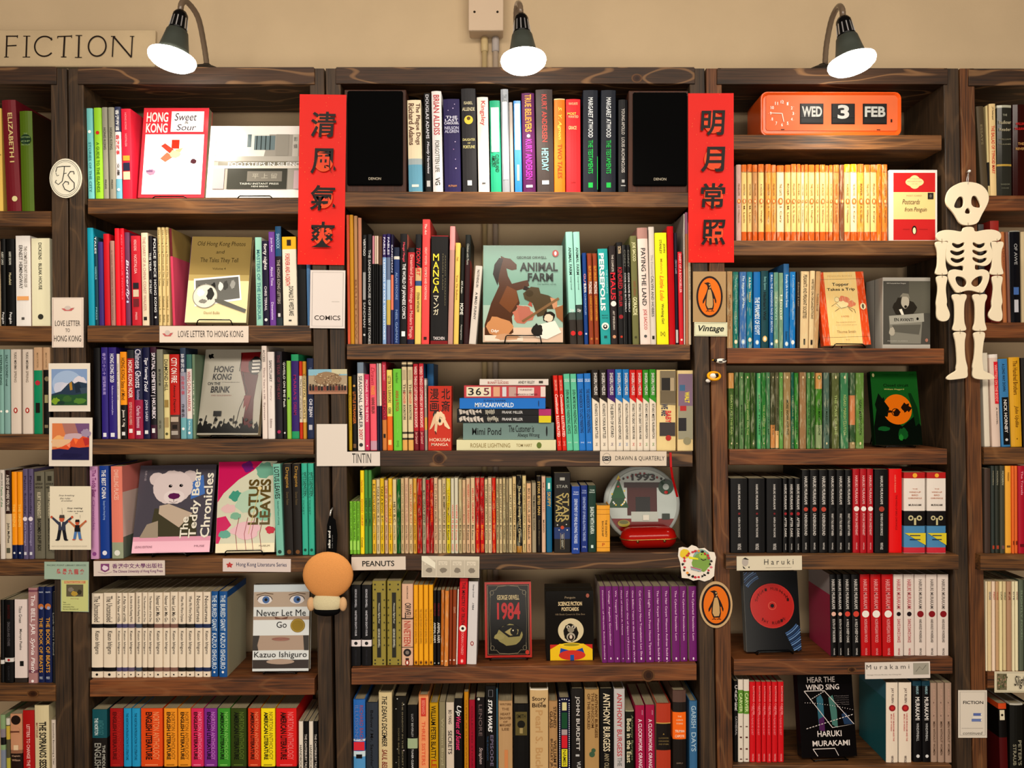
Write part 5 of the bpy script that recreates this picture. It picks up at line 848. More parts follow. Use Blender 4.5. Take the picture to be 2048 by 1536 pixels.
row(('FR', 4), .004, '''
1968.5 1981 937 504038; S 937 1104 484038
1982 1989 932 404844; t:.4 942 970 a09c88 MODERN; r:.6 1091 1098 b05038
1990 1998 932 3c4038; t:.4 942 970 a09c88 MODERN; r:.6 1091 1098 b05038
2000 2009.5 932 505044; t:.4 942 970 c0bca0 MODERN; r:.6 1091 1098 806058
2010 2022 932 e8b048; t:.3 945 962 906020 PARISIAN; r:.6 1091 1095 806030
2022.7 2028.5 932 e07838; r:.5 1082 1090 803818
2029 2035 932 e07838; r:.5 1082 1090 803818
2035.6 2050 932 b01c38; t:.3 942 990 e8a0b0 The Travels; r:.6 1088 1094 701020
2050.7 2062 932 b01c38
''', dy=-.004)
row(('FR', 5), .004, '''
1971 1974.5 1163 e8dcc0
1975.3 1983 1163 dcc8a0; t:.5 1184 1200 607088 EDGAR
1984 1990.7 1163 e8d4c0; t:.5 1184 1200 c06048 FIRST
1991.3 1997 1163 c8a884; t:.5 1184 1200 c06048 HOUSE
1997.6 2005 1163 e8dcb0; t:.5 1184 1200 304030 LUCIA
2005.7 2012.5 1163 d8c8a0; t:.5 1184 1200 708060 WORLD
2013 2023 1163 b8967a; t:.4 1184 1200 904838 MY LIFE
2023.7 2029.5 1163 e8e0c0; t:.5 1184 1200 304050 DYE
2030 2036.5 1163 e8e0c0; t:.5 1184 1200 904040 HOW
2037.5 2047 1160 687060; t:.4 1180 1280 90a088 SLIGHTLY FOXED
2048 2060 1160 687060
''', dy=0.0)
row(('FR', 6), .006, '''
1996 2012.5 1407 100c0c; b 1407 1418 d05828; r:.6:-.1 1420 1440 e0d8c0; o:.3:-.1 1430 302820; b 1475 1600 5a1014; L .03; D .12
2019 2046 1407 1c1c18; t:.25:.2 1480 1530 a09c88 PETER'S; t:.25:-.2 1488 1530 a09c88 STRAUB; b 1405 1410 c8c4b8; H; L .006; a very thick black hardback with pale top edge
2048 2062 1410 2c2420; H
''')
# ---------------------------------------------------------------- books and boxes shown face out
def easel(root_loc, wpx, px_h=9, label='', back=.11):
    """thin black wire book stand: front loop, two feet and a back rest"""
    t = thing('book_stand', label, 'book stand', root_loc, group='black wire book stands')
    w_ = wpx * S / 2; h = px_h * S; m = mat('0c0c0c', 'g'); r = .0014
    mb = MB()
    mb.tube([(-w_, .012, .0016), (-w_, -.004, .0016), (-w_, -.007, .004), (-w_ + .003, -.0075, h - .002), (-w_ + .006, -.0075, h), (w_ - .006, -.0075, h), (w_ - .003, -.0075, h - .002), (w_, -.007, .004), (w_, -.004, .0016), (w_, .012, .0016)], r, m, 6)
    mb.build('front_loop', t)
    for s_ in (-1, 1):
        mb = MB(); mb.tube([(s_ * w_, .010, .0016), (s_ * w_, .05, .0016), (s_ * w_ * .8, .085, .0016)], r, m, 6); mb.build('foot', t)
    mb = MB(); mb.tube([(-w_ * .8, .085, .0016), (-w_ * .7, .07, .06), (0, .062, back), (w_ * .7, .07, .06), (w_ * .8, .085, .0016)], r, m, 6); mb.build('back_rest', t)
    return t
def face(key, name, xb0, xb1, yt, Y, tilt, thick, base, fn, label, cat='book', lift=.0035, spine=None, yaw=0, kind='g', box=False, stand=None, edge=None, roll=0, pages=True):
    xc = (xb0 + xb1) / 2; W_ = (xb1 - xb0) * S
    zb = shz(key, X(xc, Y)) + (thick * math.sin(R(tilt)) + .0044 + W_ / 2 * abs(math.sin(R(roll))) if tilt else lift)
    W = (xb1 - xb0) / F * (CD + Y)
    a = R(tilt); k = (768 - yt) / F
    # top edge: z = zb + h cos a at depth Y + h sin a projects to pixel row yt
    H = (CZ + k * (CD + Y) - zb) / (math.cos(a) - k * math.sin(a))
    root = thing(name, label, cat, (X(xc, Y), Y, zb), (-a, R(roll) + slope(key), R(yaw)), 'books and boxes shown face out')
    t = .0006 if not box else .0012
    if box:
        mb = MB(); mb.box(-W / 2, W / 2, 0, thick, 0, H, mat(spine or base, 'p'), .0008); mb.build('box_body', root)
        mb = MB(); mb.box(-W / 2 - .0004, W / 2 + .0004, thick * .45, thick * .46, .001, H + .0004, mat('303030')); mb.build('lid_seam', root)
    else:
        mb = MB(); mb.box(-W / 2, W / 2, 0, t, 0, H, mat(base, kind)); mb.build('front_cover', root)
        mb = MB(); mb.box(-W / 2, W / 2, thick - t, thick, 0, H, mat(base, kind)); mb.build('back_cover', root)
        mb = MB(); mb.box(-W / 2 - t, -W / 2, 0, thick, 0, H, mat(spine or base, kind)); mb.build('spine', root)
        mb = MB(); mb.box(-W / 2, W / 2 - .0008, t, thick - t, .0006, H - .0006, mat(edge or 'CFC2A4', 't')); mb.build('page_block', root)
    A = Art(-W / 2, H, W, -H, -.0004, kind)
    if fn: fn(A); A.build('cover_print', root)
    if stand: easel((X(xc, Y), Y - .0005, shz(key, X(xc, Y)) + .0003), *stand).rotation_euler = (0, slope(key), R(yaw))
    return root
def blob(A, cu, cv, ru, rv, h, seed, n=18, j=.35):
    rd = random.Random(seed); A.poly([(cu + ru * (1 - j * rd.random()) * math.cos(2 * math.pi * k / n), cv + rv * (1 - j * rd.random()) * math.sin(2 * math.pi * k / n)) for k in range(n)], h)
def c_sweet(A):
    A.rect(.05, .38, .04, .145, 'd8434f'); A.text('HONG', .05, .38, .05, .16, 'f4e8e4', bold=.02); A.text('KONG', .05, .38, .175, .28, 'f4e8e4', bold=.02)
    A.rect(.43, .93, .04, .27, 'f4ecea'); A.text('Sweet', .48, .82, .06, .145, '403040', shear=.2); A.text('&', .64, .7, .15, .18, '403040'); A.text('Sour', .52, .82, .185, .255, '403040', shear=.2)
    A.rect(.05, .95, .3, .965, 'f6f2f0')
    A.rect(.46, .58, .36, .46, 'd83828'); A.poly([(.3, .43), (.36, .4), (.5, .47), (.45, .52)], 'd84838'); A.poly([(.3, .57), (.4, .5), (.5, .55), (.38, .61)], 'e07058'); A.poly([(.52, .47), (.64, .45), (.6, .5), (.55, .52)], 'e8a080')
    blob(A, .52, .52, .1, .05, 'e8b890', 3); blob(A, .18, .72, .08, .04, 'b088a0', 5); blob(A, .81, .6, .05, .035, '503038', 8); A.rect(.1, .2, .7, .72, '806080')
face(('L', 1), 'book', 276, 408, 216, .02, 8, .022, 'd8434f', c_sweet, 'red and white Sweet & Sour cookery cover standing face out, left bay top shelf', stand=(68, 7, 'low wire stand in front of the red and white cookery book'), spine='b83040')
def c_foot(A):
    A.rect(.055, .97, .12, .885, 'a8a49c'); A.poly([(.055, .12), (.6, .12), (.55, .45), (.1, .5)], 'e4e2dc'); A.rect(.38, .42, .12, .3, '6a7c80'); A.rect(.45, .66, .14, .34, '7c8c90')
    for k in range(4): A.rect(.47 + k * .045, .48 + k * .045, .14, .34, '404848')
    A.rect(.67, .8, .12, .42, 'a09c94'); A.rect(.84, .9, .12, .5, 'c8c4bc'); A.text('影', .85, .89, .16, .22, '505050'); A.text('攝', .85, .89, .26, .32, '505050')
    A.rect(.055, .97, .43, .5, 'b8b4ac'); A.rect(.1, .8, .5, .56, '888478'); A.rect(.055, .97, .56, .6, 'd8d4cc'); A.text('FOOTSTEPS IN SILENCE', .2, .96, .515, .565, 'f4f4f4')
    A.rect(.2, .8, .6, .885, '50504a'); A.rect(.4, .75, .64, .78, '88847c'); A.text('平 上 留', .45, .7, .67, .74, 'b8b4a8'); A.text('TASHU INSTANT PRESS', .33, .72, .8, .825, 'e8e8e0'); A.text('HENI BREAK', .45, .62, .84, .86, 'e8e8e0')
    A.rect(.055, .17, .6, .885, 'b8a8ac'); A.rect(.87, .97, .63, .885, 'c8b4b8')
face(('L', 1), 'book', 412, 612, 252, .02, 10, .018, 'ece8e4', c_foot, 'wide white photo book with grey street scene, face out beside red couplet', stand=(70, 8, 'low wire stand in front of the wide white photo book'))
def c_old(A):
    A.rect(0, 1, 0, .45, 'a08c58'); A.rect(0, 1, .45, .52, 'b8a670'); A.rect(0, 1, .52, 1, 'e4d8ac')
    A.text('Old Hong Kong Photos', .1, .9, .055, .125, '4a3c20', shear=.15); A.text('and', .42, .56, .16, .2, '4a3c20', shear=.1); A.text('The Tales They Tell', .17, .8, .25, .32, '4a3c20', shear=.1); A.text('Volume 4', .38, .6, .365, .39, '4a3c20')
    A.poly([(.09, .5), (.84, .45), (.9, .74), (.14, .82)], 'f0f0ee'); A.poly([(.12, .52), (.82, .47), (.87, .72), (.16, .79)], '70706c')
    for k, (u, c) in enumerate([(.2, '383834'), (.3, 'b8b8b4'), (.42, '282824'), (.54, 'd8d8d4'), (.62, '50504c'), (.74, 'a0a09c')]): blob(A, u, .62 - k * .012, .05, .06, c, k)
    A.ell(.3, .7, .2, .135, 'd8d6cc'); blob(A, .22, .66, .07, .05, 'f4f4f0', 31); blob(A, .38, .68, .07, .08, '34342f', 32); blob(A, .27, .76, .08, .03, '8a8880', 33)
    A.ring(.3, .7, .2, .135, .0016, '908c80'); A.poly([(.46, .73), (.62, .75), (.99, .85), (.97, .89), (.6, .8), (.47, .765)], '686860'); A.text('David Bellis', .3, .56, .875, .905, 'a09068')
face(('L', 2), 'book', 371, 491, 474, .018, 14, .016, 'c8b888', c_old, 'olive-gold cover with magnifying glass over old photograph, face out', stand=(70, 12, 'wire stand in front of the olive-gold old photographs book'), spine='6a3c98', yaw=4)
def c_brink(A):
    A.rect(0, 1, .0, 1, 'aca89c'); blob(A, .1, .08, .07, .045, '181818', 2, 10, .6)
    A.text('HONG', .17, .5, .2, .275, '141414', bold=.03, shear=.1); A.text('KONG', .16, .48, .29, .365, '141414', bold=.03, shear=.1); A.text('ON THE', .09, .3, .39, .425, '141414', bold=.03); A.text('BRINK', .15, .47, .44, .515, '141414', bold=.03, shear=.1); A.text('An American diplomat relives', .33, .62, .385, .4, '504848'); A.text('SYD GOLDSMITH', .17, .5, .54, .555, '8a4038')
    A.poly([(.6, .04), (.93, .03), (.9, .28), (.62, .27)], '7a1c20'); A.poly([(.62, .27), (.8, .28), (.92, .3), (.9, .42), (.88, .6), (.9, .98), (.72, .98), (.76, .6), (.7, .45)], '5a1a1c'); A.line([(.6, .98), (.66, .7), (.76, .5), (.7, .4), (.66, .27), (.6, .26), (.62, .05)], .0014, '181414')
    blob(A, .86, .2, .13, .12, '1c1818', 5, 14, .2)
    for k in range(4): A.poly([(.8, .13 + k * .042), (.93, .125 + k * .042), (.94, .148 + k * .042), (.81, .153 + k * .042)], 'd0ccc4')
    A.poly([(.72, .55), (.84, .55), (.8, .68), (.77, .74), (.75, .66), (.72, .7)], '7a1c20')
    rd = random.Random(4); pts = [(0, .98)] + [(k / 26, .84 + .07 * rd.random() + (.0 if k % 2 else .035)) for k in range(27)] + [(1, .98)]
    A.poly(pts, '141412')
    for k in range(12): A.ell(.04 + k * .083, .83 + .03 * ((k * 7) % 3), .03, .018, '141412', 10)
    for k in range(6): A.line([(.1 + k * .16, .88), (.13 + k * .15, .78 + .02 * (k % 3))], .002, '141412')
    A.rect(.24, .37, .73, .79, '181816'); A.line([(.3, .79), (.29, .88)], .0012, '181816')
face(('L', 3), 'book', 394, 516, 699, .018, 15, .02, 'aca89c', c_brink, 'grey cover titled HONG KONG ON THE BRINK with raised dark red fist', stand=(68, 7, 'low wire stand in front of the grey cover with raised fist'))
def c_teddy(A):
    A.rect(0, 1, 0, .82, '5c5862'); A.rect(0, 1, .82, 1, 'f0c4d4'); A.rect(0, 1, .82, .87, 'e0a8bc')
    A.poly([(.24, .5), (.6, .5), (.78, .58), (.82, .82), (.2, .82)], '54503f'); A.poly([(.16, .68), (.3, .64), (.32, .83), (.08, .83)], 'a89c8c'); A.poly([(.3, .47), (.42, .45), (.74, .56), (.58, .72), (.3, .56)], 'c4b4a4')
    A.poly([(.68, .18), (.84, .12), (.88, .34), (.7, .4)], '5880c0')
    blob(A, .23, .16, .1, .08, 'd4c8c8', 4, 26, .1); blob(A, .66, .14, .1, .08, 'd0c4c4', 6, 26, .1); blob(A, .45, .26, .27, .2, 'd8cccc', 3, 60, .07); blob(A, .48, .37, .14, .08, 'e0d6d6', 7, 30, .06)
    for u, v in ((.42, .245), (.56, .24)): A.ell(u, v, .024, .017, '181014'); A.ell(u + .008, v - .005, .006, .004, 'e8e8e8', 8)
    A.poly([(.4, .36), (.42, .335), (.47, .325), (.54, .335), (.56, .36), (.54, .385), (.48, .4), (.42, .385)], '6a2c60'); A.line([(.48, .4), (.48, .425)], .001, '302028'); A.line([(.42, .42), (.48, .44), (.53, .42)], .0008, '604850')
    A.text('The', .6, .7, .6, .84, 'e8e4d8', -90, .02); A.text('Teddy Bear', .71, .84, .05, .84, 'e8e4d8', -90, .02); A.text('Chronicles', .86, .98, .1, .84, 'e8e4d8', -90, .02)
    A.text('也斯小說', .07, .1, .06, .18, 'b0a8b0', 90); A.text('LEUNG EDITIONS', .04, .26, .92, .945, 'a07888'); A.text('MUSE', .8, .93, .92, .94, 'a07888')
face(('L', 4), 'book', 263, 419, 930, .022, 15, .02, '54505a', c_teddy, 'grey and pink cover with white teddy bear, face out on fourth shelf', stand=(70, 8, 'low wire stand in front of the teddy bear cover'), edge='2a2420', spine='54505a')
def c_lotus(A):
    A.rect(0, 1, 0, 1, 'd4d4c0'); A.poly([(0, 0), (.75, 0), (.6, .1), (.35, .2), (.1, .35), (0, .45)], 'c82468'); A.poly([(0, .62), (.15, .6), (.25, .7), (.1, .8), (0, .98)], 'd02c70'); blob(A, .5, .06, .12, .07, '7a2880', 2); blob(A, .8, .1, .2, .1, '7cb09c', 4)
    blob(A, .32, .38, .14, .07, '50a08c', 5); blob(A, .55, .45, .3, .16, 'b8d0bc', 6); blob(A, .2, .52, .14, .06, 'e0c0c0', 12); blob(A, .32, .6, .1, .05, '88b8a0', 8); blob(A, .14, .8, .12, .05, '70b0a0', 9); blob(A, .8, .6, .15, .07, '8cc0a8', 10); blob(A, .92, .76, .1, .05, 'c82848', 11); blob(A, .5, .75, .28, .12, 'e4c0c8', 13)
    A.rect(0, 1, .9, 1, 'ece4c8')
    for u in (.35, .5, .62, .76): A.line([(u + .02, .98), (u - .02, .8), (u + .03, .62)], .0012, 'a03048')
    for u, t in ((.62, 'LOTUS'), (.82, 'LEAVES')): A.text(t, u - .09, u + .09, .2, .7, '6a5828', -90, .03)
    A.line([(.55, .8), (.65, .5), (.72, .3)], .0014, 'd8c890'); A.ell(.72, .3, .035, .02, 'e0d0a0'); A.text('MUSEUM', .74, .92, .92, .94, '705c50')
face(('L', 4), 'book', 431, 549, 923, .022, 9, .016, 'd0b8b8', c_lotus, 'magenta and green painted cover face out beside the teal books', stand=(78, 11, 'wire stand in front of the magenta and green painted cover'))
def c_never(A):
    A.rect(0, 1, 0, .085, 'c8d0d4'); A.rect(0, 1, .085, .26, 'b8a898'); A.rect(0, 1, .26, .37, 'd8dcdc'); A.rect(0, 1, .37, .41, 'b09c8c'); A.rect(0, 1, .41, .59, 'dce0e0'); A.rect(0, 1, .59, .76, 'b4a090'); A.rect(0, 1, .76, .87, 'dce0e0'); A.rect(0, 1, .87, .97, '4c4440'); A.rect(0, 1, .97, 1, 'd8dcdc')
    for cu in (.2, .78):
        A.ell(cu, .175, .13, .05, 'dcd8d8'); A.ell(cu + (.02 if cu < .5 else 0), .175, .065, .042, '5878a8'); A.ell(cu + .02, .175, .028, .018, '141820'); A.ring(cu, .175, .13, .052, .0016, '504038', a0=180, a1=360); A.line([(cu - .15, .12), (cu, .095), (cu + .15, .11)], .002, '7a6450')
    A.text('Never Let Me', .06, .94, .29, .365, '28282c'); A.text('Go', .42, .6, .43, .5, '28282c'); A.poly([(.38, .37), (.5, .395), (.62, .37), (.6, .4), (.4, .4)], '7c5848'); A.ell(.8, .475, .13, .08, '9c8430'); A.ring(.8, .475, .11, .068, .0006, 'c8b060')
    A.poly([(0, .59), (.12, .59), (.08, .7), (.1, .76), (0, .76)], '4c4844'); A.poly([(.9, .59), (1, .59), (1, .76), (.92, .76)], '4c4844'); A.ell(.5, .63, .16, .02, 'a87c70'); A.line([(.34, .63), (.45, .626), (.5, .632), (.55, .626), (.66, .63)], .0008, '6c4840'); A.text('Kazuo Ishiguro', .03, .97, .775, .86, '28282c'); A.ell(.5, .89, .25, .03, 'b4a090')
face(('L', 5), 'book', 505, 617, 1169, .03, 5, .018, 'd8dcdc', c_never, 'pale cover showing blue eyes and face in strips, face out', stand=(66, 4, 'low wire stand in front of the cover with blue eyes'), kind='p')
def c_farm(A):
    A.rect(0, 1, 0, 1, '84a89c'); A.rect(0, 1, .62, .85, 'a8bfb2'); A.rect(0, 1, .85, 1, 'd8c0ac')
    A.poly([(.02, .82), (.1, .6), (.2, .42), (.16, .28), (.14, .2), (.22, .14), (.22, .11), (.27, .13), (.34, .14), (.42, .2), (.42, .25), (.36, .26), (.29, .24), (.31, .32), (.36, .4), (.5, .37), (.56, .36), (.58, .42), (.52, .45), (.42, .47), (.46, .6), (.36, .74), (.38, .9), (.25, .98), (.02, .98)], '5c3c28')
    A.poly([(.14, .2), (.2, .13), (.25, .14), (.2, .3), (.18, .42), (.12, .3)], '2c1c14'); A.poly([(.3, .42), (.42, .47), (.44, .58), (.34, .7), (.2, .6)], '7c5030'); A.poly([(.52, .42), (.6, .45), (.58, .48), (.5, .46)], '2c1c14')
    blob(A, .2, .84, .2, .12, 'c89468', 3); blob(A, .5, .72, .16, .1, 'c07c68', 4); A.poly([(.42, .62), (.58, .64), (.62, .74), (.46, .78)], 'b87868'); A.poly([(.56, .62), (.6, .56), (.62, .64)], 'b06050')
    A.poly([(.5, .5), (.6, .43), (.7, .44), (.72, .5), (.82, .52), (.9, .56), (.88, .66), (.8, .66), (.8, .72), (.68, .74), (.62, .6), (.52, .56)], '5a4c34'); A.ell(.58, .5, .05, .035, '4a3c20'); A.poly([(.84, .54), (.93, .56), (.93, .66), (.88, .66)], 'c89878')
    A.poly([(.48, .78), (.94, .54), (.96, .56), (.5, .8)], '8a6c4c'); blob(A, .82, .74, .09, .07, '302820', 7); blob(A, .82, .75, .06, .05, 'e4cdb8', 8); A.poly([(.7, .82), (.9, .78), (.98, .9), (.8, .97), (.66, .95)], 'e8e4da'); blob(A, .68, .88, .08, .08, '34302c', 12); A.poly([(.9, .65), (1, .62), (1, .8), (.92, .74)], '9c6c48'); A.rect(.02, .5, .93, .99, 'e0d4c4'); blob(A, .3, .95, .18, .04, 'c8a080', 14)
    A.text('GEORGE ORWELL', .42, .8, .115, .14, '2c3430', bold=.01); A.text('ANIMAL', .46, .94, .18, .27, '2c3430', bold=.03); A.text('FARM', .56, .88, .29, .375, '2c3430', bold=.03); A.text('THE GRAPHIC NOVEL', .68, .92, .4, .413, '405048'); A.ell(.91, .085, .04, .035, 'b02820'); A.ell(.91, .085, .015, .022, 'f0e8e0'); A.text('Odyr', .1, .2, .87, .91, 'f0ece4', bold=.02)
face(('M', 2), 'book', 966, 1126, 491, .02, 6, .014, '84a89c', c_farm, 'green cover with rearing brown horse, titled ANIMAL FARM, face out', stand=(74, 18, 'tall-fronted wire stand at the rearing horse cover'))
def c_hok(A):
    A.rect(0, 1, 0, 1, 'c83c24'); 
    for t, u, v in (('漫', .07, .04), ('北', .56, .04), ('画', .07, .23), ('斎', .56, .23)): A.text(t, u, u + .38, v, v + .17, '1c1410', bold=.01)
    blob(A, .33, .45, .17, .08, '403830', 3); blob(A, .5, .5, .26, .12, 'e8d0b0', 4, 22, .25); A.poly([(.2, .5), (.3, .42), (.34, .55), (.14, .66), (.05, .68)], 'dcc0a0'); A.poly([(.3, .55), (.42, .55), (.36, .72), (.26, .7)], 'dcc0a0'); A.poly([(.62, .48), (.74, .52), (.95, .66), (.88, .67), (.7, .62)], 'e8d0b0'); A.line([(.45, .55), (.5, .48), (.6, .5)], .001, '302018'); A.line([(.3, .7), (.34, .75)], .002, '302018'); A.ell(.5, .54, .05, .03, '2c2018')
    A.text('HOKUSAI', .06, .94, .81, .86, 'f0d8c0', bold=.01); A.text('MANGA', .14, .86, .885, .93, 'f0d8c0', bold=.01); A.text('with edo drawings', .08, .92, .955, .965, '6a1810')
face(('M', 3), 'book', 856.5, 903, 772, .015, 0, .034, 'c83c24', c_hok, 'squat thick red book with black Japanese characters on third shelf', lift=.0003, spine='2c1410', kind='p', edge='2c1410')
def c_1984(A):
    A.rect(0, 1, 0, 1, 'b83c34'); A.rect(.04, .96, .03, .97, '141210'); A.frame(.06, .94, .045, .955, .0008, 'c8a080')
    A.line([(.12, .2), (.12, .12), (.24, .1), (.28, .06), (.5, .045), (.72, .06), (.76, .1), (.88, .12), (.88, .2)], .0012, '88806c'); A.line([(.12, .8), (.12, .9), (.24, .9), (.3, .94), (.5, .95), (.7, .94), (.76, .9), (.88, .9), (.88, .8)], .0012, '88806c'); A.line([(.12, .2), (.1, .5), (.12, .8)], .0008, '706854'); A.line([(.88, .2), (.9, .5), (.88, .8)], .0008, '706854')
    for u, v in ((.15, .14), (.85, .14), (.15, .87), (.85, .87)): A.ring(u, v, .04, .03, .001, '88806c', 12)
    A.text('GEORGE ORWELL', .26, .74, .17, .235, 'c8b890', bold=.02); A.text('1984', .26, .76, .27, .5, 'b83034', bold=.03)
    blob(A, .52, .7, .3, .15, '989060', 3, 24, .15); A.poly([(.28, .62), (.45, .57), (.65, .57), (.8, .63), (.74, .72), (.5, .73), (.4, .68)], '141210'); A.poly([(.42, .66), (.55, .61), (.72, .63), (.7, .69), (.54, .71)], 'a89c6c'); A.ell(.62, .655, .08, .05, '181410'); A.ell(.6, .64, .015, .01, 'e0d8c0'); blob(A, .3, .72, .12, .05, 'a09868', 8); A.ell(.9, .93, .04, .03, 'c04838')
face(('M', 5), 'book', 971, 1064, 1164, .04, 3, .02, 'b83c34', c_1984, 'black cover with red 1984 and a watching eye, red border, face out', stand=(76, 5, 'low wire stand in front of the red-bordered 1984 cover'), lift=.006)
def c_sf(A):
    A.rect(0, 1, 0, 1, '181614'); A.ell(.52, .57, .27, .175, 'd8ccac', 36); blob(A, .52, .6, .17, .14, '24221e', 3, 30, .15); A.ell(.47, .52, .045, .025, 'c8c0b0'); A.ell(.58, .52, .045, .025, 'c8c0b0'); A.ell(.47, .52, .015, .012, '181614'); A.ell(.58, .52, .015, .012, '181614'); A.ell(.52, .56, .07, .04, '9c9484'); A.ell(.52, .66, .09, .06, 'b8b0a0'); A.ell(.52, .67, .065, .045, '3c3028'); A.ell(.52, .66, .03, .03, 'd8c8b8')
    A.rect(.08, .97, .77, 1, 'c83c34'); A.poly([(.08, .84), (.28, .76), (.78, .76), (.97, .84), (.97, 1), (.08, 1)], 'ecc830'); A.poly([(.3, .82), (.5, .86), (.4, .93), (.28, .9)], '3058a8'); A.poly([(.76, .82), (.6, .86), (.68, .92), (.8, .9)], '3058a8'); A.ell(.54, .925, .28, .072, 'd04438'); A.rect(.26, .82, .94, 1, 'd04438') if False else None; A.rect(.5, .58, .92, 1, '2c64a8'); A.ell(.53, .78, .24, .035, 'f0d040'); A.ell(.53, .775, .17, .02, 'a89c38')
    A.text('Penguin', .4, .62, .075, .115, 'a89880'); A.text('SCIENCE FICTION', .26, .76, .15, .21, 'dccaa4', bold=.03); A.text('POSTCARDS', .33, .69, .23, .285, 'dccaa4', bold=.03); A.text('100 Book Covers in One Box', .2, .82, .32, .345, '988870'); A.ell(.88, .065, .035, .03, 'a86858')
face(('M', 5), 'postcard_box', 1093, 1188, 1182, .03, 0, .07, '181614', c_sf, 'black box with ape in astronaut helmet, standing upright, fifth shelf', 'box', lift=.0009, box=True, kind='g')
def c_post(A):
    A.rect(0, 1, 0, 1, 'd8d4d0'); A.rect(.09, .96, .04, .31, 'c02c2c'); A.rect(.09, .96, .69, .98, 'c02c2c'); A.rect(.09, .96, .31, .69, 'e0c890')
    A.ell(.53, .17, .19, .065, 'e4cc98'); A.ell(.53, .17, .12, .095, 'e4cc98'); A.text('THE PUBLISHERS', .4, .66, .12, .13, 'b08870'); A.text('POSTCARDS IN A BOX', .38, .68, .155, .168, 'b08870'); A.text('OF 100', .47, .59, .19, .2, 'b08870')
    A.text('POST CARD', .36, .68, .35, .37, 'b09870'); A.text('Postcards', .27, .64, .41, .48, '605038', shear=.3); A.text('from Penguin', .32, .78, .52, .6, '605038', shear=.3); A.rect(.8, .92, .32, .41, '302c28'); A.ell(.86, .365, .025, .025, '706860')
    A.ell(.52, .84, .05, .06, '241c18'); A.ell(.52, .85, .032, .045, 'e8d8b0'); A.line([(.28, .83), (.42, .83)], .0006, '601818'); A.line([(.62, .83), (.8, .83)], .0006, '601818')
face(('R', 2), 'postcard_box', 1778, 1874, 340, .012, 0, .05, 'd8d4d0', c_post, 'red and cream striped box with pale rim beside the orange paperbacks', 'box', lift=.0003, box=True, kind='p')
def c_top(A):
    A.rect(0, .14, 0, 1, 'd85820'); A.rect(.83, 1, 0, 1, 'd85820'); A.rect(.14, .83, 0, 1, 'e8cc90'); A.line([(0, .1), (1, .1)], .0006, '604020'); A.line([(0, .89), (1, .89)], .0006, '604020')
    A.text('PENGUIN BOOKS', .22, .75, .045, .07, 'c8a870'); A.text('Topper', .3, .66, .15, .205, '28201c', bold=.02); A.text('Takes a Trip', .18, .78, .22, .27, '28201c', bold=.02)
    blob(A, .52, .38, .14, .06, 'd88868', 3); blob(A, .66, .44, .12, .05, 'd88868', 4); blob(A, .48, .45, .16, .06, 'e8d8a8', 5); A.ell(.37, .38, .05, .035, 'e8d8a8'); A.ring(.37, .38, .05, .035, .0006, '302018', 14); A.line([(.24, .47), (.34, .43), (.44, .5), (.58, .48), (.72, .52), (.74, .57)], .0009, '302018'); A.line([(.4, .5), (.3, .54)], .0009, '302018'); A.line([(.6, .5), (.68, .55)], .0009, '302018')
    A.text('A NOVEL', .42, .6, .6, .62, 'c07848'); A.text('The complete adventures', .3, .72, .68, .7, 'b09468'); A.text('of the uninvited guest', .28, .74, .72, .735, 'b09468'); A.text('Thorne Smith', .3, .7, .8, .835, 'a08458'); A.ell(.91, .48, .06, .045, 'e8d8b0'); A.ell(.91, .48, .025, .033, '504838'); A.text('2/6', .47, .55, .92, .935, 'b09468')
face(('R', 3), 'book', 1646, 1744, 544, .02, 8, .014, 'd85820', c_top, 'orange and cream striped paperback with flying couple drawing, face out', stand=(66, 9, 'wire stand in front of the orange and cream striped paperback'), kind='w', roll=-2, yaw=5)
def c_avanti(A):
    A.rect(0, 1, 0, 1, 'b8b4ac'); A.rect(.01, 1, .05, .94, '5c5a54'); A.rect(.55, 1, .05, .5, '6c6a60'); blob(A, .45, .42, .3, .16, '38342e', 3); blob(A, .47, .34, .09, .1, 'b4aea0', 4, 22, .1); A.poly([(.36, .27), (.42, .22), (.54, .23), (.57, .3), (.5, .27)], '8c887c'); A.poly([(.34, .45), (.42, .56), (.48, .58), (.4, .44)], 'e0dcd0'); A.ell(.48, .41, .03, .02, '302c28')
    A.poly([(.13, .54), (.84, .5), (.8, .93), (.16, .93)], '8c8a80'); A.poly([(.13, .54), (.86, .5), (.87, .62), (.15, .66)], 'a8a69c'); A.text('EN AVANTI', .24, .64, .57, .615, '24221e', bold=.02); A.ell(.73, .58, .025, .02, '24221e'); A.poly([(.2, .67), (.8, .66), (.76, .8), (.2, .76)], '6c6a62'); blob(A, .19, .76, .07, .07, 'b4aea0', 9); A.text('100 Postcards from Penguin', .08, .48, .075, .095, 'd8d4cc'); A.text('MODERN CLASSICS', .1, .52, .885, .9, 'c0bcb4'); A.ell(.92, .88, .03, .025, 'b08070')
face(('R', 3), 'postcard_box', 1765, 1860, 555, .02, 0, .085, 'b8b4ac', c_avanti, 'shrink-wrapped grey box showing man reading newspaper, right bay third shelf', 'box', lift=.0003, box=True, kind='g')
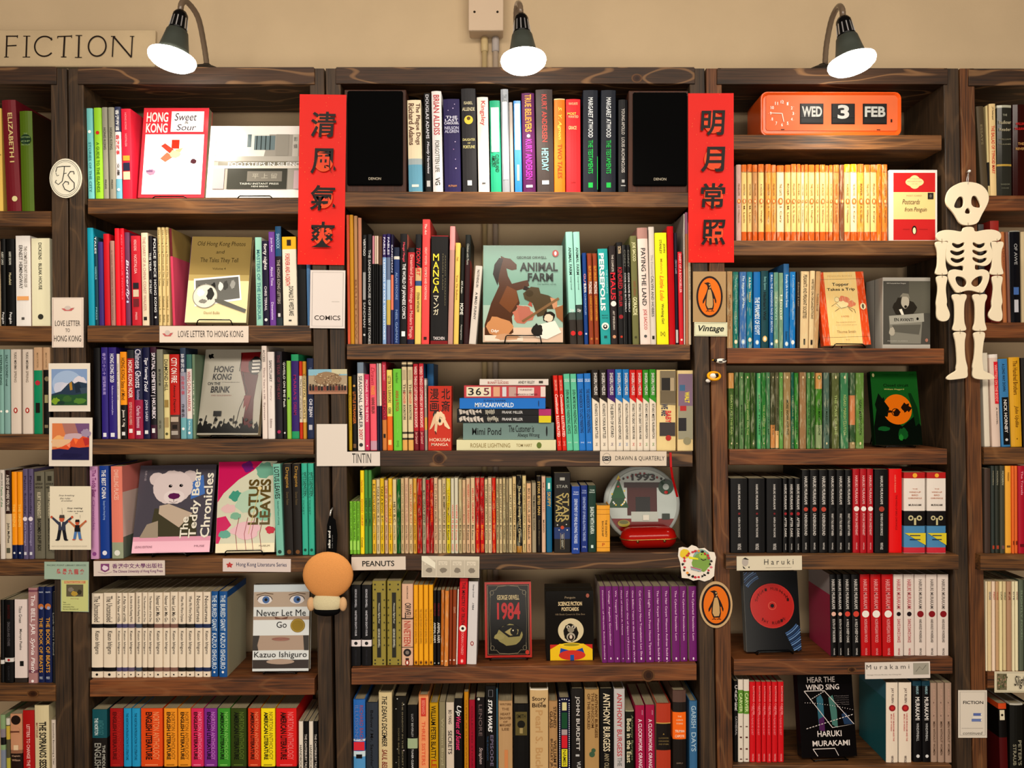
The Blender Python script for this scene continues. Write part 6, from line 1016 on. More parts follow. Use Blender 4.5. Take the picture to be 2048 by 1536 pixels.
def c_closed(A):
    A.rect(0, 1, 0, 1, '206028'); A.text('Penguin Crime', .27, .6, .035, .055, '103c18'); A.ell(.06, .05, .025, .025, 'd8d4a0'); A.text('Closed circuit', .26, .8, .17, .21, '101c10', bold=.01); A.text('William Haggard', .27, .7, .235, .26, 'c8c078'); A.text('3/6', .83, .93, .035, .05, '103c18')
    A.poly([(0, .75), (.1, .45), (.25, .35), (.3, .6), (.6, .75), (.9, .6), (1, .75), (1, 1), (0, 1)], '0e1810'); A.ell(.52, .52, .31, .205, 'd87818', 36); A.poly([(.05, .45), (.14, .3), (.35, .5), (.3, .62), (.1, .6)], '101c12'); blob(A, .7, .5, .16, .08, '2c1c10', 3, 14, .6); blob(A, .5, .57, .1, .06, '301c10', 5, 14, .6); A.ring(.48, .56, .08, .05, .0018, '301c10'); blob(A, .35, .55, .08, .02, '301c10', 6); A.poly([(.78, .3), (.84, .3), (.95, .5), (.98, .7), (.88, .75), (.84, .5)], '143c1c'); blob(A, .2, .78, .14, .04, '1c6030', 8); blob(A, .6, .85, .12, .09, '1c5c2c', 9); blob(A, .55, .9, .06, .05, '2c8038', 10)
face(('R', 4), 'book', 1751, 1845, 743, .03, 9, .016, '103018', c_closed, 'dark green cover with orange disc, face out on fourth shelf', stand=(60, 4, 'low wire stand in front of the green cover with orange disc'), kind='g')
def c_vinyl(A):
    A.rect(0, 1, 0, 1, '14161a'); 
    for k in range(12):
        r_ = .55 + k * .033
        for sg, lim in ((1, .565), (-1, .425)):
            a0, a1 = math.acos(min(1, .495 / r_)), math.asin(min(1, lim / .7 / r_))
            a0 = max(a0, R(38)); a1 = min(a1, R(66))
            if a1 > a0: A.line([(.5 + sg * r_ * math.cos(a0 + (a1 - a0) * q / 8), .43 + sg * .7 * r_ * math.sin(a0 + (a1 - a0) * q / 8)) for q in range(9)], .0028, ['4c6c98', '7090b8', '30486c'][k % 3])
    A.ell(.5, .43, .405, .282, 'b8302c', 40); A.ring(.5, .43, .395, .274, .0006, 'd05048'); A.ring(.5, .43, .07, .048, .0008, 'd88068'); A.ell(.5, .43, .035, .024, '14161a')
    for k, ch in enumerate('HARUKI MURAKAMI'):
        an = R(200 + k * 10); u, v = .5 + .31 * math.cos(an), .43 + .215 * math.sin(an); A.text(ch, u - .02, u + .02, v - .018, v + .018, '401414') if ch != ' ' else None
    for k, ch in enumerate('JAY RUBIN'):
        an = R(130 - k * 10); u, v = .5 + .31 * math.cos(an), .43 + .215 * math.sin(an); A.text(ch, u - .02, u + .02, v - .018, v + .018, '401414') if ch != ' ' else None
face(('R', 6), 'book', 1493, 1604, 1143, .03, 7, .02, '14161a', c_vinyl, 'black cover showing record with round red label, face out', stand=(74, 7, 'low wire stand in front of the record cover'), spine='7c7c78', yaw=3)
def c_hear(A):
    A.rect(0, 1, 0, 1, '141214'); L = lambda p, w=.0016: A.line(p, w, 'dcd4d0')
    A.text('HEAR THE', .17, .68, .05, .115, 'e4dcd8', bold=.01); A.text('WIND SING', .14, .75, .14, .205, 'e4dcd8', bold=.01); A.text('HARUKI', .3, .74, .69, .76, 'e4dcd8', bold=.01); A.text('MURAKAMI', .2, .88, .805, .87, 'e4dcd8', bold=.01)
    A.poly([(.32, .3), (.4, .26), (.44, .32), (.44, .7), (.34, .68)], '407080'); A.poly([(.54, .3), (.62, .27), (.68, .45), (.68, .66), (.58, .62)], '548078'); A.poly([(.34, .55), (.44, .52), (.44, .7), (.34, .68)], '5c3060'); A.poly([(.76, .5), (.84, .48), (.96, .62), (.8, .62)], '304868')
    L([(.1, .215), (.47, .215), (.98, .62), (.58, .655), (.1, .215)]); L([(.2, .9), (.6, .9), (.66, .985)]); L([(.2, .9), (.28, .985)]); L([(.52, 0), (.58, .02), (.9, .02)])
    for a, b, n in (((.2, .32), (.47, .22), 7), ((.1, .66), (.98, .5), 16)):
        for k in range(n): L([(a[0] + (b[0] - a[0]) * k / n, a[1] + (b[1] - a[1]) * k / n), (a[0] + (b[0] - a[0]) * (k + .6) / n, a[1] + (b[1] - a[1]) * (k + .6) / n)])
    for k in range(20): u = .1 + k * .045; A.ell(u, .35 + .12 * (u - .1) ** 1.5, .007, .005, 'dcd4d0', 6)
    for k in range(5): A.text(['Murakami', 'a mesmerising debut', 'strange and humorous', 'of the summer that', 'The Times'][k], .64, .9, .27 + k * .025, .283 + k * .025, '807878')
face(('R', 7), 'book', 1603, 1716, 1345, .022, 8, .024, '141214', c_hear, 'glossy black cover with white zigzag lines and bold white title', stand=(70, 4, 'low wire stand at the glossy black cover with zigzag lines'), spine='1c2024', kind='g', yaw=4)

# ---------------------------------------------------------------- the pile of lying books, middle bay third shelf
PL = [(913, 1112, 898.8 - 18.5, 'dcd8b4', 'cream', [('ROSALIE LIGHTNING', .14, .54, .3, .72, 'a09060'), ('TOM HART', .6, .76, .35, .65, 'a09060')], [('e', .83, .5, .025, '708038')], 'cream lying book at the bottom of the pile'),
      (926, 1108, 880 - 34.5, '7c9490', 'grey', [('Mimi Pond', .1, .42, .3, .72, '182020'), ('The Customer is', .5, .78, .15, .55, '182020'), ('Always Wrong', .6, .84, .6, .9, '182020')], [('e', .92, .5, .01, '202828')], 'thick grey-green lying book with handwritten black title, second from bottom'),
      (914, 1102, 845 - 13.3, '16161a', 'black', [('FRANK MILLER', .48, .7, .3, .7, 'd8d8d8')], [('z', .02, .28, 0, 'c8c0b8'), ('z', .32, .44, 0, 'b0aca0'), ('r', .87, 1, 0, 'd8c828')], 'black and white lying book with yellow right end'),
      (914, 1102, 831.4 - 13.3, '16161a', 'black', [('FRANK MILLER', .48, .7, .3, .7, 'd8d8d8')], [('z', .02, .26, 0, 'c8c0b8'), ('z', .3, .4, 0, 'b0aca0'), ('r', .87, 1, 0, 'b83c78')], 'black and white lying book with pink right end'),
      (919, 1091, 818 - 21.5, '1c7ccc', 'blue', [('MIYAZAKIWORLD', .18, .63, .42, .85, 'e8f0f4'), ('SUSAN NAPIER', .28, .54, .15, .32, '103c70')], [('e', .92, .5, .006, '103c70')], 'bright blue lying book with white capitals, third from top of the pile'),
      (928, 1091, 796.4 - 25.5, 'c85058', 'red', [('3', .05, .12, .2, .78, '302828'), ('6', .145, .21, .2, .78, '181014'), ('5', .24, .31, .2, .78, '803848'), ('YOUR BUDGET', .68, .84, .28, .42, '802830'), ('COMPANION & COMPILED', .62, .9, .65, .78, '802830')], [('r', .03, .33, .12, 'e8e0c8'), ('r', .36, .44, .12, 'e0b090'), ('r', .47, .52, .12, 'd8d8dc'), ('r', .55, .64, .12, 'c8a8a0'), ('r', .66, .86, .18, 'e8d8d0'), ('r', .94, 1, .1, 'e8d8d0')], 'red and cream patterned lying book lettered 365'),
      (959, 1097, 770.8 - 12.6, 'e4dcd4', 'white', [('BOOK OF', .22, .33, .15, .3, 'b04038'), ('BUNNY SUICIDES', .12, .42, .4, .8, 'b03830'), ('ANDY RILEY', .56, .8, .3, .75, '302c28')], [('r', .86, .92, .3, '504840')], 'white lying book with red title, top of the pile')]
zc = shz(('M', 3), X(1010))
for i, (x0, x1, yt, col, cn, tx, sh, lab) in enumerate(PL):
    Y = .014 + (.004 if i % 2 else 0); ybm = 768 - (zc - CZ) / (CD + Y) * F; H = Z(yt, Y) - zc; Wd = X(x1, Y) - X(x0, Y)
    root = thing('book', lab, 'book', (X(x0, Y), Y, zc + .0002), group='pile of books lying flat')
    t = .002; dp = [.15, .155, .15, .15, .14, .15, .12][i]
    mb = MB(); mb.box(0, Wd, 0, t, 0, H, mat(col), .0006); mb.box(0, Wd, t, dp, 0, t, mat(col)); mb.box(0, Wd, t, dp, H - t, H, mat(col)); mb.build('cover', root)
    mb = MB(); mb.box(.002, Wd - .002, t + .001, dp - .003, t + .0001, H - t - .0001, mat('D8CCB0', 't')); mb.build('page_block', root)
    A = Art(0, H, Wd, -H, -.0003)
    for k, a, b, c_, h in sh:
        if k == 'e': A.ell(a, b, c_, .3, h, 16)
        elif k == 'r': A.rect(a, b, c_, 1 - c_, h)
        else:
            rd = random.Random(i * 10 + int(a * 100))
            for q in range(7): u = a + (b - a) * q / 7; A.poly([(u, rd.random() * .4), (u + (b - a) * .12, rd.random() * .3), (u + (b - a) * .16, .6 + rd.random() * .4), (u + (b - a) * .05, .5 + rd.random() * .4)], h)
    for s_, a, b, v0, v1, h in tx: A.text(s_, a, b, v0, v1, h, bold=.01)
    A.build('spine_print', root); zc += H + .0003
# the blue book standing behind
t = thing('book', 'tall blue cover standing deep behind the red book, third shelf', 'book', (X(854, .062), .062, shz(('M', 3), 0) + .0007)); book('book', t, .016, Z(728, .062) - shz(('M', 3), 0), .11, [], '2a6a9a')

# ---------------------------------------------------------------- speakers and clock
def speaker(x0, x1, yt, label, gx0, gx1, gy0, gy1):
    Y = .006; zb = shz(('M', 1), X((x0 + x1) / 2, Y)) + .0004; t = thing('loudspeaker', label, 'speaker', (X((x0 + x1) / 2, Y), Y, zb), (0, slope(('M', 1)), 0), group='two black bookshelf speakers')
    W = (X(x1, Y) - X(x0, Y)) / 2; H = Z(yt, Y) - zb
    cab = wood('speaker_veneer', '2c1408', '44200e', 2, .6)
    mb = MB(); mb.box(-W, W, 0, .16, 0, H, cab, .0016); mb.build('cabinet', t)
    g0, g1 = X(gx0, Y) - X((x0 + x1) / 2, Y), X(gx1, Y) - X((x0 + x1) / 2, Y); z0, z1 = Z(gy1, Y) - zb, Z(gy0, Y) - zb
    mb = MB(); mb.box(g0, g1, -.006, -.0002, z0, z1, mat('0b0b0c', 'c'), .003); g = mb.build('grille', t)
    A = Art(0, 0, 1, 1, -.0064); c = (g0 + g1) / 2; A.text('DENON', c - .0145, c + .0145, z0 + .0125, z0 + .0185, 'b8b0a0', bold=.01); A.build('nameplate', g)
speaker(688, 812, 179, 'black speaker at the left end of the top shelf, middle bay', 695, 806, 183, 372)
speaker(1257, 1377, 181, 'black speaker at the right end of the top shelf, middle bay', 1265, 1373, 186, 373)
t = thing('flip_clock', 'orange flip calendar clock reading WED 3 FEB, right bay top shelf', 'clock', (X(1661, .01), .01, shz(('R', 1), X(1661)) + .0006), (0, slope(('R', 1)), 0))
zb = t.location.z; cx = t.location.x; Yc = .01
def rrect(x0, x1, z0, z1, r, n=6):
    o = []
    for cx_, cz_, a0 in ((x1 - r, z1 - r, 0), (x0 + r, z1 - r, 90), (x0 + r, z0 + r, 180), (x1 - r, z0 + r, 270)):
        for k in range(n + 1): o.append((cx_ + r * math.cos(R(a0 + 90 * k / n)), cz_ + r * math.sin(R(a0 + 90 * k / n))))
    return o
def loops(mb, sets, m, cap0=True, cap1=True, smooth=False):
    n = len(sets[0][1]); vs = []; fs = []
    for y, pts in sets: vs += [(x, y, z) for x, z in pts]
    for i in range(len(sets) - 1):
        for k in range(n): fs.append((i * n + k, i * n + (k + 1) % n, (i + 1) * n + (k + 1) % n, (i + 1) * n + k))
    if cap0: fs.append(list(range(n)))
    if cap1: fs.append([(len(sets) - 1) * n + k for k in range(n - 1, -1, -1)])
    mb.add(vs, fs, m, smooth)
gx = lambda p: X(p, Yc) - cx
gz = lambda p: Z(p, Yc) - zb
H = gz(183); w0, w1 = gx(1521), gx(1803); om = mat('e0682c', 'g')
mb = MB(); loops(mb, [(.006, rrect(w0 + .008, w1 - .008, .008, H - .008, .01)), (.0, rrect(w0 + .003, w1 - .003, .003, H - .003, .014)), (.0, rrect(w0 + .001, w1 - .001, .001, H - .001, .015)), (.004, rrect(w0, w1, 0, H, .016)), (.1, rrect(w0, w1, 0, H, .016)), (.106, rrect(w0 + .006, w1 - .006, .006, H - .006, .012))], om); mb.build('housing', t)
mb = MB(); loops(mb, [(.0045, rrect(gx(1533), gx(1797), gz(260), gz(189), .006)), (.0062, rrect(gx(1533), gx(1797), gz(260), gz(189), .006))], mat('d87448', 'p')); f = mb.build('face_panel', t)
A = Art(0, 0, 1, 1, .0043)
ccx, ccz, rr = gx(1565), gz(226), .0265
for k in range(1, 13):
    an = R(90 - 30 * k); u, v = ccx + rr * math.cos(an), ccz + rr * math.sin(an); w_ = .0035 if k > 9 else .0018
    A.text(str(k), u - w_, u + w_, v - .0036, v + .0036, 'f4ece4', bold=.02)
    A.ell(ccx + rr * 1.19 * math.cos(an), ccz + rr * 1.19 * math.sin(an), .0006, .0006, 'e0d0c0', 6)
A.build('dial_numerals', t)
for nm, an, L, wd in (('hour_hand', 282, .02, .0022), ('minute_hand', 178, .027, .002)):
    mb = MB(); d = (math.cos(R(an)), math.sin(R(an))); n = (-d[1] * wd / 2, d[0] * wd / 2)
    mb.prism([(ccx + n[0], ccz + n[1]), (ccx - n[0], ccz - n[1]), (ccx + d[0] * L - n[0] * .7, ccz + d[1] * L - n[1] * .7), (ccx + d[0] * L + n[0] * .7, ccz + d[1] * L + n[1] * .7)], .003, .0036, mat('e8dcd0')); mb.build(nm, t)
for a, b, tx in ((1601, 1648, 'WED'), (1664, 1711, '3'), (1727, 1775, 'FEB')):
    x0, x1, z0, z1 = gx(a), gx(b), gz(247), gz(206)
    mb = MB(); mb.box(x0, x1, .0035, .0044, z0, z1, mat('0e0e0e')); w_ = mb.build('flap_window', t)
    mb = MB(); m_ = mat('242424', 'p'); zm = gz(235); mb.box(x0 + .002, x1 - .002, .0024, .0032, z0 + .002, zm - .0003, m_); mb.build('lower_flap', w_)
    mb = MB(); mb.box(x0 + .002, x1 - .002, .0024, .0032, zm + .0003, z1 - .001, m_); mb.build('upper_flap', w_)
    A = Art(0, 0, 1, 1, .0022); A.text(tx, x0 + (.004 if len(tx) > 1 else .014), x1 - (.004 if len(tx) > 1 else .014), gz(237 if len(tx) == 1 else 233), gz(209 if len(tx) == 1 else 212), 'b8b8b4', bold=.035); A.build('flap_lettering', w_)
for a, b, zz in ((1563, 1570, 258), (1755, 1762, 258), (1783, 1786, 240)):
    mb = MB(); mb.box(gx(a), gx(b), .0036, .0044, gz(zz + (1 if zz > 250 else 3)), gz(zz - (0.5 if zz > 250 else 3)), mat('401810')); mb.build('vent_slot', t)

# ---------------------------------------------------------------- wall fittings and lamps
t = thing('junction_box', 'pale square electrical box on the wall behind the middle lamp', 'junction box', (X(972, .17), .2047, 2.0), group=None)
def rel(px, py, Y, o): return X(px, Y) - o[0], Z(py, Y) - o[2]
o = t.location
mb = MB(); a, b = rel(938, 62, .16, o); c, d = rel(1006, -40, .16, o); mb.box(a, c, -.045, 0, b, d, mat('CDB8A0'), .003); mb.build('box_body', t)
mb = MB(); mb.box(a - .001, c + .001, -.05, -.045, b - .001, d, mat('D2BEA8'), .0015); lid = mb.build('lid', t)
for px in (949, 995):
    mb = MB(); u, v = rel(px, 24, .155, o); M = Matrix.Translation((u, -.0502, v)) @ Matrix.Rotation(R(90), 4, 'X'); mb.lathe([(.003, 0), (.003, .0006)], mat('3c3020'), 12, M); mb.build('screw', lid)
for px, r_ in ((969, .0085), (991, .0085)):
    q = thing('conduit_pipe', 'painted pipe running down from the junction box, %s one' % ('left' if px < 980 else 'right'), 'pipe', (X(px, .19), .1943, 0))
    u = Z(62, .16) - .0025
    mb = MB(); mb.lathe([(r_ * .85, 0.2), (r_ * .85, u - .03)], mat('C8B48C' if px < 980 else 'C0B0A0', 'p'), 16); mb.build('pipe', q)
    mb = MB(); mb.lathe([(r_, u - .036), (r_ + .0012, u - .034), (r_ + .0012, u + .0), (r_, u + .001)], mat('C8B48C' if px < 980 else 'B4ACA8', 'p'), 16); mb.build('collar', q)
def lamp(label, top, lens, neck, base, r_l, idx):
    """top / lens: pixel centres of the socket top and of the bulb's front; neck: (px, py, Y) list; base: px, py"""
    Yh = -.10
    T = Vector((X(top[0], Yh), Yh, Z(top[1], Yh))); L = Vector((X(lens[0], Yh), Yh + .0, Z(lens[1], Yh)))
    t = thing('gooseneck_lamp', label, 'lamp', (X(base[0], .06), .06, Z(136) + .003)); off = t.location
    ax = (L - T); Ln = ax.length; ax.normalize(); ax = (ax + Vector((0, -.10, 0))).normalized()
    q = Vector((0, 0, 1)).rotation_difference(ax).to_matrix().to_4x4()
    M = Matrix.Translation(T - off) @ q
    bk = mat('151517', 'g')
    mb = MB(); mb.lathe([(.004, -.004), (.011, -.003), (.0155, .004), (.0165, .012), (.0185, .036), (.02, .04)], bk, 24, M); so = mb.build('socket', t)
    for k in range(12):
        an = 2 * math.pi * k / 12; mb = MB(); M2 = M @ Matrix.Rotation(an, 4, 'Z'); vs = [M2 @ Vector(p) for p in ((.0166, -.0012, .012), (.0166, .0012, .012), (.0196, .0012, .037), (.0196, -.0012, .037), (.0145, -.0012, .012), (.0145, .0012, .012), (.017, .0012, .037), (.017, -.0012, .037))]
        mb.add(vs, [(0, 1, 2, 3), (4, 7, 6, 5), (0, 4, 5, 1), (1, 5, 6, 2), (2, 6, 7, 3), (3, 7, 4, 0)], mat('d8d8dc', 'm')); mb.build('chrome_rib', so)
    mb = MB(); mb.lathe([(.019, .039), (.0225, .044), (.026, .062), (.031, .085), (r_l * .8, Ln - .014)], mat('4c504a', 'p'), 28, M); mb.build('bulb_body', t)
    em = MC.get('em')
    if em is None:
        em = bpy.data.materials.new('glowing_lens'); em.use_nodes = True; b_ = em.node_tree.nodes['Principled BSDF']; b_.inputs['Base Color'].default_value = (1, .95, .88, 1); b_.inputs['Emission Color'].default_value = (1, .93, .8, 1); b_.inputs['Emission Strength'].default_value = 22; MC['em'] = em
    mb = MB(); z = Ln - .014; mb.lathe([(r_l * .8, z), (r_l * .97, z + .004), (r_l, z + .009), (r_l * .96, z + .016), (r_l * .8, z + .023), (r_l * .5, z + .028), (r_l * .2, z + .030)], em, 32, M); mb.build('bulb_lens', t)
    pts = [Vector((X(px, Y), Y, Z(py, Y))) - off for px, py, Y in neck]
    # smooth the neck
    P_ = []
    for i in range(len(pts) - 1):
        p0 = pts[max(i - 1, 0)]; p1 = pts[i]; p2 = pts[i + 1]; p3 = pts[min(i + 2, len(pts) - 1)]
        for s_ in range(8):
            u = s_ / 8; P_.append(.5 * ((2 * p1) + (p2 - p0) * u + (2 * p0 - 5 * p1 + 4 * p2 - p3) * u * u + (3 * p1 - p0 - 3 * p2 + p3) * u ** 3))
    P_.append(pts[-1])
    mb = MB(); mb.tube(P_, [.0062 + (.0004 if k % 2 else 0) for k in range(len(P_))], mat('7c6c5c', 'g'), 12); mb.build('gooseneck', t)
    mb = MB(); mb.lathe([(.046, 0), (.046, .006), (.04, .014), (.026, .021), (.012, .024), (.009, .03)], mat('3a342e', 'p'), 28); mb.build('base', t)
    mb = MB(); mb.tube([(.02, .01, .02), (-.03, .03, .03), (-.045, .06, .012), (-.05, .11, .006), (-.052, .138, .005)], .002, mat('8c7c64'), 6); mb.build('cord', t)
    l = bpy.data.lights.new('lamp_beam', 'SPOT'); l.energy = LAMP_POWER; l.color = (1, .9, .74); l.spot_size = R(150); l.spot_blend = .8; l.shadow_soft_size = .035
    lo = bpy.data.objects.new('lamp_beam', l); C.objects.link(lo); lo.location = T + ax * (Ln + .03)
    lo.rotation_euler = Vector((0, 0, -1)).rotation_difference(ax).to_euler()
Yh = -.10
lamp('gooseneck lamp above the left bay, its glowing bulb tilted left', (362, 26), (348, 126), [(414, 132, .06), (408, 90, .03), (396, 35, -.03), (374, 4, -.08), (363, 8, -.1), (361, 27, -.1)], (414, 136), .05, 0)
lamp('gooseneck lamp above the middle bay, hanging straight down', (1042, 33), (1047, 130), [(1042, 134, .06), (1034, 80, .04), (1032, 30, -.02), (1035, 8, -.06), (1040, 12, -.1), (1042, 34, -.1)], (1042, 136), .05, 1)
lamp('gooseneck lamp above the right bay, its glowing bulb tilted right', (1686, 38), (1700, 134), [(1650, 132, .06), (1653, 90, .03), (1663, 40, -.02), (1676, 14, -.07), (1684, 18, -.1), (1686, 39, -.1)], (1645, 136), .05, 2)
# wooden FICTION board on top of the bookcase
t = thing('sign_board', 'cream wooden board with hand-lettered FICTION standing on the bookcase', 'sign', (X(-60), .05, Z(134, .05)), (R(-3), 0, 0))
A0 = X(309, .05) - t.location.x; HH = Z(57, .05) - t.location.z
mb = MB(); mb.box(-.12, A0, 0, .012, .001, HH, M_wallb, .002); mb.build('board', t)
A = Art(0, 0, 1, 1, -.0004); gx2 = lambda p: X(p, .05) - t.location.x; gz2 = lambda p: Z(p, .05) - t.location.z; K = '2a1c12'
def st(pts, w_=2.6): A.line([(gx2(a), gz2(b)) for a, b in pts], w_ * S, K)
st([(12, 71), (12, 114)], 3.2); st([(10, 71), (34, 71)]); st([(12, 91), (32, 90)]); st([(33, 69), (33, 75)], 1.5); st([(8, 114), (17, 114)], 1.6)
st([(52, 71), (52, 114)], 3.2); st([(45, 71), (59, 71)], 1.6); st([(45, 114), (60, 114)], 1.6)
A.ring((gx2(88)), gz2(92), 20 * S, 21 * S, 3 * S, K, 24, 40, 320); st([(102, 74), (101, 80)], 1.6)
st([(128, 71), (127, 114)], 3.6); st([(114, 72), (142, 71)], 2.2); st([(114, 71), (114, 76)], 1.4); st([(142, 69), (142, 75)], 1.4); st([(122, 114), (133, 114)], 1.6)
st([(157, 71), (157, 114)], 3.4); st([(150, 70), (163, 70)], 1.6); st([(150, 115), (164, 115)], 1.6)
A.ring(gx2(194), gz2(92), 18 * S, 21 * S, 3 * S, K, 30)
st([(226, 72), (225, 114)], 2.4); st([(226, 72), (263, 115)], 3.4); st([(263, 115), (264, 72)], 2.4); st([(221, 72), (230, 72)], 1.5); st([(259, 72), (268, 72)], 1.5)
A.build('lettering', t)
# ---------------------------------------------------------------- cards, signs and ornaments on the shelf fronts
def card(name, quad, Y, label, cat, fn, base='e4d8cc', kind='p', th=.0006, group=None, shape=None, margin=None):
    """flat card; quad: pixel corners TL, TR, BR, BL; art in card coordinates u 0..1, v 0..1 downwards"""
    (ax, ay), (bx, by), (cx_, cy), (dx, dy) = quad; Y = min(Y, -th - .0004) if Y > -.0045 else Y
    W = ((bx - ax) + (cx_ - dx)) / 2 / F * (CD + Y); H = ((dy - ay) + (cy - by)) / 2 / F * (CD + Y)
    mx, my = (ax + bx + cx_ + dx) / 4, (ay + by + cy + dy) / 4
    rot = math.atan2(((bx - ax) + (cx_ - dx)) * 0 + (by - ay + cy - dy) / 2, (bx - ax)) * .5 + math.atan2((ax - dx + bx - cx_) / 2, (dy - ay)) * -.5
    root = thing(name, label, cat, (X(mx, Y), Y, Z(my, Y) - H / 2), (0, rot, 0), group)
    mb = MB()
    if shape: mb.prism([(-W / 2 + u * W, H - v * H) for u, v in shape], 0, th, mat(base, kind))
    else: mb.prism([(-W / 2, 0), (W / 2, 0), (W / 2, H), (-W / 2, H)], 0, th, mat(base, kind))
    mb.build('card' if th < .002 else 'panel', root)
    A = Art(-W / 2, H, W, -H, -.0002, kind)
    fn(A); A.build('print', root)
    return root
def Q(x0, x1, y0, y1, sl=0): return ((x0, y0), (x1, y0 + sl), (x1, y1 + sl), (x0, y1))
YP = -.0022; YS = -.0052
def oval(n=32): return [(.5 + .5 * math.cos(2 * math.pi * k / n), .5 + .5 * math.sin(2 * math.pi * k / n)) for k in range(n)]
def a_fs(A):
    A.ring(.5, .5, .46, .46, .0009, '404040', 40); A.ring(.5, .5, .42, .42, .0006, '505050', 40)
    A.line([(.2, .34), (.24, .22), (.4, .2), (.66, .2)], .0018, '303034'); A.line([(.47, .2), (.45, .4), (.4, .58), (.28, .66), (.18, .6), (.22, .55)], .0018, '303034'); A.line([(.3, .42), (.24, .44), (.2, .36)], .0012, '303034'); A.line([(.44, .38), (.54, .37)], .0012, '303034')
    A.line([(.78, .4), (.76, .33), (.66, .33), (.58, .42), (.66, .52), (.78, .62), (.78, .76), (.64, .84), (.48, .78), (.42, .66), (.5, .58), (.6, .6), (.6, .66)], .002, '303034')
card('oval_badge', Q(99, 163, 317, 396), YP, 'white oval badge with entwined FS letters on the left posts', 'badge', a_fs, 'e0dccc', th=.003, shape=oval())
def couplet(chars):
    def f(A):
        rd = random.Random(hash(chars[0]) % 97 if False else ord(chars[0]))
        for k in range(60): u, v = rd.random(), rd.random(); A.poly([(u, v), (u + .012, v + .001), (u + .008, v + .006)], 'e89050')
        for k, ch in enumerate(chars):
            v = .1 + k * .215
            A.ell(.54, v + .08, .2, .06, 'e05828', 28); A.ring(.54, v + .08, .2, .06, .0006, 'f08040', 28)
            blob(A, .55, v + .08, .13, .035, 'dc5030', k + 3, 12, .5)
            A.text(ch, .26, .8, v + .005, v + .155, '1a0c0a', bold=.018, shear=.06)
    return f
card('red_couplet', ((593, 188), (687, 190), (690, 530), (597, 529)), -.004, 'red paper couplet beginning 清, between left and middle bays', 'couplet', couplet('清風氣爽'), 'e02410', group='pair of red calligraphy couplets')
card('red_couplet', ((1375, 187), (1466, 186), (1470, 524), (1379, 526)), -.004, 'red paper couplet beginning 明, between middle and right bays', 'couplet', couplet('明月常照'), 'e02410', group='pair of red calligraphy couplets')
def boat(A, u, v, w_, h_):
    A.poly([(u - w_, v), (u + w_, v - h_ * .1), (u + w_ * .6, v + h_ * .8), (u - w_ * .5, v + h_ * .8)], 'c87070'); A.ell(u, v - h_ * .2, w_ * .5, h_ * .7, 'd0c4bc'); A.line([(u + w_ * .5, v), (u + w_ * 1.1, v - h_ * .3), (u + w_ * .9, v + h_ * .3)], .0005, '906060')
def a_love(A):
    A.frame(.04, .96, .02, .98, .0006, 'b08888'); boat(A, .5, .22, .2, .06)
    A.text('LOVE LETTER', .1, .9, .46, .57, '504844'); A.text('TO', .43, .57, .62, .69, '504844'); A.text('HONG KONG', .07, .93, .76, .88, '504844')
card('sign_card', Q(104, 167, 595, 695), YP, 'white upright card reading LOVE LETTER TO HONG KONG on the posts', 'card', a_love)
def a_love2(A):
    boat(A, .09, .45, .06, .22); A.text('LOVE LETTER TO HONG KONG', .21, .94, .28, .68, '504844')
card('shelf_label', Q(319, 497, 652, 685), YS, 'long white strip reading LOVE LETTER TO HONG KONG on shelf edge', 'label', a_love2)
def a_pol1(A):
    A.rect(.07, .93, .12, .87, '8ca4c8'); A.ell(.45, .42, .36, .27, 'a8bcd8'); blob(A, .3, .52, .2, .16, 'c8ccdc', 3, 20, .2); blob(A, .75, .38, .18, .12, 'd8d4dc', 4, 20, .2); blob(A, .5, .5, .25, .12, 'd0d0dc', 9)
    A.poly([(.07, .64), (.3, .58), (.48, .42), (.56, .37), (.62, .42), (.72, .38), (.93, .42), (.93, .68), (.07, .68)], '34485c'); A.poly([(.5, .42), (.56, .38), (.58, .55), (.52, .56)], 'b89040'); A.poly([(.62, .44), (.74, .4), (.82, .58), (.66, .62)], '283848'); A.poly([(.75, .52), (.93, .5), (.93, .64), (.8, .64)], '485868')
    A.poly([(.07, .68), (.3, .64), (.6, .66), (.93, .62), (.93, .87), (.07, .87)], '34603c'); blob(A, .18, .78, .12, .08, '88a838', 5); blob(A, .45, .74, .14, .08, '48703c', 6); blob(A, .75, .78, .18, .07, '608c40', 7); blob(A, .3, .82, .1, .05, '28483c', 8)
card('instant_photo', ((97, 727), (180, 726), (181, 822), (98, 824)), YP, 'instant-photo card of green mountain and blue sky', 'picture card', a_pol1, 'e4dcd0', group='two mountain picture cards')
def a_pol2(A):
    A.rect(.07, .93, .12, .87, 'd88858'); A.poly([(.5, .12), (.93, .12), (.93, .45), (.6, .45)], '806088'); A.poly([(.3, .12), (.6, .12), (.7, .4), (.4, .4)], 'b08078'); blob(A, .25, .5, .2, .14, 'e8b478', 2, 20, .2); blob(A, .6, .42, .3, .12, 'c8b0b8', 3, 20, .2); blob(A, .85, .32, .14, .1, 'a898b0', 4); A.rect(.07, .5, .45, .6, 'e0bc98')
    A.poly([(.07, .66), (.3, .6), (.48, .52), (.56, .42), (.7, .44), (.78, .38), (.93, .42), (.93, .62), (.6, .66), (.3, .68)], 'd86038'); A.poly([(.56, .42), (.68, .45), (.62, .55)], 'f08048'); A.poly([(.4, .56), (.5, .52), (.48, .62)], 'f09878'); A.poly([(.78, .42), (.93, .42), (.93, .55), (.84, .58)], 'b83c3c')
    A.poly([(.07, .66), (.25, .64), (.45, .66), (.52, .6), (.7, .62), (.93, .6), (.93, .87), (.07, .87)], '2c2858'); blob(A, .5, .78, .3, .06, '242050', 7)
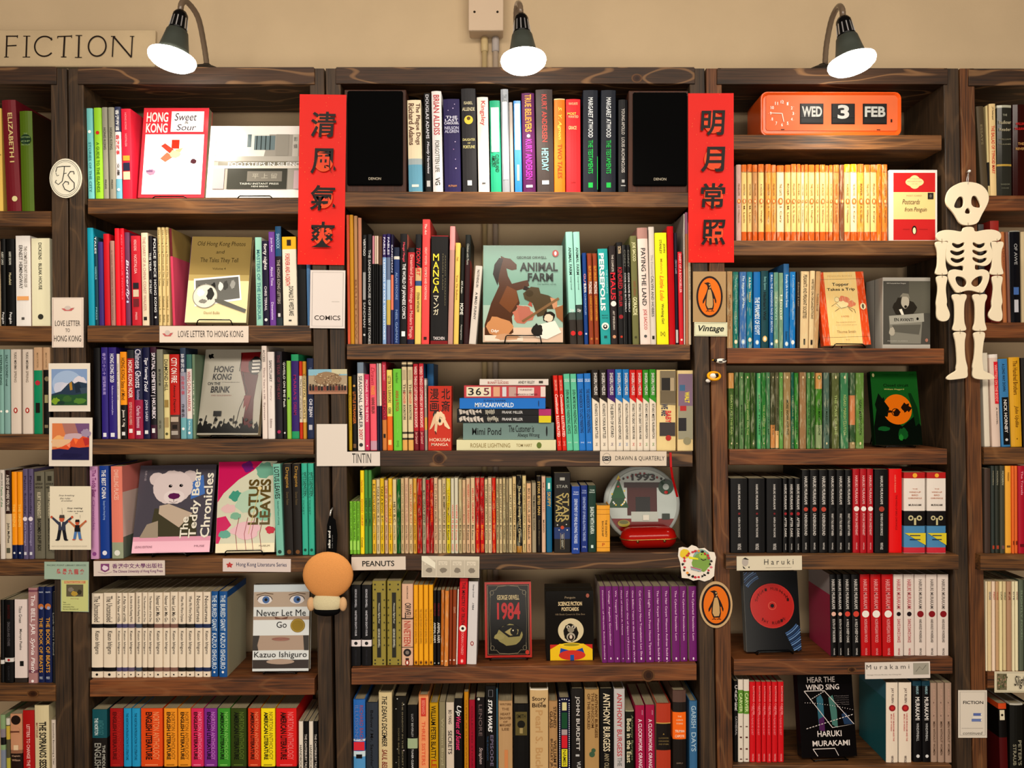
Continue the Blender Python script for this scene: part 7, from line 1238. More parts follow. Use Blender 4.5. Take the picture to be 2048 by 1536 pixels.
card('instant_photo', ((97, 836), (183, 834), (186, 932), (99, 933)), -.0056, 'instant-photo card of orange mountain at sunset', 'picture card', a_pol2, 'e4dcd0', group='two mountain picture cards')
def fig(A, u, v, s_, hair, shirt, leg, low):
    A.poly([(u - .08 * s_, v), (u + .08 * s_, v), (u + .09 * s_, v + .13 * s_), (u - .09 * s_, v + .13 * s_)], shirt)
    for d in (-1, 1):
        A.poly([(u + d * .07 * s_, v), (u + d * .22 * s_, v - .08 * s_), (u + d * .24 * s_, v - .05 * s_), (u + d * .07 * s_, v + .06 * s_)], shirt if low else 'c07850'); A.ell(u + d * .25 * s_, v - .075 * s_, .03 * s_, .022 * s_, 'c86848', 10)
        A.poly([(u + d * .01 * s_, v + .13 * s_), (u + d * .09 * s_, v + .13 * s_), (u + d * .13 * s_, v + .28 * s_), (u + d * .05 * s_, v + .28 * s_)], leg); A.ell(u + d * .11 * s_, v + .285 * s_, .05 * s_, .012 * s_, '202028' if low else 'c86848', 10)
    A.ell(u, v - .05 * s_, .06 * s_, .05 * s_, 'c86848'); A.poly([(u - .065 * s_, v - .06 * s_), (u - .05 * s_, v - .11 * s_), (u + .06 * s_, v - .11 * s_), (u + .07 * s_, v - .06 * s_)], hair)
def a_stop(A):
    A.text('Stop breaking', .22, .6, .13, .165, '383030', shear=.3); A.text('the rules', .25, .5, .175, .205, '383030', shear=.3); A.text('all ourselves!', .28, .55, .215, .24, '383030', shear=.3)
    A.text('Stop making', .42, .8, .33, .365, '383030', shear=.3, bold=.01); A.text('rules to break', .43, .82, .38, .405, '383030', shear=.3); A.text('us', .62, .68, .42, .435, '383030')
    A.line([(.3, .34), (.305, .44)], .0005, '605858'); A.line([(.74, .45), (.74, .5)], .0005, '605858')
    fig(A, .3, .56, 1, '58504c', '44485c', '24242c', True); fig(A, .68, .61, .8, '241c1c', '1c1c24', '5c84b8', False); A.poly([(.28, .56), (.32, .56), (.3, .64)], 'e8e0d8')
    A.text('FROM THE COLLECTION OF A BOOKSHOP READER', .06, .92, .935, .945, '908078')
card('postcard', ((100, 972), (183, 973), (181, 1100), (99, 1099)), YP, 'cream cartoon postcard of two figures raising their arms', 'postcard', a_stop, 'e4dcc8')
def a_tick(A):
    A.text('PACIFIC POINT LIBRARY SERVICES', .06, .94, .055, .085, '405048')
    for k, ch in enumerate('學愚九龍倉'): A.text(ch, .28 + k * .13, .38 + k * .13, .14, .25, 'c06060', bold=.02)
    A.rect(.39, .99, .365, .985, 'c8cc90'); A.rect(.45, .93, .38, .43, 'c89068'); A.text('Old Town, Lover 2021', .46, .88, .39, .42, 'e8d8b0'); A.rect(.5, .88, .45, .69, '6a6450'); blob(A, .68, .63, .09, .06, 'b89c48', 3); blob(A, .6, .55, .08, .05, '8c8478', 4); blob(A, .8, .6, .06, .06, '403c30', 5); A.text('(kim fung)', .6, .78, .72, .745, 'b07050')
    for k in range(4): A.text(['Venue:', 'Library and hall', 'Admission free', 'For more information call'][k], .43, .5 + .09 * k, .79 + k * .045, .815 + k * .045, '404830')
card('ticket', ((88, 1124), (177, 1123), (178, 1224), (89, 1224)), -.0056, 'pale green L-shaped leaflet taped below the cartoon postcard', 'leaflet', a_tick, 'a4b8a8', shape=[(0, 0), (1, 0), (1, 1), (.37, .985), (.37, .35), (0, .345)])
def a_cup(A):
    A.poly([(.1, .18), (.22, .18), (.22, .6), (.16, .75), (.1, .6)], '8a5080'); blob(A, .16, .45, .05, .2, 'e0d0dc', 3); A.line([(.06, .72), (.16, .86), (.26, .72)], .0007, '8a7080'); A.text('香港中文大學出版社', .26, .97, .18, .5, '7a3878', bold=.01); A.text('The Chinese University of Hong Kong Press', .27, .97, .6, .84, '7a3878', bold=.01)
card('shelf_label', ((188, 1122), (330, 1121), (330, 1151), (187, 1152)), YS, 'white label with purple crest and Chinese lettering under fourth shelf', 'label', a_cup, 'd8ccc4')
def star(A, u, v, r_, asp, h):
    for k in range(5):
        an = R(-90 + 72 * k); d = (math.cos(an), math.sin(an)); n_ = (-d[1], d[0]); A.poly([(u, v), (u + r_ * (d[0] * .5 + n_[0] * .35), v + asp * r_ * (d[1] * .5 + n_[1] * .35)), (u + r_ * d[0], v + asp * r_ * d[1]), (u + r_ * (d[0] * .5 - n_[0] * .3), v + asp * r_ * (d[1] * .5 - n_[1] * .3))], h)
def a_hkl(A): star(A, .1, .5, .055, 4.4, 'c04040'); A.text('Hong Kong Literature Series', .2, .94, .28, .68, '2c3868')
card('shelf_label', ((445, 1119), (581, 1116), (582, 1142), (446, 1145)), YS, 'white label with red flower reading Hong Kong Literature Series', 'label', a_hkl, 'd8ccc8')
def a_com(A): A.frame(.06, .94, .035, .965, .0007, '787070'); A.text('COMICS', .13, .87, .78, .86, '504440', bold=.01); A.line([(.62, .54), (.84, .54)], .0005, '807870')
card('sign_card', ((619, 540), (689, 541), (690, 657), (620, 656)), -.0056, 'white framed card reading COMICS below the left red couplet', 'card', a_com, 'e0d8d4')
def a_pic(A):
    A.rect(0, 1, 0, .25, '90b8c8'); A.rect(.6, 1, 0, .2, 'c8c4a8'); blob(A, .5, .38, .38, .3, '9c8468', 3, 30, .15); A.rect(0, 1, .68, 1, 'b88c74')
    rd = random.Random(3)
    for k in range(70): u, v = .15 + .7 * rd.random(), .2 + .4 * rd.random(); A.ell(u, v, .015, .02, rd.choice(['c0a888', '7c6450', 'a8846c', 'd0c0a0']), 6)
    for k in range(13): u = .04 + k * .075; A.rect(u, u + .05, .66 + .02 * (k % 3), .86, rd.choice(['24242c', '40342c', 'c88890', 'e0dcd0', '8c4840'])); A.ell(u + .025, .63 + .02 * (k % 3), .025, .045, rd.choice(['2c2420', '5c4030', 'c8b8a0']), 8)
card('postcard', ((618, 739), (694, 738), (695, 788), (616, 788)), YP - .0005, 'small colour picture card of a crowd before a tree', 'postcard', a_pic, 'b0a088')
def a_tin(A): A.text('TINTIN', .56, .86, .7, .93, '383430'); A.frame(.015, .985, .0, .0, .0001, 'd8d0c4') if False else None
card('shelf_label', ((634, 848), (760, 848), (760, 932), (633, 932)), YS, 'white L-shaped card on the post and middle bay third shelf corner', 'label', a_tin, 'dcd4cc', shape=[(0, 0), (.48, 0), (.48, .66), (1, .66), (1, 1), (0, 1)])
def a_pea(A): A.text('PEANUTS', .2, .79, .3, .72, '282420', bold=.015)
card('shelf_label', ((703, 1114), (812, 1113), (811, 1140), (703, 1140)), YS, 'white hand-lettered label under the short green books, middle bay fourth shelf', 'label', a_pea, 'd8ccc0')
def a_strip(A):
    for k in range(4): A.rect(.02 + k * .245, .245 + k * .245, .18, .94, 'c4bcac'); blob(A, .13 + k * .245, .66, .07, .14, '8c8478', k, 14, .3); A.rect(.05 + k * .245, .2 + k * .245, .24, .42, 'dcd4c4'); A.text('aaa bb cc', .06 + k * .245, .19 + k * .245, .28, .33, '807868'); A.text('dd ee', .07 + k * .245, .17 + k * .245, .36, .4, '807868')
    A.poly([(0, .0), (.1, .0), (.24, .3), (.24, .6), (0, .2)], 'e4e0d0')
card('comic_strip', ((843, 1113), (957, 1112), (960, 1154), (843, 1156)), YS - .0004, 'grey newspaper comic strip taped below the fourth shelf', 'clipping', a_strip, 'd4ccbc')
def a_dq(A):
    A.ring(.1, .5, .06, .36, .0006, '303030'); A.rect(.035, .165, .36, .66, '282828'); A.text('D+Q', .05, .15, .4, .62, 'e0d8d0', bold=.01); A.text('DRAWN & QUARTERLY', .23, .97, .33, .68, '403c38')
card('shelf_label', ((1200, 902), (1333, 903), (1333, 932), (1200, 931)), YS, 'white label with round black stamp on middle bay third shelf edge', 'label', a_dq, 'd8ccbc')
def penguin(A, u, v, w_, h_, K='2c1410', B='c8a878', ring=True):
    """classic paperback bird on an orange oval; centre u, v, half sizes"""
    P = lambda p: [(u + a * w_, v + b * h_) for a, b in p]
    A.ell(u, v, w_, h_, K, 40); A.ell(u, v, w_ * .86, h_ * .9, 'e07c10', 40)
    A.poly(P([(-.42, -.66), (-.1, -.7), (.06, -.64), (.1, -.52), (.12, -.42), (.3, -.2), (.42, .0), (.52, .2), (.5, .32), (.44, .3), (.36, .1), (.3, .1), (.34, .4), (.28, .62), (-.2, .62), (-.32, .4), (-.3, .1), (-.44, .3), (-.52, .34), (-.52, .2), (-.38, 0), (-.24, -.2), (-.14, -.42), (-.2, -.56), (-.42, -.66)][:-1]), K)
    A.poly(P([(-.1, -.34), (.08, -.36), (.16, -.2), (.24, .1), (.26, .38), (.2, .54), (-.12, .56), (-.24, .4), (-.22, .1), (-.16, -.18)]), B)
    A.ell(u + 0 * w_, v - .58 * h_, w_ * .06, h_ * .04, B, 10); A.poly(P([(-.02, -.44), (.07, -.52), (.1, -.46), (.0, -.38)]), B)
    for d in (-.14, .2): A.line(P([(d, .6), (d, .68), (d - .14, .7)]), w_ * .05 * abs(A.o[2]), K); A.line(P([(d, .68), (d + .14, .7)]), w_ * .05 * abs(A.o[2]), K)
card('penguin_card', Q(1386, 1452, 543, 644), YP - .0003, 'kraft card with black bird on orange oval, above the Vintage card', 'card', lambda A: penguin(A, .5, .5, .4, .41, B='c0a070'), 'b49870')
def a_vin(A): A.frame(.03, .97, .07, .93, .0006, '404028'); A.text('Vintage', .12, .9, .22, .78, '24241c', bold=.02, shear=.25)
card('sign_card', ((1388, 645), (1454, 644), (1455, 672), (1389, 673)), YP - .0012, 'small cream card reading Vintage beneath the bird card', 'card', a_vin, 'dcdcc0')
card('penguin_coaster', Q(1399, 1465, 1163, 1256), YP - .003, 'oval cork coaster with black bird on orange, right of purple books', 'coaster', lambda A: penguin(A, .5, .5, .44, .445), 'c8ac84', th=.004, shape=oval(36))
def a_stick(A):
    blob(A, .62, .36, .24, .26, '90b0a8', 3, 30, .1); blob(A, .6, .48, .26, .28, '88a858', 4, 30, .15); blob(A, .18, .24, .14, .14, 'e0c840', 5, 20, .1); A.ell(.66, .28, .11, .09, 'a8c458'); A.ell(.62, .26, .02, .015, '202010', 8); A.ell(.72, .26, .02, .015, '202010', 8); A.line([(.6, .38), (.66, .42), (.74, .39)], .0018, '202010'); A.poly([(.26, .3), (.52, .36), (.54, .4), (.3, .38)], 'e0dc30'); A.poly([(.32, .58), (.62, .66), (.6, .74), (.34, .68)], 'a8b0b8'); A.line([(.34, .6), (.6, .68)], .0016, 'c83850')
    rd = random.Random(8)
    for k in range(26): an = 2 * math.pi * k / 26; u, v = .5 + .38 * math.cos(an) * (1 if k % 2 else .9), .52 + .36 * math.sin(an); blob(A, u, v, .05, .045, rd.choice(['c83848', '28201c', 'd87888', 'c83848', 'e8a040', '28201c']), k, 9, .6)
sh_ = [(.02, .08), (.12, .05), (.26, .08), (.36, .0), (.48, .04), (.55, .1), (.7, .08), (.82, .18), (.96, .2), (1, .34), (.97, .55), (.95, .85), (.84, .95), (.7, 1), (.55, .95), (.4, .98), (.28, .92), (.1, .9), (.08, .7), (.06, .5), (.0, .3)]
card('sticker', Q(1356, 1432, 1090, 1163), -.006, 'die-cut white sticker of bright cartoon shapes at middle shelf end', 'sticker', a_stick, 'e8e0d4', shape=sh_)
def a_har(A): A.ell(.13, .4, .05, .3, 'b8b0a8'); A.poly([(.08, .25), (.13, .08), (.19, .25), (.17, .18), (.1, .2)], '383430'); A.poly([(.09, .65), (.14, .9), (.1, .85)], '282420'); A.poly([(.17, .75), (.2, .72), (.19, .85)], '282420'); A.text('H a r u k i', .42, .87, .22, .6, '504c48'); A.line([(.44, .82), (.84, .82)], .0004, '807870')
card('shelf_label', ((1474, 1112), (1604, 1112), (1604, 1140), (1473, 1141)), -.0222, 'white label with small portrait drawing below the black spines, right bay', 'label', a_har, 'd8d0bc')
def a_mur(A): A.text('M u r a k a m i', .02, .68, .14, .42, '504c48'); A.text('Vintage House Books, Sai Ching Rd', .02, .55, .72, .8, '807870'); A.rect(.74, .98, .08, .78, 'a8a498'); A.line([(.78, .6), (.84, .3), (.88, .5), (.94, .2)], .0012, '706c64')
card('shelf_label', ((1731, 1324), (1861, 1324), (1860, 1356), (1730, 1358)), YS, 'white label with small grey picture hanging on right bay sixth shelf edge', 'label', a_mur, 'dcd4cc')
def a_fic(A):
    A.frame(.06, .94, .035, .945, .0007, '504c48'); A.text('FICTION', .17, .87, .225, .29, '383430', bold=.015); A.text('continued', .16, .84, .87, .93, '605c54', shear=.2); A.line([(.12, .8), (.86, .8)], .0005, '908c88')
    for k, (v, c_) in enumerate(((.48, '6878b0'), (.54, 'e0dcd8'), (.6, '7888b8'))): A.rect(.52 - .03 * k, .8, v, v + .055, c_); A.rect(.78, .82, v + .008, v + .047, 'e8e4dc')
card('sign_card', ((1916, 1381), (1973, 1380), (1975, 1475), (1917, 1476)), YP, 'white framed card reading FICTION continued on the right posts', 'card', a_fic, 'dcd4c8')
def a_slf(A): A.frame(.015, .985, .06, .94, .0005, '504c40'); A.rect(.04, .22, .1, .88, '807860'); rd = random.Random(5); [A.ell(.05 + .16 * rd.random(), .15 + .65 * rd.random(), .014, .05, rd.choice(['68644c', 'a89078', '948468', '6c7a50']), 7) for k in range(40)]; A.text('Slightly Foxed', .34, .98, .18, .8, '282420', shear=.3)
card('shelf_label', Q(1989, 2100, 1343, 1385), YS, 'white bordered label with small leafy picture at right edge', 'label', a_slf, 'dcd4bc')

# ---------------------------------------------------------------- hanging skeleton
SK = thing('skeleton_decoration', 'white flat wooden skeleton hanging from a pin on the right posts', 'skeleton', (X(1940, -.012), -.012, Z(325, -.012)))
def cut(name, outer, holes, Y=-.012, fy=340, sc_=6.4, th=.004, h='e8dcc4'):
    o = SK.location; cu = bpy.data.curves.new('c', 'CURVE'); cu.dimensions = '2D'; cu.fill_mode = 'BOTH'; cu.extrude = th / 2; cu.bevel_depth = .0006; cu.bevel_resolution = 1; cu.offset = -.0006; cu.resolution_u = 4
    gro = lambda p, k: [((a - sum(q[0] for q in p) / len(p)) * k + sum(q[0] for q in p) / len(p), (b - sum(q[1] for q in p) / len(p)) * k + sum(q[1] for q in p) / len(p)) for a, b in p]
    for pts in [gro(outer, 1.0)] + [gro(h_, 1.32) for h_ in holes]:
        sp = cu.splines.new('NURBS'); sp.points.add(len(pts) - 1); sp.use_cyclic_u = True; sp.order_u = 3
        for q, (a, b) in zip(sp.points, pts): q.co = (X(1858 + a / sc_, Y) - o.x, Z(fy + b / sc_, Y) - o.z, 0, 1)
    ob = bpy.data.objects.new('c', cu); me = bpy.data.meshes.new_from_object(ob); bpy.data.objects.remove(ob)
    for v in me.vertices: v.co = Vector((v.co.x, v.co.z, v.co.y))
    me.flip_normals(); me.materials.clear(); me.materials.append(mat(h)); return link(name, me, SK)
cut('skull', [(380, 165), (480, 150), (640, 172), (740, 260), (768, 370), (730, 470), (660, 590), (620, 690), (500, 715), (390, 700), (340, 600), (290, 530), (215, 450), (205, 360), (250, 240)], [[(375, 355), (425, 370), (425, 470), (340, 478), (325, 450)], [(560, 350), (600, 355), (650, 455), (620, 472), (550, 455), (545, 390)], [(490, 480), (530, 555), (448, 555)]])
rib = lambda s_, a, b, v: [(500 + s_ * (a - 0), v), (500 + s_ * ((a + b) / 2), v + 38), (500 + s_ * b, v + 8), (500 + s_ * (b + 5), v + 40), (500 + s_ * ((a + b) / 2 + 10), v + 75), (500 + s_ * (a), v + 42)]
cut('ribcage_and_pelvis', [(430, 730), (570, 725), (572, 800), (680, 770), (800, 760), (900, 790), (925, 850), (890, 915), (780, 905), (800, 1000), (810, 1100), (790, 1180), (720, 1240), (600, 1215), (580, 1215), (580, 1290), (680, 1265), (765, 1300), (770, 1400), (700, 1560), (660, 1580), (500, 1530), (360, 1585), (310, 1540), (240, 1400), (235, 1310), (300, 1265), (420, 1290), (435, 1290), (435, 1215), (330, 1245), (240, 1200), (205, 1120), (215, 1000), (250, 900), (160, 925), (90, 890), (85, 820), (160, 770), (300, 770), (425, 800)],
    [rib(-1, 72, 190, 925), rib(-1, 72, 210, 1020), rib(-1, 72, 205, 1115), rib(1, 72, 190, 925), rib(1, 72, 215, 1020), rib(1, 72, 210, 1115), [(340, 1375), (430, 1385), (470, 1440), (440, 1490), (370, 1470)], [(670, 1365), (660, 1440), (600, 1490), (540, 1450), (590, 1390)]])
bone = lambda x, y0, y1, w1, w2, w3: [(x - w1, y0), (x - w1 * .4, y0 - 4), (x, y0 + 4), (x + w1 * .4, y0 - 4), (x + w1, y0), (x + w1, y0 + 50), (x + w2, y0 + 110), (x + w2, y1 - 110), (x + w3, y1 - 40), (x + w3, y1), (x, y1 + 4), (x - w3, y1), (x - w3, y1 - 40), (x - w2, y1 - 110), (x - w2, y0 + 110), (x - w1, y0 + 50)]
cut('upper_arm', bone(155, 920, 1340, 78, 50, 78), []); cut('upper_arm', bone(860, 920, 1340, 88, 58, 85), [])
fa = lambda x, s_: [(x - 68, 1360), (x, 1352), (x + 68, 1360), (x + 68, 1410), (x + 50, 1480), (x + 50, 1560), (x + 62 + 6, 1690), (x + 58, 1720), (x + 60 + s_ * 10, 1760), (x + (110 if s_ > 0 else 70), 1850), (x + (80 if s_ > 0 else 60), 1930), (x, 1945), (x - (60 if s_ > 0 else 100), 1910), (x - (70 if s_ > 0 else 120), 1840), (x - 65, 1760), (x - 72, 1720), (x - 70, 1680), (x - 50, 1560), (x - 50, 1480), (x - 70, 1410)]
cut('forearm_and_hand', fa(160, 1), []); cut('forearm_and_hand', fa(868, -1), [])
cut('thigh_bone', bone(384, 185, 650, 92, 58, 86), [], fy=560); cut('thigh_bone', bone(645, 185, 650, 92, 58, 86), [], fy=560)
cut('shin_and_foot', [(310, 668), (390, 660), (468, 672), (465, 720), (448, 790), (455, 1000), (490, 1120), (485, 1160), (495, 1250), (400, 1265), (230, 1285), (210, 1250), (270, 1200), (350, 1160), (338, 1130), (358, 1060), (340, 800), (315, 720)], [], fy=560)
cut('shin_and_foot', [(565, 672), (640, 660), (712, 668), (710, 730), (690, 800), (672, 1000), (690, 1130), (690, 1165), (800, 1205), (840, 1250), (820, 1275), (640, 1275), (555, 1255), (550, 1190), (560, 1140), (548, 1110), (575, 1000), (588, 800), (568, 720)], [], fy=560)
o = SK.location
def skp(a, b, fy=340): return (X(1858 + a / 6.4, -.012) - o.x, 0, Z(fy + b / 6.4, -.012) - o.z)
for a, b, fy in ((490, 700, 340), (155, 905, 340), (860, 905, 340), (160, 1345, 340), (865, 1345, 340), (388, 165, 560), (640, 165, 560), (388, 655, 560), (642, 655, 560)):
    p = Vector(skp(a, b, fy)); mb = MB(); mb.tube([p + Vector((0, -.0028, .004)), p + Vector((0, -.0034, 0)), p + Vector((0, -.0028, -.006)), p + Vector((.001, .003, -.006)), p + Vector((.001, .003, .004))], .0004, mat('806c50'), 5, True); mb.build('wire_joint', SK)
mb = MB(); p = Vector(skp(488, 185)); mb.tube([p + Vector((0, -.003, 0)), p + Vector((.002, -.002, .014)), p + Vector((.006, .004, .03)), p + Vector((.002, .004, .016)), p + Vector((0, .003, 0))], .0007, mat('d8d8d8', 'm'), 6, True); mb.build('hanging_wire', SK)
mb = MB(); M = Matrix.Translation((p.x + .006, .003, p.z + .031)) @ Matrix.Rotation(R(90), 4, 'X'); mb.lathe([(.001, -.008), (.001, 0), (.0035, .001), (.0025, .004), (.0008, .005)], mat('e0e0dc', 'g'), 14, M); mb.build('pin', SK)

# ---------------------------------------------------------------- plain plush charm on its black strap
def sphere(mb, c_, rx, ry, rz, m, n=24, k=14, fl=0):
    vs = [(c_[0], c_[1], c_[2] + rz)]; fs = []
    for i in range(1, k):
        th = math.pi * i / k
        for j in range(n): ph = 2 * math.pi * j / n; vs.append((c_[0] + rx * math.sin(th) * math.cos(ph), c_[1] + ry * math.sin(th) * math.sin(ph), c_[2] + rz * math.cos(th)))
    vs.append((c_[0], c_[1], c_[2] - rz))
    for j in range(n): fs.append((0, 1 + j, 1 + (j + 1) % n)); fs.append((len(vs) - 1, 1 + (k - 2) * n + (j + 1) % n, 1 + (k - 2) * n + j))
    for i in range(k - 2):
        for j in range(n): a = 1 + i * n + j; b = 1 + i * n + (j + 1) % n; fs.append((a, a + n, b + n, b))
    mb.add(vs, fs, m, True)
Yp = -.026; t = thing('plush_charm', 'round tan plush charm with cream body hanging on black strap', 'plush charm', (X(656, Yp), Yp, Z(1150, Yp))); o = t.location
def rp(px, py, Y=Yp): return (X(px, Y) - o.x, Y - Yp, Z(py, Y) - o.z)
mb = MB(); sphere(mb, (0, 0, 0), 50 * S, .019, 46 * S, mat('e0a468', 'c')); mb.build('head', t)
mb = MB(); sphere(mb, rp(654, 1205), 29 * S, .014, 22 * S, mat('dcd2b0', 'c')); mb.build('body', t)
for px in (622, 686): mb = MB(); sphere(mb, rp(px, 1208), 8 * S, .008, 14 * S, mat('dcb890', 'c'), 14, 10); mb.build('arm', t)
mb = MB(); sphere(mb, rp(654, 1222), 26 * S, .0135, 10 * S, mat('141416', 'c')); mb.build('dark_base', t)
mb = MB(); a = rp(652, 1106); b = rp(673, 1106); c_ = rp(671, 1040); d = rp(659, 1030); e_ = rp(654, 1050); mb.prism([(a[0], a[2]), (b[0], b[2]), (b[0] + .002, rp(0, 1070)[2]), (c_[0], c_[2]), (d[0], d[2]), (e_[0], e_[2])], .0, .0016, mat('131314', 'c')); s_ = mb.build('strap', t)
A = Art(0, 0, 1, 1, -.0004); u0, u1 = rp(656, 0)[0], rp(661, 0)[0]; A.text('niko and ...', u0, u1, rp(0, 1096)[2], rp(0, 1052)[2], 'e8e8e4', -90, .02); A.text('Life Style', rp(664, 0)[0], rp(666, 0)[0], rp(0, 1096)[2], rp(0, 1070)[2], '909090', -90); A.build('strap_lettering', s_)
mb = MB(); q = rp(661, 1022); mb.tube([Vector(rp(660, 1032)), Vector(q) + Vector((0, .004, 0)), Vector(q) + Vector((0, .022, .003))], .0022, mat('d0d0d0', 'm'), 8); mb.build('hook', t)

# ---------------------------------------------------------------- push pins shaped as a swimming bird and a ring
t = thing('bird_pushpin', 'tiny white swimming bird pushpin beneath the Vintage card', 'pushpin', (X(1441, -.008), -.008, Z(722, -.008)), group='two bird pushpins on the post')
mb = MB(); sphere(mb, (0, -.003, 0), .013, .006, .0058, mat('e4e0d8', 'g'), 16, 10); mb.build('body', t)
mb = MB(); sphere(mb, (-.013, -.004, .0012), .0045, .0042, .004, mat('1c1a18', 'g'), 12, 8); hd = mb.build('head', t)
mb = MB(); mb.lathe([(.0014, 0), (.0002, .005)], mat('e0b020', 'g'), 8, Matrix.Translation((-.0165, -.004, .002)) @ Matrix.Rotation(R(-90), 4, 'Y')); mb.build('beak', hd)
for s_ in (-1, 1): mb = MB(); sphere(mb, (.002 + .004 * s_, -.0085, .002 * s_), .005, .0012, .0018, mat('2c2a28', 'g'), 10, 6); mb.build('wing', t)
mb = MB(); mb.tube([(0, .002, 0), (0, .0048, 0)], .0006, mat('c0c0c0', 'm'), 6); mb.build('pin', t)
t = thing('bird_pushpin', 'tiny bird pushpin wearing a yellow swim ring on the post', 'pushpin', (X(1427, -.008), -.008, Z(752, -.008)), group='two bird pushpins on the post')
mb = MB(); mb.tube([(.0135 * math.cos(2 * math.pi * k / 20), -.004 + .004 * math.sin(2 * math.pi * k / 20), .0085 * math.sin(2 * math.pi * k / 20) - .0) for k in range(20)], .0032, mat('e8a818', 'g'), 10, True); mb.build('swim_ring', t)
mb = MB(); sphere(mb, (-.002, -.004, 0), .0078, .006, .0062, mat('e4e0d8', 'g'), 16, 10); mb.build('body', t)
mb = MB(); sphere(mb, (.006, -.006, .003), .0042, .004, .0038, mat('1c1a18', 'g'), 12, 8); mb.build('head', t)
mb = MB(); sphere(mb, (-.013, -.002, -.011), .006, .004, .0045, mat('dcd8d0', 'g'), 12, 8); mb.build('tail', t)
mb = MB(); mb.tube([(0, .0, 0), (0, .0078, 0)], .0006, mat('c0c0c0', 'm'), 6); mb.build('pin', t)

# ---------------------------------------------------------------- tin, glasses case and ribbon on the fourth shelf
Yt = .085; zs = shz(('M', 4), X(1285, Yt)) + .0005; rt = (X(1363, Yt) - X(1210, Yt)) / 2
t = thing('ornament_tin', 'round christmas tin dated 1993 standing behind the red case', 'tin', (X(1285, Yt), Yt, zs + .0042), (R(-6), 0, 0)); cz = rt * 1.012 + .0006
M = Matrix.Translation((0, 0, cz)) @ Matrix.Rotation(R(90), 4, 'X')
mb = MB(); mb.lathe([(rt * .97, -.035), (rt, -.033), (rt, -.004), (rt * .995, -.001), (rt * .97, 0)], mat('8c1c1c', 'g'), 48, M); mb.build('tin_body', t)
mb = MB(); mb.lathe([(rt * 1.0, -.008), (rt * 1.01, -.004), (rt * .99, .003), (rt * .9, .006), (rt * .3, .009)], mat('c0c4c0', 'g'), 48, M); mb.build('lid', t)
A = Art(0, cz, rt, rt, -.0096, 'g'); 
A.poly([(.9 * math.cos(R(a_)), .9 * math.sin(R(a_))) for a_ in range(0, 360, 10)], 'b8c0bc'); A.poly([(.9 * math.cos(R(a_)), .9 * math.sin(R(a_))) for a_ in range(205, 336, 5)], '801818')
A.rect(-.4, .38, -.3, .5, '501410'); A.rect(-.48, .46, .42, .56, '3c100c'); A.rect(-.18, .2, -.3, .18, '141010'); A.poly([(-.9, -.1), (-.62, .55), (-.36, -.1)], '18502c'); A.poly([(-.82, .15), (-.62, .66), (-.44, .15)], '1c5c30'); A.poly([(-.68, .62), (-.62, .75), (-.56, .62)], 'd8c038'); A.ring(.62, .44, .14, .14, .011, '1c4830', 24); A.ell(.62, .3, .05, .04, 'b02020'); A.rect(-.3, .4, -.46, -.2, 'b8bcb4')
rd = random.Random(2)
for k in range(16): a_ = rd.random() * 6.28; A.ell(-.62 + .18 * math.cos(a_), .2 + .25 * math.sin(a_), .022, .022, rd.choice(['c83030', 'd8c038', 'e0e0e0']), 8)
for k in range(12): A.ell(-.6 + k * .11, .8 - .3 * abs(k - 5.5) / 5.5 * .6, .03, .035, rd.choice(['8c1c1c', '1c4828', '202020']), 8)
A.text('1993', -.28, .34, .6, .78, '2c2c28', bold=.03); A.ell(-.5, -.5, .16, .09, 'a89838'); A.ell(-.5, -.47, .12, .05, '6c6c38'); A.rect(.0, .16, -.42, -.28, 'd8d4c8'); A.rect(.5, .7, -.4, -.25, '303c30')
A.build('lid_picture', t)
Yg = .012; t = thing('glasses_case', 'glossy red capsule-shaped case lying before the christmas tin', 'case', (X(1302, Yg), Yg, Z(1096, Yg)), (0, R(-1.5), 0)); o = t.location; t.location.z = zs + .0236 - .0236; t.location.z = shz(('M', 4), o.x)
L_ = (X(1360, Yg) - X(1245, Yg)) / 2; r_ = .0262
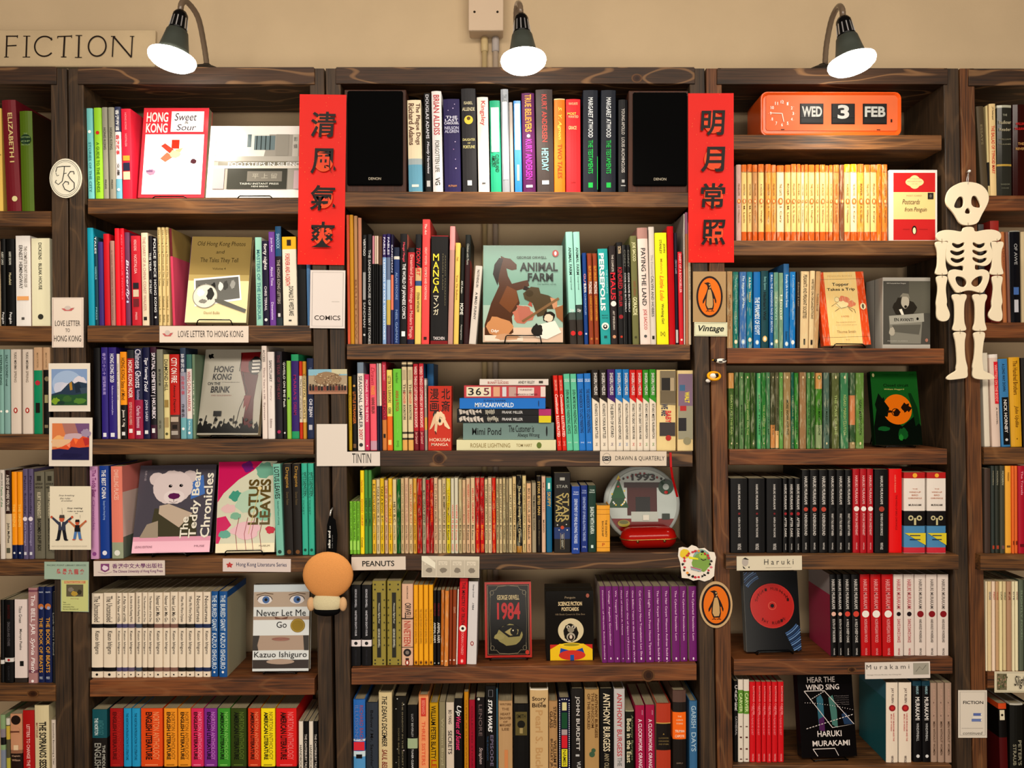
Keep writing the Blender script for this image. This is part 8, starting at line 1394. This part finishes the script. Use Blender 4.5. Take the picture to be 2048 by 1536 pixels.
for nm, a0, hh, col in (('lid', 0, 1, 'a81c14'), ('base_shell', 180, 1, '9c1810')):
    mb = MB(); vs = []; fs = []; nx, na = 26, 10
    for i in range(nx + 1):
        xx = -L_ + 2 * L_ * i / nx; e_ = max(0, abs(xx) - (L_ - r_)) / r_; rr_ = r_ * math.sqrt(max(0.0001, 1 - e_ * e_))
        for j in range(na + 1): an = R(a0 + 180 * j / na); vs.append((xx, .032 + rr_ * 1.15 * math.cos(an), r_ + .0008 + rr_ * math.sin(an) * (.98)))
    for i in range(nx):
        for j in range(na): a = i * (na + 1) + j; fs.append((a, a + 1, a + na + 2, a + na + 1))
    mb.add(vs, fs, mat(col, 'g'), True); mb.build(nm, t)
mb = MB(); pts = []
for k in range(40):
    an = 2 * math.pi * k / 40; cxx = (L_ - r_) * (1 if math.cos(an) > 0 else -1); pts.append((cxx + r_ * 1.01 * math.cos(an), .032 + r_ * 1.16 * math.sin(an), r_ + .0008))
mb.tube(pts, .0012, mat('b89858', 'm'), 6, True); mb.build('brass_rim', t)
for px in (-.03, .033): mb = MB(); mb.lathe([(.0035, 0), (.0035, .0015), (.001, .002)], mat('806c40', 'm'), 12, Matrix.Translation((px, .0032, r_ - .003)) @ Matrix.Rotation(R(90), 4, 'X')); mb.build('stud', t)
t = thing('red_ribbon', 'narrow red ribbon hanging in front of the christmas tin', 'ribbon', (X(1341, -.006), -.006, Z(905, -.006))); o = t.location
mb = MB(); pr = [Vector((X(a, y), y, Z(b, y))) - o for a, b, y in ((1341, 905, -.006), (1342, 934, -.0065), (1345, 955, .004), (1350, 975, .022), (1355, 994, .036))]; vs = []
for p in pr: vs += [p + Vector((-.0026, 0, 0)), p + Vector((.0026, 0, 0)), p + Vector((.0026, .0006, 0)), p + Vector((-.0026, .0006, 0))]
fs = [(0, 1, 2, 3), (16, 19, 18, 17)]
for i in range(4):
    for k in range(4): fs.append((4 * i + k, 4 * i + (k + 1) % 4, 4 * i + 4 + (k + 1) % 4, 4 * i + 4 + k))
mb.add(vs, fs, mat('b81418', 'p')); mb.build('ribbon', t)
